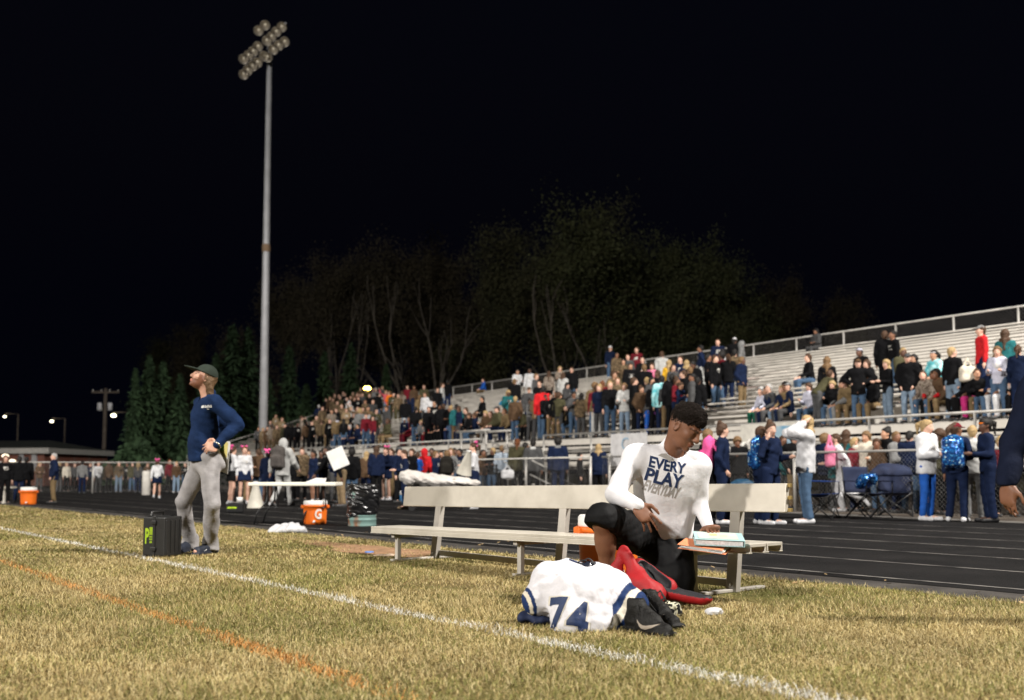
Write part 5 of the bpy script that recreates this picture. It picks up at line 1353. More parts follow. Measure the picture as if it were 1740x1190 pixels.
r(794, 692, 'sit', 0, 'pale camouflage', 'black', 'short br w'); r(676, 668, 'stand', 0, 'camouflage', 'olive', 'short br w', hood=True); r(683, 664, 'stand', 170, 'pale camouflage', 'black', 'f long br w', hood=True); r(698, 668, 'stand', 150, 'navy', 'navy', 'f long br w'); r(706, 690, 'stand', 160, 'black', 'denim', 'short k w')
r(728, 690, 'stand', 0, 'black', 'black', 'short br w'); r(738, 680, 'talk', 0, 'black', 'dark grey', 'short k t'); r(790, 716, 'sit', 0, 'dark grey', 'navy', 'short k b'); r(757, 700, 'sit', 0, 'dark grey', 'black', 'short br w')
# packed far end
for px_, y_, ps, fc, tp, bt, hs, kw in (
    (541, 687, 'pockets', 160, 'navy', 'black', 'short gr w', {}), (557, 682, 'stand', 10, 'pale camouflage', 'black', 'short br w', dict(hood=True)), (565, 676, 'stand', 0, 'camouflage', 'black', 'f long br w', {}), (572, 680, 'hold', 20, 'camouflage', 'olive', 'short br w', dict(hood=True)),
    (577, 672, 'stand', 0, 'olive', 'black', 'short k w', {}), (589, 674, 'stand', -20, 'black', 'black', 'short br w', {}), (595, 672, 'stand', 0, 'brown', 'black', 'f long br w', {}), (602, 675, 'talk', 30, 'black', 'black', 'f long lb w', {}), (608, 673, 'stand', 0, 'black', 'black', 'f long br w', {}),
    (606, 667, 'stand', 0, 'maroon', 'black', 'short br w', {}), (611, 668, 'stand', 0, 'brown', 'black', 'short lb w', {}), (615, 667, 'stand', 10, 'dark grey', 'black', 'short br w', {}), (627, 668, 'stand', 0, 'black', 'black', 'short br w', {}), (593, 681, 'stand', 30, 'white', 'black', 'short br w', dict(hood='up')),
    (588, 693, 'hold', 0, 'tan', 'black', 'f long lb w', dict(cut='bulky')), (596, 690, 'stand', 20, 'pale grey', 'dark grey', 'f long bl w', dict(cut='bulky')), (607, 690, 'wave', 0, 'camouflage', 'olive', 'short br w', dict(hood=True)), (616, 691, 'stand', 0, 'camouflage', 'olive', 'f long br w', dict(hood=True)), (625, 689, 'hold', 0, 'camouflage', 'black', 'short k t', {}),
    (626, 697, 'stand', 175, 'white', 'denim', 'f bun lb w', {}), (555, 711, 'stand', 130, 'khaki', 'khaki', 'short br w', dict(cut='bulky', hood='up')), (573, 707, 'stand', 170, 'khaki', 'denim', 'short k b', dict(cut='bulky', hood='lilac')), (596, 733, 'sit', 0, 'navy', 'navy', 'short gr w', {}), (610, 740, 'sit', 10, 'navy', 'navy', 'short k t', {}), (577, 744, 'sit', 0, 'white', 'denim', 'f long br w', {}),
    (468, 704, 'stand', 0, 'tan', 'brown', 'f long lb w', {}), (479, 709, 'talk', 30, 'tan', 'olive', 'f long lb w', dict(hood=True)), (459, 714, 'stand', 0, 'dark grey', 'black', 'f long br w', {}), (512, 706, 'stand', 100, 'pale camouflage', 'pale camouflage', 'short br w', dict(hood=True)), (490, 720, 'stand', 170, 'black', 'black', 'short k w', dict(cut='bulky')),
    (497, 726, 'stand', 160, 'black', 'black', 'short k b', dict(cut='bulky')), (447, 738, 'stand', 20, 'tan', 'tan', 'f long bl w', {}), (461, 744, 'stand', 150, 'pale camouflage', 'camouflage', 'short br w', dict(hood=True)), (470, 738, 'stand', 20, 'camouflage', 'camouflage', 'short br w', dict(hood=True)), (529, 724, 'wave', 40, 'black', 'black', 'short k w', {}),
    (484, 730, 'stand', 10, 'olive', 'black', 'short k w', {}), (547, 690, 'stand', 30, 'camouflage', 'black', 'short br w', {}), (563, 695, 'stand', 0, 'pale camouflage', 'black', 'short k t', dict(hood=True)), (580, 686, 'stand', -10, 'camouflage', 'olive', 'short lb w', dict(hood=True)), (601, 700, 'hold', 0, 'black', 'black', 'f long br w', {}), (633, 678, 'stand', 20, 'dark grey', 'black', 'short br w', {}),
    (620, 679, 'stand', 0, 'camouflage', 'black', 'f long br t', {}), (585, 667, 'stand', 0, 'black', 'black', 'short br w', {}), (599, 665, 'stand', 0, 'camouflage', 'olive', 'short k w', {}), (621, 661, 'stand', 0, 'olive', 'black', 'f long br w', {}), (633, 659, 'stand', 0, 'camouflage', 'black', 'short br w', {}), (571, 693, 'talk', 0, 'black', 'black', 'f long br w', {}),
    (537, 705, 'stand', 20, 'camouflage', 'black', 'short k w', dict(hood=True)), (520, 716, 'stand', 0, 'brown', 'black', 'f long br w', {}), (505, 733, 'stand', 40, 'black', 'black', 'short k d', {}), (560, 722, 'stand', 0, 'black', 'black', 'short br w', {}), (545, 726, 'stand', 150, 'camouflage', 'black', 'short br w', {}), (584, 715, 'stand', 170, 'black', 'denim', 'f long k w', {}),
    (560, 672, 'stand', 0, 'brown', 'black', 'f long lb w', {}), (553, 676, 'stand', 10, 'black', 'black', 'short br w', {}), (568, 667, 'stand', -10, 'camouflage', 'olive', 'short br w', {}), (575, 664, 'stand', 0, 'black', 'black', 'f long br w', {}), (582, 662, 'stand', 20, 'pale camouflage', 'black', 'short k w', {}), (612, 658, 'stand', 0, 'brown', 'black', 'short lb w', {}), (645, 668, 'stand', 0, 'pale grey', 'dark grey', 'f long br w', {}), (454, 724, 'stand', 0, 'brown', 'brown', 'f long br w', {}), (439, 746, 'stand', 10, 'dark grey', 'black', 'short k t', {})):
    r(px_, y_, ps, fc, tp, bt, hs, **kw)
# between fence and bleachers
q(948, 744, 'stand', 178, 'navy', 'navy', 'afro k d', hood='grey', cut='bulky', lab='person in blue hooded jacket and trousers seen from behind through the fence'); q(906, 747, 'stand', 175, 'dark grey', 'black', 'short k b', hood='pale grey', cut='bulky', lab='person in grey hoodie with white hood seen from behind'); q(879, 746, 'stand', 175, 'olive', 'black', 'f pony au w', cut='bulky', p=17.2, lab='person in olive puffer jacket with auburn hair seen from behind')
q(853, 757, 'stand', 170, 'plaid', 'black', 'short lb w', p=17.3, lab='person in blue plaid shirt seen from behind at the fence'); q(1017, 755, 'stand', 175, 'navy', 'black', 'f long bl w', cut='bulky', lab='blond person in long dark coat at the fence gate posts'); q(893, 752, 'stand', 120, 'black', 'black', 'short k b', p=18.0)
q(1430, 733, 'run', -85, 'white', 'white', 'f short br w', p=16.9, shoes='white', lab='running person in white sweatsuit clutching a pink bundle'); q(1438, 731, 'stand', 160, 'teal', 'black', 'f long br w', p=17.7); q(1473, 733, 'ear', -20, 'cream', 'dark grey', 'f long lb t', p=17.5, cut='bulky', lab='person in fuzzy cream jacket behind the camp chairs'); q(1506, 727, 'stand', -60, 'black', 'black', 'f bun k t', p=17.6, cut='bulky', lab='person in black with hair bun behind the camp chairs')
q(620, 767, 'stand', 170, 'magenta', 'black', 'f long bl w', p=17.2); q(608, 768, 'stand', 20, 'white', 'black', 'short k b', p=17.2); q(985, 770, 'stand', 90, 'black', 'black', 'short k w', p=17.9)
for px_, tp, hs in ((566, 'black', 'short k b'), (508, 'tan', 'f long lb w'), (519, 'camouflage', 'f long br w'), (702, 'dark grey', 'short br w'), (745, 'lilac', 'f long br w'), (838, 'black', 'short k d'), (793, 'navy', 'short k b'), (666, 'navy', 'short br w'), (428, 'black', 'f pony br w'), (408, 'brown', 'f long lb w')):
    q(px_, 772 - (px_ - 400) * 0.02, 'talk', rng.uniform(-60, 60), tp, 'black', hs, p=17.2)
# on the track, near side
g(1577, 712, 886, 'hold', 60, 'white', 'blue', 'f pony bl w', legs='slim', shoes='white', hood=True, cut='bulky', lab='blond person in white hoodie and blue leggings on the track')
g(1629, 717, 888, 'talk', 165, 'navy', 'navy', 'f pony br b', shoes='white', lab='person in navy tracksuit and dark cap wearing a blue sequin backpack', cap=('cap', 'maroon'))
g(1682, 709, 889, 'hold', -70, 'navy', 'navy', 'f pony k d', shoes='black', cap=('headband', 'orange'), lab='person in navy and white tracksuit with orange headband')
g(1657, 722, 884, 'stand', 175, 'pale grey', 'grey', 'f short bl w', lab='blond child in grey shirt between the two navy tracksuits')
g(1371, 705, 891, 'hands_head', -80, 'white', 'denim', 'f long bl w', shoes='white', cut='bulky', lab='long blond haired person in white sweatshirt and jeans with raised arms')
g(1311, 716, 893, 'ear', 50, 'navy', 'navy', 'f bun br w', shoes='white', lab='person in navy tracksuit on the phone wearing a sequin backpack')
g(1294, 724, 892, 'hold', 110, 'navy', 'navy', 'f long br w', shoes='white', lab='brown haired person in navy jacket facing the phone caller')
g(1228, 718, 892, 'contra', 85, 'navy', 'navy', 'f bun br w', shoes='white', lab='person in navy jacket wearing a pink backpack')
g(1205, 729, 888, 'stand', 130, 'black', 'black', 'f long lb w', lab='person with long brown hair behind the pink backpack')
# on the track, beyond the bench and table
CH_ = dict(legs='skirt', cut='crop', shoes='white', extra=[('bow', 'hot pink')])
g(806, 752, 866, 'hold', -90, 'white', 'navy', 'f pony br w', lab='cheerleader in white top and navy skirt beside a white megaphone', **CH_)
g(639, 758, 852, 'stand', 175, 'navy', 'black', 'f long br w', cut='bulky', lab='long dark haired person in navy jacket and black trousers beyond the trash can'); g(656, 759, 851, 'hold', -40, 'navy', 'navy', 'f pony br w', lab='cheerleader in navy jacket with pink bow beyond the trash can', legs='skirt', shoes='white', extra=[('bow', 'hot pink')])
g(688, 764, 866, 'hold', -80, 'navy', 'navy', 'short br w', shoes='tan', lab='person in navy with tan shoes at the end of the bench'); g(677, 759, 855, 'stand', 60, 'navy', 'black', 'short k w', cap=('cap', 'dark grey')); g(721, 762, 852, 'stand', 150, 'red', 'dark grey', 'short k w', hood='up', lab='person in red hoodie with hood up above the rolled tarp')
g(733, 761, 850, 'stand', -10, 'black', 'black', 'short k d'); g(709, 768, 852, 'stand', 160, 'blue', 'black', 'short br w'); g(759, 765, 853, 'stand', 175, 'black', 'black', 'f long lb w', lab='long haired person in black wearing a black and yellow backpack'); g(772, 761, 851, 'stand', 20, 'navy', 'navy', 'short k d'); g(781, 762, 852, 'talk', -20, 'navy', 'navy', 'short k b'); g(749, 766, 850, 'stand', 0, 'lilac', 'black', 'short k t')
g(393, 758, 858, 'hold', 110, 'white', 'black', 'f pony br w', lab='cheerleader in white sleeves with black bag, first from the coach', **CH_); g(414, 758, 858, 'stand', 10, 'white', 'navy', 'f pony au w', lab='cheerleader in striped white top facing the field beside the coach', **CH_); g(454, 764, 860, 'stand', 160, 'navy', 'navy', 'f bun k d', lab='cheerleader in navy jacket and skirt behind the folding table', legs='skirt', shoes='white', extra=[('bow', 'hot pink')])
g(479, 749, 861, 'walk', 150, 'pale grey', 'pale grey', 'short k w', hood='up', shoes='grey', cut='bulky', lab='person in grey hoodie with hood up wearing a grey backpack'); g(532, 765, 855, 'contra', -60, 'navy', 'navy', 'f pony k b', lab='cheerleader in navy varsity jacket with white sleeve stripe', legs='skirt', shoes='white'); g(545, 765, 854, 'stand', -30, 'black', 'navy', 'f long k d', legs='skirt', shoes='white')
g(580, 775, 862, 'bend', -70, 'black', 'tan', 'short k d', lab='person bending over behind the white board'); g(597, 762, 860, 'stand', 175, 'black', 'denim', 'f afro k d', lab='person with big dark hair and jeans beyond the trash can', cut='bulky')
# far left
g(7, 778, 857, 'stand', 10, 'black', 'black', 'f long br w'); g(31, 776, 854, 'stand', 170, 'black', 'navy', 'short k b', cut='bulky', lab='person in black jacket beside the far orange cooler'); g(43, 778, 853, 'stand', 150, 'black', 'black', 'short k d', cut='bulky'); g(90, 770, 856, 'pockets', -85, 'navy', 'khaki', 'short gr w', cut='bulky', lab='white haired person in navy jacket and khaki trousers on the far track')
g(139, 783, 839, 'stand', 170, 'grey', 'navy', 'short k w', hood=True); g(112, 797, 836, 'stand', 30, 'cream', 'black', 'f short bl w'); g(166, 791, 838, 'stand', 20, 'white', 'dark grey', 'short br w'); g(184, 789, 838, 'stand', 170, 'brown', 'black', 'f long br w'); g(201, 787, 838, 'stand', 0, 'camouflage', 'light denim', 'f long lb w'); g(234, 785, 838, 'stand', 170, 'dark grey', 'navy', 'f long bl w')
g(266, 783, 848, 'walk', 175, 'white', 'navy', 'f pony br w', lab='cheerleader in white sleeves walking away beyond the coach', **CH_); g(287, 781, 837, 'stand', 20, 'maroon', 'black', 'f long au w'); g(299, 785, 838, 'stand', 0, 'brown', 'light denim', 'f long bl w', shoes='white'); g(152, 790, 835, 'stand', 30, 'navy', 'black', 'short br w'); g(215, 792, 835, 'stand', -20, 'black', 'black', 'short k b'); g(250, 790, 834, 'talk', 20, 'brown', 'black', 'f long lb w'); g(126, 795, 834, 'stand', 0, 'dark grey', 'black', 'short k w'); g(314, 788, 836, 'talk', 0, 'black', 'denim', 'f long br w'); g(330, 786, 836, 'stand', 170, 'navy', 'black', 'short br w')
# more of the dense crowd, each with clothes and pose of its own
rr = np.random.default_rng(2024)
TOPS = ['black', 'black', 'navy', 'dark grey', 'brown', 'camouflage', 'olive', 'maroon', 'grey', 'navy', 'black', 'pale camouflage', 'khaki', 'teal']
def anybody(): 
    fem = rr.random() < 0.5
    return ('f ' if fem else '') + (rr.choice(['long', 'pony', 'long', 'bun']) if fem else rr.choice(['short', 'short', 'afro'])) + ' ' + rr.choice(['k', 'br', 'br', 'lb', 'bl', 'k']) + ' ' + rr.choice(['w', 'w', 't', 'b', 'd'])
def filler(fn, xs, ys, poses, **k):
    for px_, y_ in zip(xs, ys):
        fn(float(px_), float(y_), str(rr.choice(poses)), float(rr.choice([0, 20, -30, 170, 150, -60, 60])), str(rr.choice(TOPS)), str(rr.choice(['black', 'denim', 'navy', 'dark grey', 'denim', 'khaki'])), anybody(), **dict(k, cut=str(rr.choice(['top', 'bulky'])), hood=(True if rr.random() < 0.35 else None)))
UP = ['stand', 'talk', 'pockets', 'contra', 'hold', 'crossed', 'phone']; SI = ['sit', 'sit_fwd', 'sit_turn', 'sit_phone', 'sit_cross']
filler(q, np.linspace(442, 836, 30) + rr.normal(0, 4, 30), 770 - 0.02 * np.linspace(0, 400, 30) + rr.normal(0, 3, 30), UP, p=17.15)
filler(lambda x, y, ps, fc, tp, bt, hs, **k: g(x, y, 852 + rr.uniform(-4, 3), ps, fc, tp, bt, hs, **k), (420, 438, 466, 494, 512, 556, 566, 606, 622, 650, 664, 700, 740, 766, 792), rr.uniform(760, 768, 15), UP)
filler(r, rr.uniform(655, 815, 18), rr.uniform(690, 735, 18), SI + ['stand']); filler(r, rr.uniform(650, 790, 16), rr.uniform(655, 690, 16), UP)
filler(r, (1032, 1044, 1056, 1072, 1088, 1100, 1118, 1132, 1150, 1162, 1174, 1090, 1108, 1134, 1156, 1180), (622, 630, 626, 616, 632, 640, 628, 622, 640, 628, 622, 655, 640, 655, 652, 612), UP)
filler(r, (842, 858, 868, 884, 896, 912, 928, 940, 962, 985, 868, 890), (706, 712, 690, 712, 688, 704, 690, 706, 700, 690, 660, 668), SI)
filler(r, (1420, 1450, 1486, 1568, 1580, 1610, 1640, 1664, 1690, 1726, 1480, 1536, 1600, 1648), (672, 650, 668, 640, 668, 655, 672, 640, 668, 640, 610, 590, 690, 690), SI)
filler(q, (1236, 1252, 1330, 1350, 1402, 1418, 1452, 1490, 1524, 1545, 1600, 1700), rr.normal(738, 5, 12), UP, p=17.4)
filler(r, np.linspace(1012, 1200, 20) + rr.normal(0, 3, 20), rr.uniform(632, 668, 20), UP); filler(r, np.linspace(838, 1000, 14), rr.uniform(640, 680, 14), UP); filler(r, np.linspace(1205, 1262, 6), rr.uniform(590, 606, 6), UP)
filler(r, rr.uniform(545, 700, 24), rr.uniform(672, 722, 24), UP)
filler(lambda x, y, ps, fc, tp, bt, hs, **k: g(x, y, 836, ps, fc, tp, bt, hs, **k), (66, 100, 158, 176, 194, 208, 224, 242, 258, 276, 306, 322), rr.uniform(786, 794, 12), UP)
# labels that several would share say which one, counted along the picture
ORD = ['first', 'second', 'third', 'fourth', 'fifth', 'sixth', 'seventh', 'eighth', 'ninth', 'tenth', 'eleventh', 'twelfth']
by = {}
for px, o in PEOPLE: by.setdefault(o['label'], []).append((px, o))
for lab, L_ in by.items():
    if len(L_) > 1:
        L_.sort(key=lambda t: t[0])
        for i, (px, o) in enumerate(L_): o['label'] = '%s, %s from left' % (lab, ORD[i] if i < 12 else '%dth' % (i + 1))
print('people', N_PEOPLE[0])
# ------------------------------------------------------------------ aluminium team bench
bench_alu = mat('bench_aluminium', (0.56, 0.52, 0.45), 0.42, (0.44, 0.405, 0.345), 4.5, 10, metal=0.25, bump=0.08, bscale=9, spec=0.5, ramp=(0.25, 0.6))
bench_leg = mat('bench_leg_aluminium', (0.52, 0.485, 0.43), 0.5, (0.40, 0.37, 0.33), 5, 6, metal=0.25)
bn = empty('team_bench', TT(5.3, 6.0)); iv = Vector(bn.location)
tag(bn, 'long aluminium team bench with single plank back at the turf edge', 'bench')
tz = lambda s: 0.030 - (s - 3.8) * 0.0155            # the bench follows the slight fall of the ground
def bpart(m, name, mt, bw=0.004):
    o = m.build(name, mt, bn); o.location = -iv
    return bevel(o, bw)
s0, s1 = 3.74, 8.02
for pa, pb in ((5.03, 5.19), (5.20, 5.36)):
    m = MB()
    zt = lambda s: 0.34 + tz(s)
    for (qa, qb, dz0, dz1) in ((pa, pb, -0.022, 0.0), (pa, pa + 0.012, -0.052, -0.022), (pb - 0.012, pb, -0.052, -0.022), (pa - 0.006, pa + 0.02, -0.06, -0.052), (pb - 0.02, pb + 0.004, -0.06, -0.052)):
        v = [TT(p, s, zt(s) + dz) for s in (s0, s1) for p in (qa, qb) for dz in (dz0, dz1)]
        m.add(v, [(0, 1, 3, 2), (4, 6, 7, 5), (0, 4, 5, 1), (2, 3, 7, 6), (1, 5, 7, 3), (0, 2, 6, 4)])
    bpart(m, 'seat_plank', bench_alu, 0.003)
m = MB(); a0, a1 = 3.86, 8.29
v = [TT(p, s, z + tz(s)) for s in (a0, a1) for (p, z) in ((5.565, 0.515), (5.60, 0.512), (5.625, 0.70), (5.585, 0.705))]
m.add(v, [(3, 2, 1, 0), (4, 5, 6, 7), (0, 1, 5, 4), (1, 2, 6, 5), (2, 3, 7, 6), (3, 0, 4, 7)])
bpart(m, 'backrest_plank', bench_alu, 0.006)
m = MB()
for z in (0.53, 0.61, 0.69):
    q_ = TT(5.61, a0 - 0.006, z + tz(a0)); m.frame_box(q_, T1 * 0.016, T2 * 0.012, Z * 0.012)
bpart(m, 'end_clip', mat('clip_brass', (0.45, 0.32, 0.12), 0.4, metal=0.7), 0.002)
for s in (4.26, 5.98, 7.70):
    m = MB().bar(TT(5.53, s, 0.0), TT(5.605, s, 0.62 + tz(s)), 0.05, 0.085, up=T1)
    bpart(m, 'rear_post', bench_leg)
    m = MB().bar(TT(5.12, s, 0.0), TT(5.12, s, 0.278 + tz(s)), 0.04, 0.045, up=T1)
    bpart(m, 'front_leg', bench_leg)
    m = MB().bar(TT(5.06, s, 0.262 + tz(s)), TT(5.53, s, 0.262 + tz(s)), 0.045, 0.035)
    bpart(m, 'seat_bracket', bench_leg)
    m = MB().bar(TT(5.05, s, 0.012), TT(5.86, s, 0.012), 0.05, 0.02)
    bpart(m, 'foot_bar', bench_leg)
    m = MB().lathe([(0, 0), (0.012, 0), (0.012, 0.006), (0, 0.008)], 8)
    o = m.build('bolt', bench_leg, bn); o.location = Vector(TT(5.50, s + 0.0, 0.05)) - iv; o.rotation_euler = (R(90), 0, A_T)
m = MB().bar(TT(5.56, 4.3, 0.055), TT(5.56, 7.66, 0.055), 0.03, 0.05)
bpart(m, 'ground_rail', bench_leg)

# ------------------------------------------------------------------ coolers, table, barrel
white_pl = mat('white_plastic', (0.74, 0.73, 0.71), 0.45, (0.64, 0.63, 0.61), 6)
orange_pl = mat('orange_plastic', (0.80, 0.17, 0.015), 0.42, (0.70, 0.13, 0.012), 5)
black_metal = mat('black_steel', (0.012, 0.012, 0.013), 0.45)
def decal_flat(V, F, m, name, parent, loc, rot, z=0.0):
    me = bpy.data.meshes.new(name); me.from_pydata([tuple(v) for v in V], [], [tuple(f) for f in F]); me.update()
    return link(name, me, m, parent, loc, rot)
def cooler(loc, rz, r_, h, label, logo=True, k=1.0):
    root = empty('drink_cooler', loc, rz); tag(root, label, 'cooler', 'orange drink coolers')
    MB().lathe([(0.86 * r_, 0), (0.90 * r_, 0.01), (0.93 * r_, h * 0.12), (0.97 * r_, h * 0.55), (0.99 * r_, h * 0.72), (1.07 * r_, h * 0.735), (1.07 * r_, h * 0.80), (0.97 * r_, h * 0.81), (0.0, h * 0.81)], 28).build('body', orange_pl, root)
    MB().lathe([(0.98 * r_, h * 0.80), (1.0 * r_, h * 0.83), (0.99 * r_, h * 0.95), (0.93 * r_, h * 0.985), (0.3 * r_, h), (0.0, h)], 28).build('lid', white_pl, root)
    for sd in (-1, 1): bevel(MB().box((sd * r_ * 1.03 - 0.025, -0.06, h * 0.66), (sd * r_ * 1.03 + 0.025, 0.06, h * 0.80)).build('handle', orange_pl, root), 0.012, 3)
    MB().tube([(0, -0.9 * r_, h * 0.13), (0, -1.12 * r_, h * 0.13), (0, -1.14 * r_, h * 0.08)], 0.02, 10).build('spigot', white_pl, root)
    if logo:
        V, F = text_mesh('G', h * 0.55, bold=True)
        V, F = subdivide_tris(V, F, 2)
        V[:, 0] *= 0.75
        P3 = [(math.sin(v[0] / r_) * r_ * 1.012, -math.cos(v[0] / r_) * r_ * 1.012, v[1] + h * 0.25) for v in V]
        decal_flat(P3, F, mat('cooler_print', (0.70, 0.68, 0.64), 0.5), 'logo', root, (0, 0, 0), (0, 0, 0.35))
        bolt = [(0.02, 0.62), (-0.06, 0.40), (-0.01, 0.40), (-0.03, 0.2), (0.06, 0.46), (0.01, 0.46)]
        P3 = [(math.sin(x / r_) * r_ * 1.02, -math.cos(x / r_) * r_ * 1.02, z * h + 0.02) for x, z in bolt]
        decal_flat(P3, [(0, 1, 5), (1, 2, 5), (2, 3, 4), (2, 4, 5)], orange_pl, 'bolt_mark', root, (0, 0, 0), (0, 0, 0.35))
    return root
q0 = G(530, 893); cooler((q0[0], q0[1] + 0.25, 0.008), 0.1, 0.185, 0.37, 'orange drink cooler with white lid under the folding table')
q0 = G(1034, 981); cooler((q0[0], q0[1], 0.0), 0.3, 0.235, 0.485, 'orange drink cooler with white lid behind the bench and player', logo=False)
q0 = G(48, 858); cooler((q0[0], q0[1], 0.008), 0.2, 0.195, 0.44, 'orange drink cooler on the far track beside people in black', logo=False)
# far white bench beside that cooler
q0 = G(0, 856); o = empty('far_bench', (q0[0], q0[1], 0)); tag(o, 'pale bench plank by the far orange cooler at the frame edge', 'bench')
MB().box((-1.6, -0.15, 0.40), (0.35, 0.15, 0.45)).build('seat_plank', bench_alu, o)
for x in (-1.2, 0.1): MB().box((x, -0.1, 0), (x + 0.06, 0.1, 0.4)).build('leg', bench_leg, o)
# folding table
ta = G(433, 893.5); tb_ = G(505, 894)
tcx, td = (P(496, 850, 15.5)[0]), 15.5
tab = empty('folding_table', (tcx, td, 0)); tag(tab, 'white folding table with black tube legs at the track edge', 'table')
bevel(MB().box((-0.675, -0.05, 0.60), (0.675, 0.65, 0.655)).build('table_top', mat('table_plastic', (0.80, 0.77, 0.68), 0.5, (0.72, 0.69, 0.60), 3), tab), 0.012, 2)
for x in (-0.52, 0.22):
    m = MB(); 
    m.tube([(x + 0.14, 0.06, 0.60), (x + 0.12, 0.05, 0.36), (x - 0.02, 0.02, 0.18), (x - 0.06, 0.02, 0.008)], 0.013, 8)
    m.tube([(x + 0.14, 0.54, 0.60), (x + 0.12, 0.55, 0.36), (x - 0.02, 0.58, 0.18), (x - 0.06, 0.58, 0.008)], 0.013, 8)
    m.tube([(x + 0.04, 0.03, 0.26), (x + 0.30, 0.03, 0.27)], 0.011, 8); m.tube([(x + 0.30, 0.03, 0.27), (x + 0.27, 0.05, 0.60)], 0.011, 8)
    m.tube([(x - 0.06, 0.02, 0.012), (x - 0.06, 0.58, 0.012)], 0.013, 8)
    m.build('leg', black_metal, tab)
# loose papers on the table
o = bevel(MB().add([(0, 0, 0), (0.30, 0.02, 0), (0.28, 0.22, 0.055), (0.12, 0.2, 0.06), (0, 0, 0.006), (0.30, 0.02, 0.006), (0.28, 0.22, 0.061), (0.12, 0.2, 0.066)], [(0, 3, 2, 1), (4, 5, 6, 7), (0, 1, 5, 4), (1, 2, 6, 5), (2, 3, 7, 6), (3, 0, 4, 7)]).build('paper_sheet', white_pl), 0.002)
o.location = (tcx + 0.18, td + 0.15, 0.657); tag(o, 'white paper lying on the folding table', 'paper')
# white megaphones
def megaphone(loc, h, rot, label, g_='white cheer megaphones'):
    root = empty('megaphone', loc); root.rotation_euler = rot; tag(root, label, 'megaphone', g_)
    MB().lathe([(h * 0.31, 0), (h * 0.315, 0.01), (h * 0.09, h * 0.94), (h * 0.10, h * 0.95), (h * 0.10, h), (h * 0.06, h), (h * 0.28, 0.02), (0, 0.03)], 24).build('cone', mat('megaphone_plastic', (0.78, 0.74, 0.64), 0.5), root)
    MB().lathe([(h * 0.10, h * 0.955), (h * 0.115, h * 0.96), (h * 0.115, h * 0.995), (h * 0.1, h)], 18).build('mouthpiece', white_pl, root)
q0 = G(434, 864); megaphone((q0[0], q0[1], 0.008), 0.60, (0, 0, 0), 'white megaphone standing on the track under the folding table')
q0 = P(788, 806, 20.3); megaphone((q0[0], q0[1], q0[2]), 0.50, (R(12), R(14), 0), 'white megaphone held upright by the cheerleader in profile')
q0 = G(248, 842); o = MB().lathe([(0.13, 0), (0.14, 0.01), (0.14, 0.82), (0.125, 0.86), (0.05, 0.86), (0.04, 0.80), (0, 0.80)], 20).build('rolled_mat', mat('mat_vinyl', (0.62, 0.59, 0.54), 0.6)); o.location = (q0[0], q0[1], 0.01); tag(o, 'white rolled mat standing upright on the far track', 'mat')
# trash barrel
q0 = G(612, 896); br = empty('trash_barrel', (q0[0], q0[1] + 0.2, 0.006)); tag(br, 'rusty teal metal trash barrel lined with a black bag', 'trash can')
rust = mat('rusted_teal_paint', (0.16, 0.26, 0.24), 0.6, (0.20, 0.085, 0.04), 5, 8, ramp=(0.38, 0.52), metal=0.2)
MB().lathe([(0.205, 0), (0.212, 0.01), (0.208, 0.02), (0.208, 0.09), (0.216, 0.10), (0.208, 0.11), (0.208, 0.15), (0.216, 0.16), (0.208, 0.17), (0.208, 0.56), (0.0, 0.56)], 32).build('barrel', rust, br)
s = Soft((-0.35, -0.35, 0.1), (0.35, 0.35, 0.72), 0.011)
s.cone((0, 0, 0.19), (0, 0, 0.58), 0.225, 0.232, 0.02); s.cone((0.17, -0.05, 0.15), (0.2, -0.08, 0.5), 0.05, 0.06, 0.05)
s.wrinkle(0.022, 26, 4, dirs=[(1, 0.3, 0.25), (0.3, 1, 0.2), (1, -0.5, 0.1)], n=6); s.wrinkle(0.008, 70, 9, n=4); s.cut((0, 0, 0.635), (0, 0, 1)); s.cut((0, 0, 0.155), (0.15, 0, -1))
o = link('trash_bag', s.mesh('trash_bag'), mat('black_bag_film', (0.010, 0.010, 0.011), 0.24, spec=0.6, bump=0.5, bscale=22), br)
# white crumpled bag on the turf edge
def crumple(name, loc, size, m, label, cat, seed, h=0.008, amp=0.02, rz=0.0, freq=40):
    lo = -np.array(size) * 1.4; s = Soft(lo, -lo, h)
    s.ell((0, 0, size[2] * 0.2), size, None, 0.01); s.ell((size[0] * 0.5, size[1] * 0.2, 0), np.array(size) * 0.6, None, 0.01); s.ell((-size[0] * 0.5, -size[1] * 0.2, 0), np.array(size) * 0.62, None, 0.01)
    s.wrinkle(amp, freq * 0.7, seed, n=6, sharp=True); s.cut((0, 0, -size[2] * 0.25), (0, 0, -1))
    o = link(name, s.mesh(name), m, None, (loc[0], loc[1], loc[2] + size[2] * 0.25), (0, 0, rz)); return tag(o, label, cat)
film = mat('white_film', (0.55, 0.55, 0.56), 0.35, (0.44, 0.44, 0.46), 14, bump=0.5, bscale=30)
crumple('plastic_bag', G(490, 905), (0.22, 0.10, 0.07), film, 'crumpled white plastic bag at the turf edge', 'bag', 3, 0.012, 0.03, freq=28)
crumple('paper_wrapper', G(1215, 1044), (0.045, 0.028, 0.022), film, 'small crumpled white wrapper on the grass', 'litter', 5, 0.0045, 0.010, freq=90)
crumple('paper_scrap', G(628, 940), (0.035, 0.03, 0.012), mat('blue_scrap', (0.1, 0.2, 0.5), 0.6), 'small blue scrap on the bare dirt', 'litter', 8, 0.005, 0.006, freq=90)
crumple('paper_scrap', G(655, 945), (0.10, 0.03, 0.012), mat('tan_scrap', (0.5, 0.38, 0.28), 0.8), 'flat tan scrap at the edge of the bare dirt', 'litter', 9, 0.007, 0.008, freq=60)
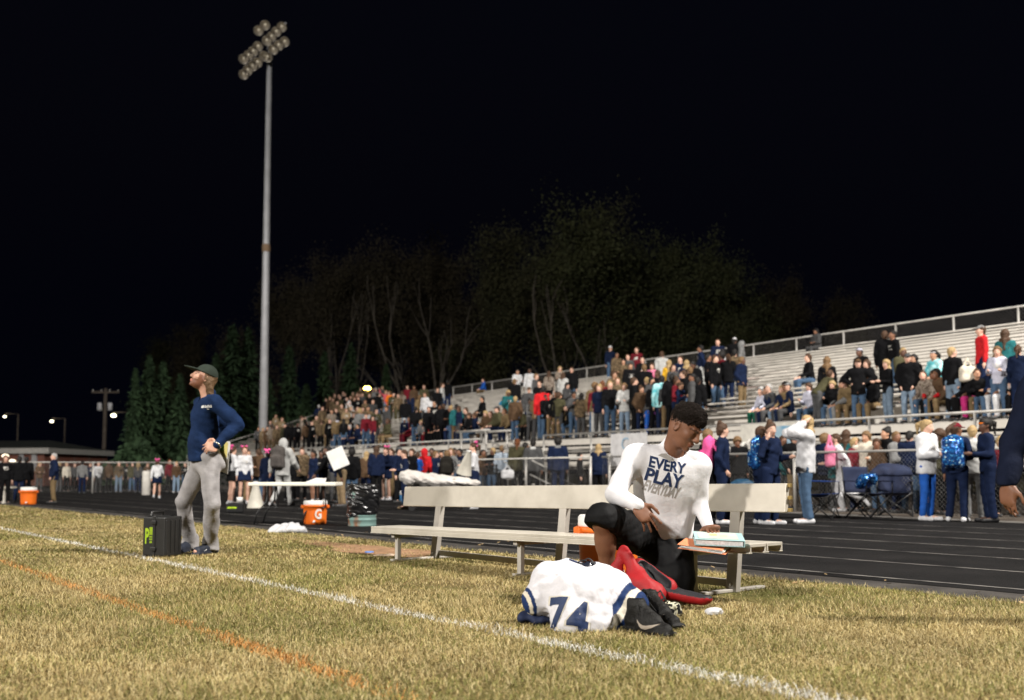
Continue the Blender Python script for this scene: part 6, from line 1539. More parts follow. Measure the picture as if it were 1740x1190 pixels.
# hard black equipment case
q0 = G(271, 949); ca = empty('equipment_case', (q0[0] + 0.0, q0[1] + 0.2, 0.0), R(-20)); tag(ca, 'black hard equipment case with yellow green lettering on the grass', 'case')
case_m = mat('case_resin', (0.016, 0.0155, 0.015), 0.42, (0.012, 0.012, 0.012), 12, bump=0.15, bscale=120, spec=0.5)
bevel(MB().box((-0.125, -0.115, 0.01), (0.0, 0.125, 0.37)).build('lower_shell', case_m, ca), 0.014, 3)
bevel(MB().box((0.006, -0.115, 0.01), (0.125, 0.125, 0.37)).build('lid_shell', case_m, ca), 0.014, 3)
bevel(MB().box((-0.012, -0.123, 0.0), (0.018, 0.133, 0.378)).build('rim', case_m, ca), 0.006, 2)
m = MB()
for yy in (-0.09, -0.03, 0.03, 0.09): m.box((0.118, yy - 0.010, 0.04), (0.131, yy + 0.010, 0.34))
bevel(m.build('rib', case_m, ca), 0.004)
bevel(MB().tube([(-0.06, -0.08, 0.37), (-0.06, -0.07, 0.41), (-0.06, 0.08, 0.41), (-0.06, 0.09, 0.37)], 0.013, 8).build('handle', case_m, ca), 0.002)
for zz in (0.06, 0.30): bevel(MB().box((-0.02, -0.138, zz), (0.03, -0.118, zz + 0.035)).build('latch', case_m, ca), 0.005)
lime = mat('lime_print', (0.42, 0.62, 0.02), 0.5)
def case_text(t, size, y, z, width):
    V, F = text_mesh(t, size, bold=True, width=width)
    P3 = [(-0.1275, -v[0] + y, v[1] + z) for v in V]
    decal_flat(P3, F, lime, 'lettering', ca, (0, 0, 0), (0, 0, 0))
# lettering faces the camera-left side
def case_text2(t, size, x, z, width):
    V, F = text_mesh(t, size, bold=True, width=width)
    P3 = [(v[0] + x, -0.1175, v[1] + z) for v in V]
    decal_flat(P3, F, lime, 'lettering', ca, (0, 0, 0), (0, 0, 0))
case_text2('P', 0.19, -0.074, 0.13, 0.044)
m = MB()                                              # the smaller print is too small to read: rows of marks
for (x0, x1, z0, z1) in [(-0.046 + 0.0088 * k, -0.0395 + 0.0088 * k, 0.205, 0.275) for k in range(5)] + [(-0.046 + 0.0068 * k, -0.0412 + 0.0068 * k, 0.18, 0.195) for k in range(6)] + [(-0.046 + 0.0068 * k, -0.0412 + 0.0068 * k, 0.158, 0.172) for k in range(6)] + [(-0.042 + 0.0068 * k, -0.0372 + 0.0068 * k, 0.13, 0.148) for k in range(4)]:
    m.add([(x0, -0.1176, z0), (x1, -0.1176, z0), (x1, -0.1176, z1), (x0, -0.1176, z1)], [(0, 1, 2, 3)])
m.build('small_print', lime, ca)
ca.scale = (1.04, 1.04, 1.04); ca.location[0] -= 0.05

# ------------------------------------------------------------------ bags, banners, camp chairs
def pack_mesh(seed, h=0.016):
    s = Soft((-0.22, -0.16, -0.26), (0.22, 0.2, 0.26), h)
    s.box((0, 0, -0.01), (0.155, 0.075, 0.225), None, 0.07); s.box((0, 0.085, -0.08), (0.125, 0.05, 0.125), None, 0.045, 0.015)
    s.cone((-0.05, -0.02, 0.215), (0.05, -0.02, 0.215), 0.03, 0.03, 0.02)
    for sd in (-1, 1): s.cone((sd * 0.09, -0.07, 0.19), (sd * 0.095, -0.12, 0.03), 0.022, 0.02, 0.02)
    s.wrinkle(0.008, 30, seed); return s.mesh('backpack')
PM = pack_mesh(2)
def pack(loc, rz, m, color, label, k=1.0, tilt=0.0):
    me = PM.copy(); me.materials.append(m); o = link('backpack', me, None, None, loc, (tilt, 0, rz), (k, k, k)); o.color = (*color, 1)
    return tag(o, label, 'backpack', 'backpacks worn or set down')
def find(lab):
    for px, o in PEOPLE:
        if o['label'].startswith(lab): return o
def worn(lab, m, color, label, k=1.0, up=1.22):
    o = find(lab); rz = o.rotation_euler[2]; kk = o.scale[0]
    back = vec(-math.sin(rz), math.cos(rz), 0)
    loc = vec(*o.location) + back * 0.225 * kk + Z * up * kk
    return pack(tuple(loc), rz, m, color, label, k)
worn('person in navy tracksuit and dark cap', sequin, (1, 1, 1), 'blue sequin backpack with white ribbon worn over a navy tracksuit', 1.12)
worn('person in navy tracksuit on the phone', sequin, (1, 1, 1), 'blue sequin backpack worn by the phone caller', 1.12)
worn('person in navy jacket wearing a pink', fabric, COL['hot pink'], 'bright pink backpack worn over a navy jacket', 1.12)
worn('person in grey hoodie with hood up', fabric, (0.09, 0.08, 0.075), 'dark grey backpack worn over a grey hoodie', 1.15)
worn('long haired person in black wearing', fabric, (0.02, 0.018, 0.015), 'black and yellow backpack above the rolled tarp', 1.1)
worn('cheerleader in white sleeves with black bag', fabric, (0.012, 0.012, 0.013), 'black backpack worn by the cheerleader next to the coach', 1.1)
def bag(lab_p, off, size, color, label, m=fabric, seed=1, cat='bag'):
    s = Soft(-np.array(size) * 1.5, np.array(size) * 1.5 + np.array([0, 0, size[2]]), 0.02)
    s.box((0, 0, 0), size, None, min(size) * 0.7); s.cone((-size[0] * 0.6, 0, size[2] * 0.8), (0, 0, size[2] * 1.9), 0.022, 0.02, 0.02); s.cone((size[0] * 0.6, 0, size[2] * 0.8), (0, 0, size[2] * 1.9), 0.022, 0.02, 0.02)
    s.wrinkle(0.012, 24, seed); me = s.mesh('bag'); me.materials.append(m)
    o = find(lab_p); loc = vec(*o.location) + np.array(off)
    b2 = link('shoulder_bag', me, None, None, tuple(loc)); b2.color = (*color, 1); return tag(b2, label, cat)
bag('person in black sweater and pale jeans', (0.22, -0.22, 0.98), (0.17, 0.09, 0.17), COL['cream'], 'large cream tote bag hanging from a black sleeved arm')
bag('person in grey coat leaning', (0.30, -0.15, 0.75), (0.20, 0.12, 0.17), COL['purple'], 'purple bag hanging among the spectators behind the player')
bag('blond person in navy with small', (-0.22, -0.22, 0.85), (0.12, 0.07, 0.13), COL['bright blue'], 'small bright blue bag among the spectators')
bag('person in olive puffer', (-0.3, -0.15, 0.75), (0.2, 0.09, 0.14), COL['white'], 'white handbag beside the olive puffer jacket')
bag('running person in white', (-0.30, -0.18, 1.12), (0.10, 0.1, 0.22), COL['pink'], 'pink bundle clutched by the running person', cat='bundle')
d_, s_ = bx_at(855, 24.5); 
bo = crumple('towel', BB(24.3, bx_at(858, 24.3)[1], FZ + RISE * 8 + 0.45), (0.24, 0.1, 0.16), mat('teal_towel', (0.01, 0.16, 0.30), 0.9), 'bright teal cloth draped over a bleacher plank', 'towel', 4, 0.02, 0.02)
crumple('gear_bag', (*G(1262, 868)[:2], 0.30), (0.34, 0.22, 0.25), mat('teal_nylon', (0.01, 0.05, 0.10), 0.6), 'dark teal gear bag behind the bench beside the pink backpack', 'bag', 6, 0.02, 0.02)
crumple('gear_bag', (*G(826, 862)[:2], 0.0), (0.28, 0.2, 0.26), mat('navy_nylon', (0.01, 0.02, 0.06), 0.6), 'navy gear bag beside the cheerleader in profile', 'bag', 7, 0.02, 0.02)
q0 = G(400, 872); o = empty('supply_bag', (q0[0], q0[1], 0.006), 0.2); tag(o, 'black supply bag with lime stripe and white cups by the coach', 'bag')
bevel(MB().box((-0.16, -0.12, 0), (0.16, 0.12, 0.20)).build('body', black_metal, o), 0.03, 3); MB().box((-0.15, -0.125, 0.09), (0.03, -0.119, 0.12)).build('stripe', lime, o)
MB().lathe([(0.05, 0.20), (0.065, 0.31), (0.06, 0.31), (0, 0.21)], 14, (0.08, -0.02, 0)).build('cup_stack', white_pl, o)
# rolled white tarp on a low cart behind the bench
ct = empty('equipment_cart', tuple(G(745, 868))); tag(ct, 'low dark cart under the rolled white tarp behind the bench', 'cart')
ivc = Vector(ct.location)
A, B_ = P(694, 812, 20.6), P(808, 822, 20.6)
MB().box((-0.7, -0.2, 0.42), (0.75, 0.2, 0.47)).build('deck', black_metal, ct)
for x in (-0.55, 0.6):
    MB().box((x - 0.02, -0.15, 0.14), (x + 0.02, 0.15, 0.42)).build('leg', black_metal, ct)
    for y in (-0.16, 0.16):
        o = MB().tube([(x, y - 0.02, 0.08), (x, y + 0.02, 0.08)], 0.075, 14).build('wheel', black_metal, ct)
s = Soft((-1.1, -0.35, -0.3), (1.1, 0.35, 0.4), 0.018)
s.cone((-0.62, 0, 0.12), (-0.05, 0, 0.05), 0.20, 0.15, 0.03); s.cone((-0.05, 0, 0.05), (0.78, 0, -0.03), 0.15, 0.09, 0.05); s.ell((-0.72, 0, 0.16), (0.16, 0.2, 0.17), None, 0.03)
s.wrinkle(0.035, 11, 3, [(0.5, 0.2, 1), (0.3, 1, 0.6), (0.9, 0, 0.6)], 5, True); s.wrinkle(0.014, 30, 8, None, 5, True)
o = link('rolled_tarp', s.mesh('rolled_tarp'), mat('tarp_vinyl', (0.56, 0.53, 0.50), 0.5, (0.46, 0.43, 0.40), 3, bump=0.2, bscale=8)); o.location = (ct.location[0] + 0.02, ct.location[1], 0.63); o.scale = (0.95, 0.9, 0.72); o.location[2] = 0.60; tag(o, 'rolled white tarp lying behind the bench back', 'tarp')
# white board, small water jug, litter on track
q0 = P(574, 779, 19.8); o = bevel(MB().box((-0.17, -0.01, -0.2), (0.17, 0.01, 0.2)).build('sign_board', white_pl), 0.003); o.location = q0; o.rotation_euler = (0, R(-24), 0.15); tag(o, 'blank white board carried over the folding table', 'board')
q0 = G(684, 855); o = empty('water_jug', tuple(q0)); tag(o, 'small blue water jug with white lid left of the bench back', 'jug')
MB().lathe([(0.08, 0), (0.085, 0.01), (0.085, 0.22), (0, 0.22)], 18).build('body', mat('jug_blue', (0.03, 0.13, 0.28), 0.45), o); MB().lathe([(0.09, 0.215), (0.09, 0.3), (0.06, 0.33), (0, 0.33)], 18).build('lid', white_pl, o)
# banners hung on the front rail
def banner(x0, x1, y0, y1, label, m, p=18.13):
    dA, sA_ = bx_at(x0, p); dB, sB_ = bx_at(x1, p)
    z1 = P(x0, y0, dA)[2]; z0 = P(x0, y1, dA)[2]
    a, b2 = BB(p, sA_), BB(p, sB_)
    root = empty('banner', tuple(a)); tag(root, label, 'banner'); root.rotation_euler = (0, 0, math.atan2(b2[1] - a[1], b2[0] - a[0]))
    W = np.linalg.norm(b2 - a); nx_ = 14; v = []; f = []
    for j in range(2):
        for i in range(nx_):
            for k, z in enumerate((z0, (z0 + z1) / 2, z1)): v.append((W * i / (nx_ - 1), 0.012 * math.sin(i * 1.3 + k) + 0.004 * j, z))
    for i in range(nx_ - 1):
        for k in range(2):
            a_ = i * 3 + k; f.append((a_, a_ + 3, a_ + 4, a_ + 1)); c_ = nx_ * 3 + a_; f.append((c_, c_ + 1, c_ + 4, c_ + 3))
    MB().add(v, f, True).build('sheet', m, root); return root, W, z0, z1
bn1, W, z0, z1 = banner(1037, 1100, 738, 792, 'white banner with pale blue letter on the front rail behind the player', mat('banner_vinyl', (0.72, 0.71, 0.72), 0.6))
V, F = text_mesh('C', 0.5); decal_flat([(v[0] + W * 0.42, -0.02, v[1] + z0 + 0.45) for v in V], F, mat('pale_blue_print', (0.35, 0.52, 0.68), 0.6), 'lettering', bn1, None, None)
bn2, W, z0, z1 = banner(1258, 1352, 722, 794, 'cream banner with picture and lettering behind the phone caller', mat('cream_banner', (0.74, 0.71, 0.64), 0.6))
MB().box((W * 0.6, -0.022, z0 + 0.42), (W * 0.97, -0.018, z1 - 0.08)).build('picture', mat('sky_print', (0.16, 0.36, 0.55), 0.6, (0.45, 0.55, 0.6), 3), bn2)
for k, (x, y) in enumerate(((1268, 762), (1282, 756))): crumple('pom_pom', tuple(P(x, y + 8, bx_at(x, 18.0)[0])), (0.16, 0.16, 0.16), mat('pom_strands', (0.62, 0.60, 0.56), 0.7, (0.4, 0.38, 0.36), 30), ('white pom-pom hung on the cream banner, nearer the pink backpack', 'white pom-pom hung on the cream banner, nearer the phone caller')[k], 'pom-pom', 20 + k, 0.016, 0.05, freq=45)
# folding camp chairs
navyc = mat('chair_canvas', (0.012, 0.02, 0.055), 0.85, (0.008, 0.012, 0.035), 5, bump=0.2, bscale=40)
def camp_chair(loc, rz, label, k=1.0, m=navyc):
    root = empty('camp_chair', loc, rz); root.scale = (k, k, k); tag(root, label, 'chair', 'folding camp chairs by the fence')
    w, d_, h = 0.30, 0.26, 0.44
    mm = MB()
    for sx in (-1, 1):
        mm.tube([(sx * w, -d_, 0), (sx * w, d_, h)], 0.011, 8); mm.tube([(sx * w, d_, 0), (sx * w, -d_, h)], 0.011, 8); mm.tube([(sx * w, d_, h - 0.02), (sx * w * 1.02, d_ * 1.25, 0.92)], 0.011, 8); mm.tube([(sx * w, -d_, h), (sx * w, -d_, 0.64)], 0.011, 8)
    for sy in (-1, 1): mm.tube([(-w, sy * d_, 0), (w, sy * d_, h)], 0.011, 8); mm.tube([(w, sy * d_, 0), (-w, sy * d_, h)], 0.011, 8)
    mm.build('frame', black_metal, root)
    def sheet(name, pts, nu=8, sag=0.05, ax=2):
        a, b2, c, d2 = (np.array(p, float) for p in pts); v = []
        for j in range(nu):
            for i in range(nu):
                s_, t_ = i / (nu - 1), j / (nu - 1); p = (1 - s_) * (1 - t_) * a + s_ * (1 - t_) * b2 + s_ * t_ * c + (1 - s_) * t_ * d2
                p[ax] += (-1 if ax == 2 else 1) * sag * math.sin(math.pi * s_) * math.sin(math.pi * t_); v.append(p)
        f = [(j * nu + i, j * nu + i + 1, (j + 1) * nu + i + 1, (j + 1) * nu + i) for j in range(nu - 1) for i in range(nu - 1)]
        o = MB().add(v, f, True).build(name, m, root); sd = o.modifiers.new('thick', 'SOLIDIFY'); sd.thickness = 0.008
    sheet('seat', [(-w, -d_, h), (w, -d_, h), (w, d_, h - 0.03), (-w, d_, h - 0.03)])
    sheet('backrest', [(-w, d_, h), (w, d_, h), (w * 1.02, d_ * 1.25, 0.90), (-w * 1.02, d_ * 1.25, 0.90)], ax=1)
    for sx in (-1, 1): sheet('armrest', [(sx * w - 0.05, -d_, 0.645), (sx * w + 0.05, -d_, 0.645), (sx * w + 0.05, d_ * 1.1, 0.66), (sx * w - 0.05, d_ * 1.1, 0.66)], sag=0.01)
    return root
q0 = G(1487, 882); camp_chair((q0[0] - 0.05, q0[1] + 0.15, 0.012), R(25), 'navy camp chair holding the sequin backpack by the fence')
q0 = G(1528, 880); camp_chair((q0[0] + 0.1, q0[1] + 0.45, 0.012), R(-20), 'second navy camp chair by the fence, half behind the first')
q0 = G(1395, 884); camp_chair((q0[0] + 0.1, q0[1] + 0.35, 0.012), R(60), 'blue camp chair behind the blond person with raised arms', m=mat('blue_canvas', (0.01, 0.05, 0.22), 0.85, (0.008, 0.03, 0.14), 5))
q0 = P(1481, 815, 17.2); pack((q0[0] - 0.03, 17.35, 0.66), R(10), sequin, (1, 1, 1), 'blue sequin backpack lying on the navy camp chair', 0.9, R(60))
q0 = P(1520, 805, 17.4); crumple('jacket', (q0[0], 17.55, 0.74), (0.34, 0.2, 0.14), navyc, 'dark navy jacket heaped over the camp chairs', 'jacket', 12, 0.02, 0.03, freq=20)
# ------------------------------------------------------------------ figures seen close
from mathutils.bvhtree import BVHTree
def bvh_of(me, M=None):
    V = verts_of(me).astype(float); F = [tuple(p.vertices) for p in me.polygons]
    return BVHTree.FromPolygons([tuple(v) for v in V], F)
def project(V, F, org, rx, uy, dr, bvh, lift=0.003):
    """lay a flat print onto a curved surface"""
    dr = unit(dr); out = []; ok = []
    for v in V:
        p = org + rx * v[0] + uy * v[1]
        h = bvh.ray_cast(Vector(p - dr * 0.6), Vector(dr), 2.0)
        if h[0] is None: out.append(p); ok.append(False)
        else: out.append(np.array(h[0]) - dr * lift); ok.append(True)
    F2 = []
    for f in F:
        if all(ok[i] for i in f):
            q_ = [out[i] for i in f]
            if max(np.linalg.norm(q_[a] - q_[a - 1]) for a in range(len(q_))) < 0.06: F2.append(tuple(f))
    return out, F2
def print_on(name, V, F, org, rx, uy, dr, bvh, m, parent, lift=0.003, sub=2):
    V, F = subdivide_tris(V, F, sub)
    O, F2 = project(V, F, org, rx, uy, dr, bvh, lift)
    me = bpy.data.meshes.new(name); me.from_pydata([tuple(v) for v in O], [], F2); me.update()
    o = link(name, me, m, parent); return o
def islands(V, F):
    par = list(range(len(V)))
    def root(i):
        while par[i] != i: par[i] = par[par[i]]; i = par[i]
        return i
    for f in F:
        for a in f[1:]: par[root(a)] = root(f[0])
    by = {}
    for f in F: by.setdefault(root(f[0]), []).append(f)
    out = []
    for fs in by.values():
        ids = sorted({i for f in fs for i in f}); mp_ = {i: k for k, i in enumerate(ids)}
        out.append((np.array([V[i] for i in ids]), [tuple(mp_[i] for i in f) for f in fs]))
    return out
def hero_body(J, h, beard=None, lid=None, k=1.0, detail=True, lips=(0.95, 0.62, 0.6), thick=1.0, fade=None):
    pts = np.array([v for n, v in J.items() if n[:2] in ('pe', 'ch', 'ne', 'hc', 'sh', 'el', 'wr', 'kn', 'an', 'to', 'hp')])
    s = Soft(pts.min(0) - 0.22, pts.max(0) + 0.2, h)
    hc, r_, f, u = J['hc'], J['hr'], J['hf'], J['hu']
    head_shape(s, hc, r_, f, u, k, detail)
    s.cone(J['nek'] - 0.02 * Z, hc - 0.05 * k * u - 0.02 * k * f, 0.066 * thick, 0.058 * thick, 0.035)
    s.cone(J['nek'] - 0.03 * Z, J['shR'], 0.05, 0.045, 0.04); s.cone(J['nek'] - 0.03 * Z, J['shL'], 0.05, 0.045, 0.04)
    s.cone(J['pel'], J['che'], 0.12, 0.14, 0.05, (J['tf'], 0.7))
    for n in 'RL':
        s.cone(J['sh' + n], J['el' + n], 0.050 * thick, 0.040 * thick, 0.03); s.cone(J['el' + n], J['wr' + n], 0.043 * thick, 0.029 * thick, 0.02, None)
        if 'hd' + n in J:
            d, nr, sd, cu, th, spd = J['hd' + n]; hand_shape(s, J['wr' + n], d, nr, sd, 1.05 * k, cu, th, spd)
        s.cone(J['hp' + n], J['kn' + n], 0.085 * thick, 0.060 * thick, 0.04)
        kn, an = J['kn' + n], J['an' + n]
        ax = unit(an - kn); bk = unit(np.cross(np.cross(ax, J['hp' + n] - kn), ax)) if np.linalg.norm(np.cross(ax, J['hp' + n] - kn)) > 1e-3 else vec(0, 1, 0)
        s.cone(kn, kn + (an - kn) * 0.38 + bk * 0.012, 0.058 * thick, 0.058 * thick, 0.03); s.cone(kn + (an - kn) * 0.3 + bk * 0.012, an, 0.057 * thick, 0.036 * thick, 0.03)
        s.cone(an, J['to' + n], 0.036, 0.03, 0.03)
    me = s.mesh('person_body'); V = verts_of(me)
    T = face_tint(V, hc, r_, f, u, k, lips, beard, lid)
    if fade is not None:
        q_ = (V - hc) / k; a, b2, c = q_ @ r_, q_ @ f, q_ @ u
        w_ = np.clip((c - 0.012 - 0.55 * (b2 + 0.0)) / 0.05, 0, 1) * (b2 < 0.06) * (c > -0.04); T = T * (1 - w_[:, None]) + T * w_[:, None] * np.array(fade)
    set_col(me, 'tint', T); me.materials.append(skin)
    return me
def cloth(J, h, fn, name, wr=(0.006, 40, 1), amp2=None):
    pts = np.array([v for n, v in J.items() if n[:2] in ('pe', 'ch', 'ne', 'hc', 'sh', 'el', 'wr', 'kn', 'an', 'to', 'hp')])
    s = Soft(pts.min(0) - 0.2, pts.max(0) + 0.2, h); fn(s, J)
    s.wrinkle(*wr)
    if amp2: s.wrinkle(*amp2)
    return s
def shoe_mesh(a, to, h=0.009, hi=False):
    """a closed shoe from ankle a to toe tip to"""
    d = to - a; d[2] = 0; d = unit(d); sd = np.cross(d, Z)
    s = Soft(np.minimum(a, to) - 0.14, np.maximum(a, to) + 0.14, h)
    hl = a - d * 0.045; hl[2] = 0.045; t_ = to.copy(); t_[2] = 0.038
    s.cone(hl, t_ - d * 0.02, 0.042, 0.045, 0.02, (sd, 0.95)); s.cone(hl, a + Z * (0.06 if hi else 0.01), 0.042, 0.046, 0.03); s.cone(a + d * 0.02 + Z * (0.02 if hi else 0), t_ - d * 0.11 + Z * 0.02, 0.045, 0.03, 0.03)
    s.box((hl + t_) / 2 * np.array([1, 1, 0]) + Z * 0.012, (np.linalg.norm(t_ - hl) / 2 + 0.05, 0.047, 0.014), (d, sd, Z), 0.012, 0.01)
    s.cut((0, 0, 0.0), (0, 0, -1))
    return s.mesh('shoe')

# ------------------------------------------------------------------ the kneeling player
J = {}
J['pel'] = P(1120, 908, 6.62); J['nek'] = P(1140, 770, 6.44); J['che'] = J['pel'] * 0.3 + J['nek'] * 0.7
J['t'] = unit(J['nek'] - J['pel'])
J['shR'] = P(1078, 776, 6.40); J['elR'] = P(1046, 840, 6.26); J['wrR'] = P(1083, 858, 6.08)
J['shL'] = P(1186, 791, 6.46); J['elL'] = P(1186, 850, 6.50); J['wrL'] = P(1203, 894, 6.42)
tr = unit(J['shL'] - J['shR']); J['tf'] = unit(np.cross(J['t'], tr))
if J['tf'][1] > 0: J['tf'] = -J['tf']
yaw, pit = R(50), R(-36)
J['hf'] = unit(vec(math.sin(yaw) * math.cos(pit), -math.cos(yaw) * math.cos(pit), math.sin(pit)))
up0 = unit(Z + 0.12 * vec(1, 0, 0)); J['hr'] = unit(np.cross(J['hf'], up0)); J['hu'] = np.cross(J['hr'], J['hf'])
J['hc'] = P(1165, 725, 6.30)
dR = unit(P(1110, 893, 6.04) - J['wrR'])
J['hdR'] = (dR, unit(vec(-0.25, 0.9, -0.35)), unit(vec(0.8, -0.15, 0.6)), (0.12, 0.2, 0.22, 0.26), 0.35, 0.16)
J['hdL'] = (unit(vec(0.10, -0.92, -0.22)), vec(0, -0.2, -0.97), vec(-0.95, -0.2, 0), (0.3, 0.34, 0.36, 0.4), 0.8, 0.06)
J['hpR'] = J['pel'] + vec(-0.10, -0.02, -0.02); J['knR'] = P(1024, 886, 6.16); J['anR'] = P(1034, 994, 6.30); J['toR'] = vec(J['anR'][0] - 0.02, J['anR'][1] - 0.17, 0.035)
J['hpL'] = J['pel'] + vec(0.10, 0.03, -0.02); J['knL'] = vec(J['pel'][0] + 0.07, 6.42, 0.075); J['anL'] = J['knL'] + vec(0.06, 0.40, 0.015); J['toL'] = J['anL'] + vec(0.01, 0.10, -0.055)
me = hero_body(J, 0.0062, lid=(0.62, 0.58, 0.58), k=1.09, thick=1.06, fade=(0.34, 0.33, 0.34), lips=(1.0, 0.72, 0.70), beard=None)
pl = kid('person', me, None); pl.color = (0.175, 0.078, 0.044, 1)
tag(pl, 'person in white long sleeved shirt and black shorts kneeling before the bench', 'person')
# shirt
def shirt_fn(s, J):
    o = 0.016
    s.cone(J['pel'] + J['t'] * 0.02 + tr * 0.03, J['che'], 0.158, 0.180, 0.06, (J['tf'], 0.76)); s.cone(J['shR'] * 0.86 + J['shL'] * 0.14, J['shL'] * 0.86 + J['shR'] * 0.14, 0.075, 0.075, 0.08)
    s.cone(J['nek'] - J['t'] * 0.05, J['shR'], 0.082, 0.07, 0.05); s.cone(J['nek'] - J['t'] * 0.05, J['shL'], 0.082, 0.07, 0.05)
    s.ell(J['che'] + J['tf'] * 0.03 - J['t'] * 0.05, (0.17, 0.11, 0.16), (tr, J['tf'], J['t']), 0.08)
    s.cone(J['pel'] - J['t'] * 0.06 + tr * 0.045, J['pel'] + J['t'] * 0.1 + tr * 0.02, 0.160, 0.155, 0.05, (J['tf'], 0.80))
    s.cone(P(1112, 800, 6.44), P(1124, 900, 6.56), 0.115, 0.115, 0.08, (J['tf'], 0.85)); s.cone(P(1166, 805, 6.46), P(1143, 900, 6.57), 0.105, 0.105, 0.08, (J['tf'], 0.85))
    s.cut(J['pel'] - J['t'] * 0.055, -(J['t'] * 0.97 - tr * 0.10))
    for n in 'RL':
        s.cone(J['sh' + n], J['el' + n], 0.074, 0.060, 0.05); s.cone(J['el' + n], J['wr' + n], 0.059, 0.043, 0.03)
    s.cone(J['nek'] - J['t'] * 0.02, J['nek'] + J['t'] * 0.045 + J['hf'] * 0.01, 0.082, 0.076, 0.03)
s = cloth(J, 0.0075, shirt_fn, 'shirt', (0.0060, 13, 5), (0.0030, 34, 12, [tuple(unit(J['elR'] - J['shR'])), tuple(unit(J['wrL'] - J['elL'])), (0.6, 0.2, 0.7)], 4))
s.cone(J['nek'] - J['t'] * 0.03 + J['tf'] * 0.012, J['hc'] - 0.02 * J['hu'], 0.069, 0.082, 0.004, op='sub')
sh_me = s.mesh('shirt'); so = kid('shirt', sh_me, pl); dress(so, 'white', jit=0); so.color = (0.80, 0.79, 0.82, 1)
shirt_m = mat('jersey_knit', (1, 1, 1), 0.75, scale=1.5, objcol=True, bump=0.55, bscale=9, spec=0.15); so.material_slots[0].material = shirt_m
# collar rib
cb = MB(); cc = J['nek'] + J['t'] * 0.026; ca_, cb_ = tr, unit(np.cross(J['t'], tr))
ring = [cc + 0.072 * (math.cos(a) * ca_ + math.sin(a) * cb_) + J['t'] * 0.022 * (-math.sin(a)) * (1 if np.dot(cb_, J['tf']) > 0 else -1) for a in np.linspace(0, 2 * math.pi, 33)]
cb.tube(ring, 0.0075, 8, cap=False).build('collar', mat('collar_knit', (0.70, 0.69, 0.72), 0.8), so)
# print on the chest
bv = bvh_of(sh_me); navy_print = mat('navy_print', (0.010, 0.026, 0.085), 0.6); grey_print = mat('grey_print', (0.36, 0.34, 0.32), 0.6)
rx = unit(tr - J['tf'] * np.dot(tr, J['tf'])); rx = unit(rx + 0.0 * Z); uy = unit(np.cross(rx, J['tf']) * -1)
if uy[2] < 0: uy = -uy
rot = R(-3); rx, uy = rx * math.cos(rot) + uy * math.sin(rot), uy * math.cos(rot) - rx * math.sin(rot)
oc = P(1136, 815, 6.2); dr = -J['tf']
def chest(t, size, w, dx, dy, m, bold=True, shear=0.0, lift=0.0035, hs=1.0):
    V, F = text_mesh(t, size, bold=bold, width=w, shear=shear); V[:, 1] *= hs; V[:, 0] += dx; V[:, 1] += dy
    for V_, F_ in islands(V, F): print_on('letter', V_, F_, oc, rx, uy, dr, bv, m, so, lift, 2)
chest('EVERY', 0.088, 0.238, 0.014, 0.018, navy_print); chest('PLAY', 0.118, 0.240, 0.010, -0.074, navy_print, lift=0.0045); chest('EVERYDAY', 0.085, 0.235, 0.010, -0.142, grey_print, bold=True, shear=0.35, lift=0.003, hs=1.2)
wing = [(-0.052, 0.100), (-0.03, 0.112), (0.0, 0.116), (0.03, 0.112), (0.050, 0.098), (0.058, 0.086), (0.045, 0.080), (0.03, 0.084), (0.022, 0.076), (0.008, 0.088), (-0.02, 0.094)]
print_on('bird_emblem', np.array([(x, y - 0.006, 0) for x, y in wing] + [(0.005, 0.095, 0)]), [(i, (i + 1) % 11, 11) for i in range(11)], oc, rx, uy, dr, bv, grey_print, so, 0.004, 2)
print_on('bird_eye', np.array([(0.034, 0.088, 0), (0.046, 0.086, 0), (0.044, 0.092, 0)]), [(0, 1, 2)], oc, rx, uy, dr, bv, mat('dark_print', (0.06, 0.06, 0.07), 0.6), so, 0.006, 1)
# hair
s = Soft(J['hc'] - 0.22, J['hc'] + 0.24, 0.0055)
ax = (J['hr'], J['hf'], J['hu']); s.ell(J['hc'] - 0.016 * J['hf'] + 0.050 * J['hu'], (0.0865, 0.107, 0.096), ax, 0.01); s.ell(J['hc'] + 0.02 * J['hf'] + 0.088 * J['hu'], (0.064, 0.066, 0.052), ax, 0.03)
s.cut(J['hc'] + 0.092 * J['hf'] + 0.060 * J['hu'], J['hf'] * 0.42 - J['hu'])
s.wrinkle(0.004, 230, 3, n=6); s.wrinkle(0.0065, 95, 8, n=6)
hm_ = s.mesh('hair', 0); HV = verts_of(hm_).astype(float); hn = np.empty(len(HV) * 3, f32); hm_.vertices.foreach_get('normal', hn); hn = hn.reshape(-1, 3)
rh = np.random.default_rng(5); pick = rh.integers(0, len(HV), 4200)      # tight curls standing off the surface
oc8 = np.array([(1, 0, 0), (-1, 0, 0), (0, 1, 0), (0, -1, 0), (0, 0, 1), (0, 0, -1)], float); of8 = np.array([(0, 2, 4), (2, 1, 4), (1, 3, 4), (3, 0, 4), (2, 0, 5), (1, 2, 5), (3, 1, 5), (0, 3, 5)])
cv = (HV[pick] + hn[pick] * rh.uniform(-0.001, 0.007, (4200, 1)))[:, None, :] + oc8[None] * rh.uniform(0.0028, 0.0058, (4200, 1, 1)) * rh.uniform(0.7, 1.3, (4200, 6, 1))
cme = np_mesh('curls', cv.reshape(-1, 3), (of8[None] + 6 * np.arange(4200)[:, None, None]).reshape(-1, 3), True)
ho = kid('hair', hm_, pl); ho.color = (0.022, 0.016, 0.013, 1); ho.material_slots[0].link = 'OBJECT'; ho.material_slots[0].material = mat('tight_curls', (1, 1, 1), 0.9, scale=120, objcol=True, bump=1.0, bscale=260, spec=0.15)
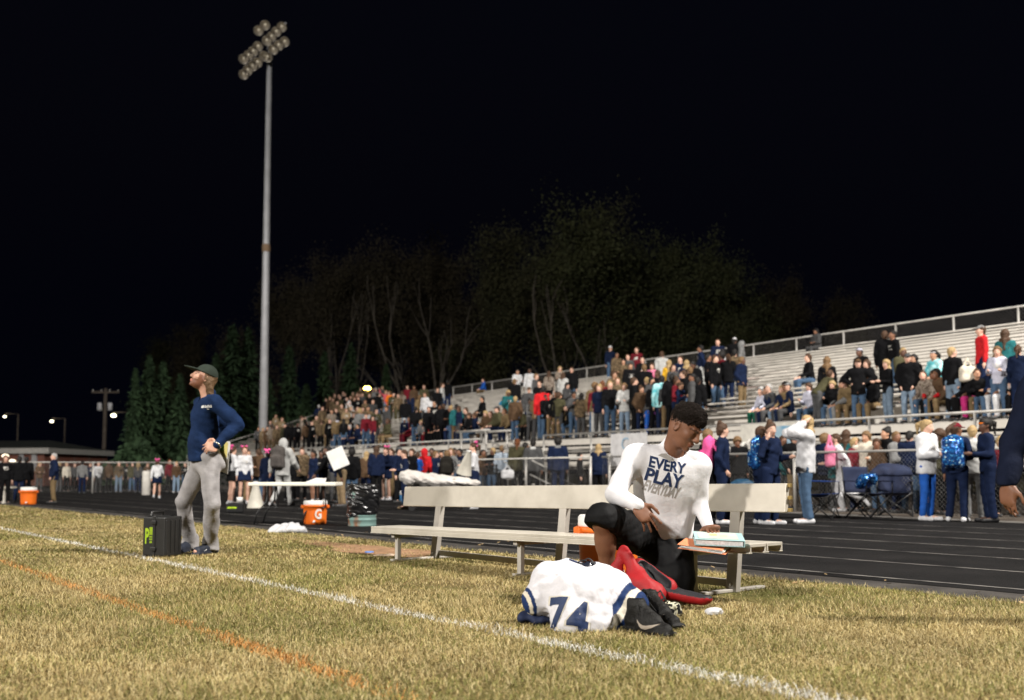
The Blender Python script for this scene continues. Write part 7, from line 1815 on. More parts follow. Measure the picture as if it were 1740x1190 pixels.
cu_ = kid('curls', cme, ho); cu_['kind'] = 'stuff'; cu_.color = (0.03, 0.022, 0.018, 1); cu_.material_slots[0].link = 'OBJECT'; cu_.material_slots[0].material = MATS['tight_curls']
# shorts
def shorts_fn(s, J):
    s.cone(J['pel'] - Z * 0.04, J['pel'] + J['t'] * 0.04, 0.155, 0.145, 0.05, (J['tf'], 0.85))
    kr = J['hpR'] + (J['knR'] - J['hpR']) * 1.02; s.cone(J['hpR'], kr, 0.125, 0.112, 0.06); s.ell(J['hpR'] * 0.5 + kr * 0.5 - Z * 0.06, (0.13, 0.14, 0.09), None, 0.06)
    s.cut(P(1026, 900, 6.13), unit(vec(-0.30, -0.30, -0.9)))
    kl = J['hpL'] + (J['knL'] - J['hpL']) * 0.80; s.cone(J['hpL'], kl, 0.125, 0.125, 0.06); s.cone(J['pel'] - Z * 0.06, kl, 0.12, 0.11, 0.06)
s = cloth(J, 0.0085, shorts_fn, 'shorts', (0.012, 16, 3, [(1, 0.2, 0.5), (0.8, 0.4, -0.3)]), (0.0035, 34, 9, [(1, 0.3, 0.3), (0.6, 0.5, -0.6)], 4, True)); o = kid('shorts', s.mesh('shorts'), pl); dress(o, 'black', jit=0)
o.material_slots[0].material = mat('satin_shorts', (1, 1, 1), 0.7, scale=5, objcol=True, bump=0.4, bscale=12, spec=0.14); o.color = (0.005, 0.005, 0.0055, 1)
for n, hi in (('R', False),):
    o = kid('shoe', shoe_mesh(J['an' + n], J['to' + n].copy()), pl); dress(o, 'dark grey', shoe_m)
s = Soft(J['anL'] - 0.2, J['anL'] + 0.25, 0.009); s.cone(J['anL'] + vec(0, -0.02, 0.02), J['toL'], 0.05, 0.045, 0.02); s.cone(J['anL'] + vec(0, 0.06, 0.10), J['toL'] + vec(0, 0.02, 0.02), 0.045, 0.045, 0.03)
o = kid('shoe', s.mesh('shoe'), pl); dress(o, 'pink', shoe_m, 0); o.color = (0.35, 0.26, 0.25, 1)
# ------------------------------------------------------------------ binder and folder in his hand
q0 = P(1217, 924, 6.26); th = R(-8)
bi = empty('ring_binder', (q0[0], q0[1] - 0.06, 0.392), th); bi.rotation_euler = (R(7), R(2), th); tag(bi, 'pale teal ring binder in the hand of the kneeling player', 'binder')
teal_m = mat('teal_cover', (0.36, 0.55, 0.56), 0.3, (0.32, 0.50, 0.51), 5, spec=0.5)
bevel(MB().box((-0.148, -0.13, 0.018), (0.152, 0.13, 0.022)).build('front_cover', teal_m, bi), 0.002); bevel(MB().box((-0.148, -0.13, -0.018), (0.152, 0.13, -0.014)).build('rear_cover', teal_m, bi), 0.002)
MB().box((0.146, -0.13, -0.014), (0.152, 0.13, 0.018)).build('spine', teal_m, bi); MB().box((-0.135, -0.122, -0.013), (0.14, 0.122, 0.014)).build('pages', mat('paper_edge', (0.72, 0.71, 0.72), 0.8, (0.55, 0.54, 0.55), 60), bi)
bevel(MB().box((-0.125, -0.105, 0.0225), (0.115, 0.108, 0.0245)).build('cover_sheet', mat('printed_sheet', (0.50, 0.55, 0.47), 0.4, (0.42, 0.47, 0.46), 12), bi), 0.001)
for (x, y, c) in ((-0.03, 0.02, (0.55, 0.55, 0.28)), (0.03, -0.02, (0.62, 0.62, 0.42)), (0.085, 0.03, (0.6, 0.62, 0.62))): MB().box((x - 0.022, y - 0.03, 0.0246), (x + 0.022, y + 0.03, 0.0252)).build('cover_mark', mat('mark%d' % int(c[2] * 100), c, 0.5), bi)
fo = empty('paper_folder', (q0[0] - 0.085, q0[1] - 0.07, 0.352)); fo.rotation_euler = (R(6), R(6), th - R(14)); tag(fo, 'orange paper folder with loose sheets below the binder', 'folder')
org_m = mat('orange_card', (0.75, 0.26, 0.12), 0.6); 
bevel(MB().box((-0.14, -0.12, -0.012), (0.15, 0.12, -0.009)).build('rear_cover', org_m, fo), 0.001); bevel(MB().box((-0.145, -0.118, 0.010), (0.13, 0.118, 0.013)).build('front_cover', org_m, fo), 0.001)
for k in range(4): o = MB().box((-0.13, -0.115, -0.008 + 0.0045 * k), (0.135, 0.115, -0.0055 + 0.0045 * k)).build('sheet', white_pl, fo); o.rotation_euler = (0, 0, R((-3, 2, 4, -2)[k]))

# ------------------------------------------------------------------ the coach
J = {}
D0 = 9.85
J['pel'] = P(350, 776, D0); J['nek'] = P(355, 677, D0 + 0.0); J['che'] = J['pel'] * 0.32 + J['nek'] * 0.68 + vec(-0.03, 0, 0)
J['t'] = unit(J['nek'] - J['pel']); fw = unit(vec(-0.86, -0.5, 0)); J['tf'] = fw; left = np.cross(Z, fw)      # his left side faces the camera
J['shL'] = J['nek'] - 0.055 * Z + left * 0.185 + vec(0.02, 0, 0); J['shR'] = J['nek'] - 0.05 * Z - left * 0.185 - vec(0.02, 0, 0)
J['elL'] = P(404, 722, D0 - 0.12); J['wrL'] = P(369, 756, D0 - 0.27); J['elR'] = J['shR'] + vec(0.20, 0.12, -0.20); J['wrR'] = J['elR'] + vec(-0.18, -0.02, -0.2)
J['hf'] = unit(vec(-0.86, -0.32, 0.40)); J['hr'] = unit(np.cross(J['hf'], Z)); J['hu'] = np.cross(J['hr'], J['hf'])
J['hc'] = P(347, 642, D0 - 0.02)
dL = unit(P(340, 764, D0 - 0.24) - J['wrL']); J['hdL'] = (dL, vec(0.15, 0.85, -0.3), vec(0.1, -0.2, 0.95), (0.25, 0.32, 0.38, 0.42), 0.5, 0.14)
J['hdR'] = (unit(vec(-0.7, -0.2, -0.5)), vec(0, -0.9, -0.2), vec(0, 0, 1.0), (0.3, 0.3, 0.3, 0.3), 0.5, 0.1)
J['hpL'] = J['pel'] + left * 0.095 - 0.03 * Z; J['knL'] = P(360, 856, D0 - 0.12); J['anL'] = G(356, 941) + vec(0.0, 0.02, 0.09); J['toL'] = G(333, 944) + vec(0, 0, 0.035)
J['hpR'] = J['pel'] - left * 0.095 - 0.03 * Z; J['knR'] = P(311, 853, D0 + 0.12); J['anR'] = G(322, 937) + vec(0.0, 0.0, 0.09); J['toR'] = G(303, 941) + vec(0, 0, 0.035)
me = hero_body(J, 0.0085, beard=(0.33, 0.25, 0.20), k=1.05)
cp = kid('person', me, None); cp.color = (0.56, 0.31, 0.22, 1)
tag(cp, 'person in navy pullover, grey trousers and dark cap looking up with hand on hip', 'person')
def pull_fn(s, J):
    s.cone(J['pel'] + J['t'] * 0.02, J['che'], 0.150, 0.165, 0.06, (fw, 0.82)); s.cone(J['shR'] * 0.85 + J['shL'] * 0.15, J['shL'] * 0.85 + J['shR'] * 0.15, 0.08, 0.08, 0.08)
    s.cone(J['pel'] - Z * 0.045 + fw * 0.04, J['pel'] + Z * 0.14 + fw * 0.05, 0.152, 0.150, 0.05, (fw, 0.85)); s.cut(J['pel'] - Z * 0.05, -Z)
    for n in 'RL': s.cone(J['sh' + n], J['el' + n], 0.080, 0.064, 0.04); s.cone(J['el' + n], J['wr' + n], 0.064, 0.044, 0.025)
    s.cone(J['nek'] - Z * 0.03, J['nek'] + Z * 0.035 + vec(-0.01, 0, 0), 0.085, 0.080, 0.03)
s = cloth(J, 0.009, pull_fn, 'pullover', (0.008, 24, 4, [(0.3, 0.2, 1), (1, 0.2, 0.3)]), (0.003, 70, 9))
s.cone(J['nek'] - 0.02 * Z + fw * 0.02, J['hc'] - 0.03 * J['hu'], 0.068, 0.09, 0.004, op='sub'); s.cone(J['nek'] - 0.12 * Z + fw * 0.16, J['nek'] + fw * 0.09 + 0.05 * Z, 0.012, 0.045, 0.01, op='sub')
pm = s.mesh('pullover'); po = kid('pullover', pm, cp); dress(po, 'navy', jit=0); po.color = (0.010, 0.024, 0.070, 1)
bv = bvh_of(pm)
wh = mat('white_print', (0.7, 0.7, 0.7), 0.6)
ocp = P(339, 692, D0 - 0.3); dcp = unit(vec(0.45, 0.9, 0)); rxp = unit(np.cross(dcp, Z)); 
# chest print is too small to read: a row of letter-like marks over a short underline
Vm = []; Fm = []
for k in range(9):
    x0 = -0.055 + 0.0123 * k; hgt = (0.026, 0.02, 0.026, 0.022, 0.016, 0.024, 0.026, 0.02, 0.026)[k]
    o_ = len(Vm); Vm += [(x0, 0, 0), (x0 + 0.009, 0, 0), (x0 + 0.009, hgt, 0), (x0, hgt, 0)]; Fm += [(o_, o_ + 1, o_ + 2), (o_, o_ + 2, o_ + 3)]
o_ = len(Vm); Vm += [(-0.014, -0.018, 0), (0.014, -0.018, 0), (0.008, -0.008, 0), (-0.008, -0.008, 0)]; Fm += [(o_, o_ + 1, o_ + 2), (o_, o_ + 2, o_ + 3)]
print_on('chest_print', np.array(Vm), Fm, ocp, rxp, unit(vec(0, 0, 1)), dcp, bv, wh, po, 0.004, 1)
print_on('chest_mark', np.array([(-0.014, 0, 0), (0.014, 0, 0), (0.016, 0.028, 0), (-0.012, 0.02, 0)]), [(0, 1, 2), (0, 2, 3)], P(325, 692, D0 - 0.3), rxp, Z, dcp, bv, wh, po, 0.004, 1)
def trous_fn(s, J):
    s.cone(J['pel'] - Z * 0.05, J['pel'] + Z * 0.05, 0.150, 0.140, 0.04, (fw, 0.86)); s.ell(J['pel'] - fw * 0.08 - Z * 0.07, (0.13, 0.12, 0.11), None, 0.05)
    for n in 'RL': s.cone(J['hp' + n], J['kn' + n], 0.104, 0.076, 0.05); s.cone(J['kn' + n], J['an' + n] + Z * 0.0, 0.076, 0.072, 0.010); s.cone(J['an' + n] + Z * 0.03, J['an' + n] - Z * 0.035, 0.082, 0.088, 0.02)
    s.cut((0, 0, 0.03), (0, 0, -1))
s = cloth(J, 0.009, trous_fn, 'trousers', (0.008, 22, 6, [(1, 0.4, 0.22), (0.8, -0.5, 0.15), (0.9, 0.2, -0.3)]), (0.005, 40, 3, [(0.9, 0.3, 0.35), (0.8, 0.2, -0.4)])); o = kid('trousers', s.mesh('trousers'), cp); dress(o, 'grey', jit=0); o.color = (0.36, 0.345, 0.35, 1)
for n in 'RL':
    o = kid('shoe', shoe_mesh(J['an' + n] - Z * 0.01, J['to' + n].copy()), cp); dress(o, 'navy', shoe_m, 0); o.color = (0.02, 0.025, 0.04, 1)
    if n == 'L':
        c_ = (J['anL'] + J['toL']) / 2; sv = bvh_of(o.data)
        V, F = text_mesh('N', 0.05, bold=True, width=0.055); dn = unit(vec(0.2, 1, 0)); print_on('side_mark', V, F, vec(c_[0] - 0.0, c_[1] - 0.3, 0.025), unit(np.cross(dn, Z)), Z, dn, sv, wh, o, 0.003, 1)
hc, r_, f, u = J['hc'], J['hr'], J['hf'], J['hu']; ax = (r_, f, u)
s = Soft(hc - 0.32, hc + 0.22, 0.008); s.ell(hc - 0.02 * f + 0.01 * u, (0.086, 0.106, 0.10), ax, 0.01); s.cut(hc + 0.0 * f, f * 0.9 - u * 0.3)
for sd in (-1, 0, 1): s.cone(hc - 0.055 * f + sd * 0.05 * r_ - 0.03 * u, hc - 0.065 * f + sd * 0.055 * r_ - 0.15 * Z, 0.045, 0.032, 0.02)
s.cut(hc - 0.18 * Z, -Z); s.ell(hc + 0.02 * f + 0.078 * r_ - 0.01 * u, (0.012, 0.02, 0.03), ax, 0.01, 'sub'); s.wrinkle(0.005, 110, 3, n=5, dirs=[tuple(r_), tuple(f)])
o = kid('hair', s.mesh('hair', 0), cp); o.color = (0.125, 0.07, 0.032, 1); o.material_slots[0].link = 'OBJECT'; o.material_slots[0].material = hairm
s = Soft(hc - 0.25, hc + 0.25, 0.0075); s.ell(hc - 0.010 * f + 0.034 * u, (0.091, 0.113, 0.106), ax, 0.01); s.cut(hc + 0.036 * u, -u); s.cone(hc + 0.085 * f + 0.046 * u, hc + 0.165 * f + 0.030 * u, 0.072, 0.062, 0.012, (u, 0.13))
o = kid('cap', s.mesh('cap'), cp); dress(o, 'olive', jit=0); o.color = (0.035, 0.045, 0.036, 1)
# wrist watch
w0 = J['wrL']; wd = unit(J['wrL'] - J['elL']); wx = unit(np.cross(wd, Z)); wy = np.cross(wd, wx)
wr_ = MB().tube([w0 - wd * 0.0 + 0.037 * (math.cos(a) * wx + math.sin(a) * wy) for a in np.linspace(0, 6.2832, 25)], 0.010, 6, cap=False)
o = wr_.build('watch', mat('watch_steel', (0.5, 0.48, 0.42), 0.25, metal=0.9), None); tag(o, 'steel wrist watch on the coach on his hip hand', 'watch'); o['label'] = 'steel wrist watch on the wrist of the person in navy pullover'
# play sheets tucked in his waistband
q0 = P(381, 776, D0 + 0.02); o = empty('play_sheet', tuple(q0)); o.rotation_euler = (R(8), R(16), R(-35)); tag(o, 'white and yellow play sheet tucked behind the grey trousers', 'paper')
MB().box((-0.075, -0.002, -0.16), (0.075, 0.002, 0.17)).build('sheet', white_pl, o); MB().box((-0.065, -0.004, 0.0), (0.045, -0.003, 0.155)).build('yellow_panel', mat('yellow_print', (0.72, 0.62, 0.22), 0.6), o); MB().box((-0.06, -0.0055, 0.05), (-0.01, -0.0045, 0.12)).build('green_panel', mat('green_print', (0.2, 0.5, 0.12), 0.6), o)

# ------------------------------------------------------------------ person half out of the frame on the right
J = {}
bx0 = vec(3.10, 5.35, 0); J['pel'] = bx0 + vec(0, 0, 0.98); J['nek'] = bx0 + vec(0, 0, 1.52); J['che'] = bx0 + vec(0, 0, 1.36); J['t'] = Z; J['tf'] = vec(0, -1, 0)
J['shR'] = bx0 + vec(-0.21, 0, 1.44); J['elR'] = P(1722, 752, 5.36); J['wrR'] = P(1712, 824, 5.28); J['shL'] = bx0 + vec(0.21, 0, 1.44); J['elL'] = bx0 + vec(0.30, 0, 1.14); J['wrL'] = bx0 + vec(0.30, -0.1, 0.9)
J['hdR'] = (unit(vec(-0.02, -0.1, -1)), unit(vec(0.75, 0.5, 0)), unit(vec(0.35, -0.85, 0)), (0.25, 0.3, 0.32, 0.35), 0.5, 0.04); J['hdL'] = (vec(0, -0.1, -1), vec(-1, 0, 0), vec(0, -1, 0), (0.3, 0.3, 0.3, 0.3), 0.5, 0.05)
J['hf'] = unit(vec(0.6, 0.75, 0)); J['hr'] = unit(np.cross(J['hf'], Z)); J['hu'] = np.cross(J['hr'], J['hf']); J['hc'] = bx0 + vec(0, 0, 1.70)
for n, sd in (('R', -1), ('L', 1)): J['hp' + n] = bx0 + vec(sd * 0.10, 0, 0.95); J['kn' + n] = bx0 + vec(sd * 0.11, 0, 0.52); J['an' + n] = bx0 + vec(sd * 0.11, 0.02, 0.09); J['to' + n] = bx0 + vec(sd * 0.13, -0.17, 0.035)
me = hero_body(J, 0.0105, k=1.0, detail=False); ep = kid('person', me, None); ep.color = (0.17, 0.075, 0.042, 1); tag(ep, 'person in dark navy top half cut off by the frame edge', 'person')
def top3(s, J):
    s.cone(J['pel'] - Z * 0.05, J['che'], 0.155, 0.185, 0.06, (vec(0, 1, 0), 0.75)); s.cone(J['shR'], J['shL'], 0.08, 0.08, 0.08); s.cut(J['pel'] - Z * 0.08, -Z)
    for n in 'RL': s.cone(J['sh' + n], J['el' + n], 0.082, 0.066, 0.04); s.cone(J['el' + n], J['wr' + n], 0.066, 0.050, 0.025)
    s.cut(J['wrR'] - Z * 0.01, -Z)
s = cloth(J, 0.011, top3, 'top', (0.008, 22, 3), (0.003, 60, 5)); o = kid('top', s.mesh('top'), ep); dress(o, 'navy', jit=0); o.color = (0.007, 0.010, 0.024, 1)
def sh3(s, J):
    s.cone(J['pel'] - Z * 0.06, J['pel'], 0.15, 0.14, 0.05, (vec(0, 1, 0), 0.8))
    for n in 'RL': s.cone(J['hp' + n], J['kn' + n], 0.115, 0.11, 0.05)
s = cloth(J, 0.012, sh3, 'shorts', (0.008, 22, 3)); o = kid('shorts', s.mesh('shorts'), ep); dress(o, 'black', jit=0)
for n in 'RL': o = kid('shoe', shoe_mesh(J['an' + n], J['to' + n].copy(), 0.012), ep); dress(o, 'black', shoe_m)
o = kid('hair', proto('stand', False, 'short'), ep); bpy.data.objects.remove(o)
s = Soft(J['hc'] - 0.2, J['hc'] + 0.2, 0.012); s.ell(J['hc'] + 0.03 * Z - 0.015 * J['hf'], (0.088, 0.108, 0.105), (J['hr'], J['hf'], J['hu'])); s.cut(J['hc'] + 0.05 * J['hf'] + 0.03 * Z, J['hf'] * 0.75 - Z * 0.6); o = kid('hair', s.mesh('hair'), ep); o.color = (0.012, 0.01, 0.009, 1); o.material_slots[0].link = 'OBJECT'; o.material_slots[0].material = hairm

# ------------------------------------------------------------------ jersey over shoulder pads on the grass
jr = empty('football_jersey', (P(975, 1000, 5.33)[0], 5.33, 0.0)); jr.scale = (0.88, 0.95, 0.94); jr.location[0] += 0.035
tag(jr, 'white football jersey numbered 74 over shoulder pads lying on the grass', 'jersey')
s = Soft((-0.42, -0.35, -0.02), (0.42, 0.3, 0.45), 0.0058)
s.ell((0, 0.05, 0.12), (0.22, 0.17, 0.235), None, 0.04); s.ell((-0.17, 0.02, 0.215), (0.13, 0.14, 0.135), None, 0.07); s.ell((0.17, 0.01, 0.19), (0.135, 0.14, 0.125), None, 0.07)
s.cone((0.19, -0.01, 0.17), (0.300, -0.07, 0.115), 0.105, 0.088, 0.05); s.cone((-0.19, -0.01, 0.17), (-0.255, -0.03, 0.15), 0.105, 0.09, 0.05)
s.cone((-0.05, -0.10, 0.20), (-0.06, -0.165, 0.03), 0.12, 0.13, 0.06); s.cone((0.06, -0.10, 0.18), (0.10, -0.15, 0.04), 0.12, 0.10, 0.06); s.ell((0.20, -0.10, 0.05), (0.10, 0.07, 0.07), None, 0.05)
s.wrinkle(0.011, 13, 14, [(1, 0.2, 0.3), (0.7, 0.4, -0.5), (0.3, 0, 1)], 5, True); s.wrinkle(0.004, 40, 5, None, 5, True)
s.ell((0.02, 0.03, 0.385), (0.085, 0.07, 0.075), None, 0.02, 'sub'); s.cut((0, 0, 0.004), (0, 0, -1))
jm = s.mesh('jersey_cloth'); V = verts_of(jm).astype(float)
colr = np.tile(np.array([0.60, 0.59, 0.62]), (len(V), 1)); nav = np.array([0.012, 0.03, 0.10]); crm = np.array([0.62, 0.57, 0.47])
def along(a, b2): a, b2 = np.array(a), np.array(b2); d = b2 - a; return ((V - a) @ d) / (d @ d)
t = along((0.19, -0.01, 0.17), (0.300, -0.07, 0.115)); m_ = V[:, 0] > 0.17
colr[m_ & (t > 0.55) & (t < 0.82)] = nav; colr[m_ & (t >= 0.82) & (t < 1.10)] = crm; colr[m_ & (t >= 1.10)] = nav
t = along((-0.19, -0.01, 0.17), (-0.255, -0.03, 0.15)); m_ = V[:, 0] < -0.19
colr[m_ & (t > 1.62) & (t < 1.88)] = nav; colr[m_ & (t >= 1.88) & (t < 2.12)] = crm; colr[m_ & (t >= 2.12)] = nav
colr[((V[:, 0] - 0.02) / 0.088) ** 2 + ((V[:, 1] - 0.03) / 0.073) ** 2 + ((V[:, 2] - 0.385) / 0.078) ** 2 < 1.06] = nav * 0.6
set_col(jm, 'col', colr); jo = link('jersey_cloth', jm, attr_mat('jersey_mesh', 'col', 0.7, 0.15, 0.0, bump=0.7, bscale=15), jr)
bv = bvh_of(jm); dj = unit(vec(0.05, 0.93, -0.36)); rj = unit(vec(1, 0, -0.16)); uj = unit(np.cross(rj, dj))
for t_, w_, sz, m3, lf in (('7', 0.128, 0.295, mat('cream_twill', (0.60, 0.56, 0.48), 0.7), 0.003), ('7', 0.104, 0.275, navy_print, 0.0055)):
    V2, F2 = text_mesh(t_, sz, bold=True, width=w_); V2[:, 1] -= V2[:, 1].max() * 0.5; print_on('numeral', V2, F2, vec(-0.160, -0.3, 0.115), rj, uj, dj, bv, m3, jo, lf, 3)
for t_, w_, sz, m3, lf in (('4', 0.150, 0.285, MATS['cream_twill'], 0.003), ('4', 0.126, 0.265, navy_print, 0.0055)):
    V2, F2 = text_mesh(t_, sz, bold=True, width=w_); V2[:, 1] -= V2[:, 1].max() * 0.5; print_on('numeral', V2, F2, vec(-0.035, -0.3, 0.085), rj, uj, dj, bv, m3, jo, lf, 3)
m = MB()
for (a, b2, h_) in (((-0.05, 0.03), (0.09, 0.02), 0.045), ((-0.03, 0.0), (0.07, 0.05), 0.03), ((0.0, 0.05), (0.10, 0.0), 0.055)):
    m.tube([(a[0] + (b2[0] - a[0]) * t, a[1] + (b2[1] - a[1]) * t, 0.315 + h_ * math.sin(math.pi * t)) for t in np.linspace(0, 1, 9)], 0.0045, 6)
m.build('pad_strap', black_metal, jr); s = Soft((-0.1, -0.1, 0.2), (0.15, 0.15, 0.42), 0.008); s.ell((0.02, 0.04, 0.315), (0.075, 0.055, 0.03), None); s.ell((0.055, 0.03, 0.335), 0.022); link('pad_shell', s.mesh('pad_shell'), mat('pad_plastic', (0.015, 0.018, 0.03), 0.25, spec=0.6), jr)
s = Soft((-0.5, -0.2, -0.02), (-0.1, 0.2, 0.2), 0.009); s.ell((-0.30, 0.02, 0.05), (0.085, 0.08, 0.045)); s.ell((-0.24, 0.0, 0.04), (0.08, 0.08, 0.04)); s.wrinkle(0.012, 45, 4); s.cut((0, 0, 0.002), (0, 0, -1)); o = link('navy_garment', s.mesh('navy_garment'), mat('navy_cloth', (0.010, 0.018, 0.055), 0.8)); o.location = jr.location; o.scale = (0.86, 1, 0.8); tag(o, 'crumpled navy garment under the side of the jersey', 'clothing')
# ------------------------------------------------------------------ cleats
def cleat(heel, toe, label):
    hx = np.array([heel[0], heel[1], 0]); tx = np.array([toe[0], toe[1], 0]); d = unit(tx - hx); sd = np.cross(d, Z); L_ = np.linalg.norm(tx - hx)
    root = empty('football_cleat', tuple(hx)); iv = -hx; tag(root, label, 'shoe', 'black football cleats')
    s = Soft(np.minimum(hx, tx) - 0.12, np.maximum(hx, tx) + np.array([0.12, 0.12, 0.24]), 0.0055); at = lambda a, b2, c: hx + d * a * L_ + sd * b2 + Z * c
    s.cone(at(0.12, 0, 0.055), at(0.55, 0, 0.05), 0.040, 0.046, 0.03, (sd, 0.95)); s.cone(at(0.5, 0, 0.05), at(0.90, 0.004, 0.038), 0.047, 0.030, 0.03); s.cone(at(0.16, 0, 0.07), at(0.20, 0, 0.15), 0.040, 0.044, 0.03); s.cone(at(0.25, 0, 0.13), at(0.62, 0, 0.075), 0.040, 0.030, 0.03)
    s.box(at(0.5, 0, 0.02), (L_ * 0.5, 0.042, 0.010), (d, sd, Z), 0.009, 0.012); s.cone(at(0.19, 0, 0.13), at(0.21, 0, 0.22), 0.034, 0.034, 0.004, op='sub'); s.cut((0, 0, 0.17), Z)
    s.wrinkle(0.0018, 160, 3); me = s.mesh('upper'); up = link('upper', me, mat('cleat_synthetic', (0.007, 0.0065, 0.006), 0.55, (0.013, 0.0125, 0.0115), 30, bump=0.3, bscale=150, spec=0.2), root); up.location = tuple(iv)
    m = MB()
    for k in range(6):
        a = 0.42 + 0.065 * k; z_ = 0.118 - 0.010 * k; m.tube([at(a, -0.030, z_ - 0.012), at(a + 0.02, 0, z_ + 0.006), at(a + 0.04, 0.030, z_ - 0.012)], 0.0042, 6)
    m.tube([at(0.42, 0.02, 0.13), at(0.40, 0.05, 0.15), at(0.46, 0.06, 0.10)], 0.003, 6); m.tube([at(0.42, -0.02, 0.13), at(0.38, -0.04, 0.15), at(0.5, -0.05, 0.11)], 0.003, 6)
    o = m.build('laces', mat('black_lace', (0.010, 0.010, 0.010), 0.8), root); o.location = tuple(iv)
    m = MB()
    for a, b2 in ((0.1, 0.025), (0.1, -0.025), (0.55, 0.032), (0.55, -0.032), (0.72, 0.03), (0.72, -0.03), (0.9, 0.0)): m.lathe([(0.009, 0), (0.011, 0.014), (0, 0.014)], 8, at(a, b2, -0.002))
    o = m.build('studs', mat('stud_plastic', (0.03, 0.03, 0.03), 0.4), root); o.location = tuple(iv)
    sw = [(-0.075, 0.030), (-0.055, 0.004), (-0.035, -0.012), (-0.008, -0.014), (0.03, -0.002), (0.075, 0.022), (0.028, 0.012), (0.0, 0.006), (-0.022, 0.006), (-0.045, 0.014)]
    bv2 = bvh_of(me); dv = unit(-sd if (-sd)[1] > 0 else sd); rr_ = d if True else -d
    sg = 1
    print_on('side_mark', np.array([(x * sg, y, 0) for x, y in sw]), [(0, 1, 9), (1, 2, 9), (2, 8, 9), (2, 3, 8), (3, 7, 8), (3, 4, 7), (4, 6, 7), (4, 5, 6)], at(0.60, 0, 0.046) - dv * 0.2, rr_, Z, dv, bv2, mat('beige_mark', (0.34, 0.29, 0.24), 0.5), up, 0.0022, 3)
    return root
cleat(G(1066, 1072), G(1142, 1086), 'black football cleat with beige side mark, the nearer of the pair'); cleat(G(1090, 1052), G(1154, 1071), 'black football cleat standing half behind the other cleat')
gl = crumple('football_glove', G(1140, 1046), (0.055, 0.05, 0.05), pattern_mat('glove_pattern', [(0.0, (0.015, 0.015, 0.015)), (0.52, (0.5, 0.48, 0.36)), (0.62, (0.02, 0.02, 0.02))], 24), 'black and cream football glove behind the cleats', 'glove', 4, 0.006, 0.012, freq=60)
# ------------------------------------------------------------------ red backpack lying open
rb = empty('open_backpack', tuple(G(1090, 1028))); tag(rb, 'red backpack lying open with black lining beside the kneeling player', 'backpack')
O = np.array(rb.location); loc = lambda px, py, d: P(px, py, d) - O
red_n = (0.30, 0.008, 0.011); blk = (0.016, 0.016, 0.019)
s = Soft((-0.35, -0.3, -0.02), (0.45, 0.35, 0.42), 0.0062)
pk = loc(1058, 934, 6.14); bl_ = loc(1036, 1000, 6.14); brr = loc(1112, 1018, 5.98)
s.cone(pk, loc(1042, 990, 6.12), 0.010, 0.075, 0.012, (vec(0.2, 1, 0), 0.55)); s.cone(pk, loc(1092, 1002, 6.0), 0.010, 0.085, 0.012, (vec(0.2, 1, 0), 0.6)); s.cone(loc(1050, 1010, 6.1), loc(1110, 1012, 5.98), 0.08, 0.075, 0.05)
s.cone(loc(1085, 965, 6.2), loc(1135, 1000, 6.12), 0.055, 0.06, 0.04); s.cone(loc(1040, 1012, 6.14), loc(1036, 1020, 6.2), 0.07, 0.05, 0.04)
s.wrinkle(0.008, 26, 4, dirs=[(0.8, 0.2, 0.6), (0.3, 0, 1)]); s.wrinkle(0.003, 70, 6)
ia, ib = loc(1098, 962, 6.13), loc(1126, 992, 6.07); s.cone(ia, ib, 0.048, 0.05, 0.008, op='sub'); ic, id_ = loc(1062, 948, 6.06), loc(1052, 985, 6.02); s.cone(ic, id_, 0.012, 0.03, 0.006, op='sub')
s.cut((0, 0, 0.003), -Z); bm2 = s.mesh('main_compartment'); V = verts_of(bm2).astype(float)
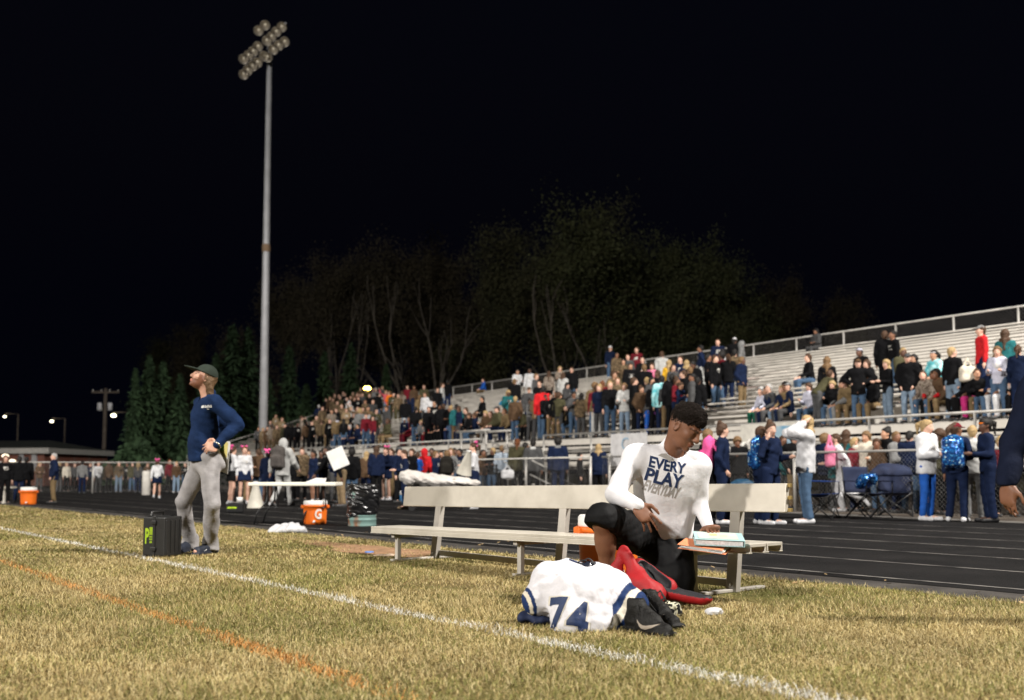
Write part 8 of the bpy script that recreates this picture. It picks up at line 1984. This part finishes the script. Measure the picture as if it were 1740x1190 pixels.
def capd(a, b2, ra, rb_):
    d = b2 - a; t = np.clip(((V - a) @ d) / (d @ d), 0, 1); return np.linalg.norm(V - a - t[:, None] * d, axis=1) - (ra + t * (rb_ - ra))
colr = np.tile(np.array(red_n), (len(V), 1)); colr[(capd(ia, ib, 0.048, 0.05) < 0.006) | (capd(ic, id_, 0.012, 0.03) < 0.005)] = blk
set_col(bm2, 'col', colr); nylon = attr_mat('backpack_nylon', 'col', 0.6, 0.3, 0.0, bump=0.25, bscale=110); link('main_compartment', bm2, nylon, rb)
s = Soft((0.0, -0.3, -0.02), (0.6, 0.3, 0.25), 0.0062); fa, fb = loc(1128, 1000, 6.08), loc(1192, 1018, 5.96)
s.cone(fa, fb, 0.085, 0.065, 0.02, (Z, 0.62)); s.wrinkle(0.006, 30, 9); s.cone(fa + Z * 0.045, fb + Z * 0.042, 0.078, 0.058, 0.006, (Z, 0.55), 'sub'); s.cut((0, 0, 0.004), -Z)
fm = s.mesh('front_flap'); V = verts_of(fm).astype(float); nrm_ = np.empty(len(V) * 3, f32); fm.vertices.foreach_get('normal', nrm_); nrm_ = nrm_.reshape(-1, 3)
colr = np.tile(np.array(red_n), (len(V), 1)); colr[(nrm_[:, 2] > 0.25)] = blk; set_col(fm, 'col', colr); link('front_flap', fm, nylon, rb)
m = MB(); m.frame_box(loc(1096, 974, 6.08), vec(0.008, 0, 0.002), vec(0, 0.03, 0), unit(vec(-0.45, 0.1, 0.85)) * 0.06); o = m.build('tablet', mat('grey_tablet', (0.10, 0.10, 0.105), 0.4)); o.location = tuple(O); tag(o, 'grey flat device sticking out of the red backpack', 'device')
bk = MB().tube([loc(1112, 1012, 5.9), loc(1122, 1004, 5.9), loc(1130, 1016, 5.88), loc(1118, 1024, 5.86)], 0.006, 6); bk.tube([loc(1116, 1020, 5.86), loc(1132, 1030, 5.84)], 0.012, 6); bk.build('strap', mat('black_webbing', (0.012, 0.012, 0.012), 0.8), rb)
MB().tube([loc(1110, 1018, 5.88), loc(1116, 1022, 5.86), loc(1121, 1019, 5.87)], 0.004, 6).build('buckle', mat('buckle_metal', (0.6, 0.58, 0.55), 0.25, metal=0.9), rb)
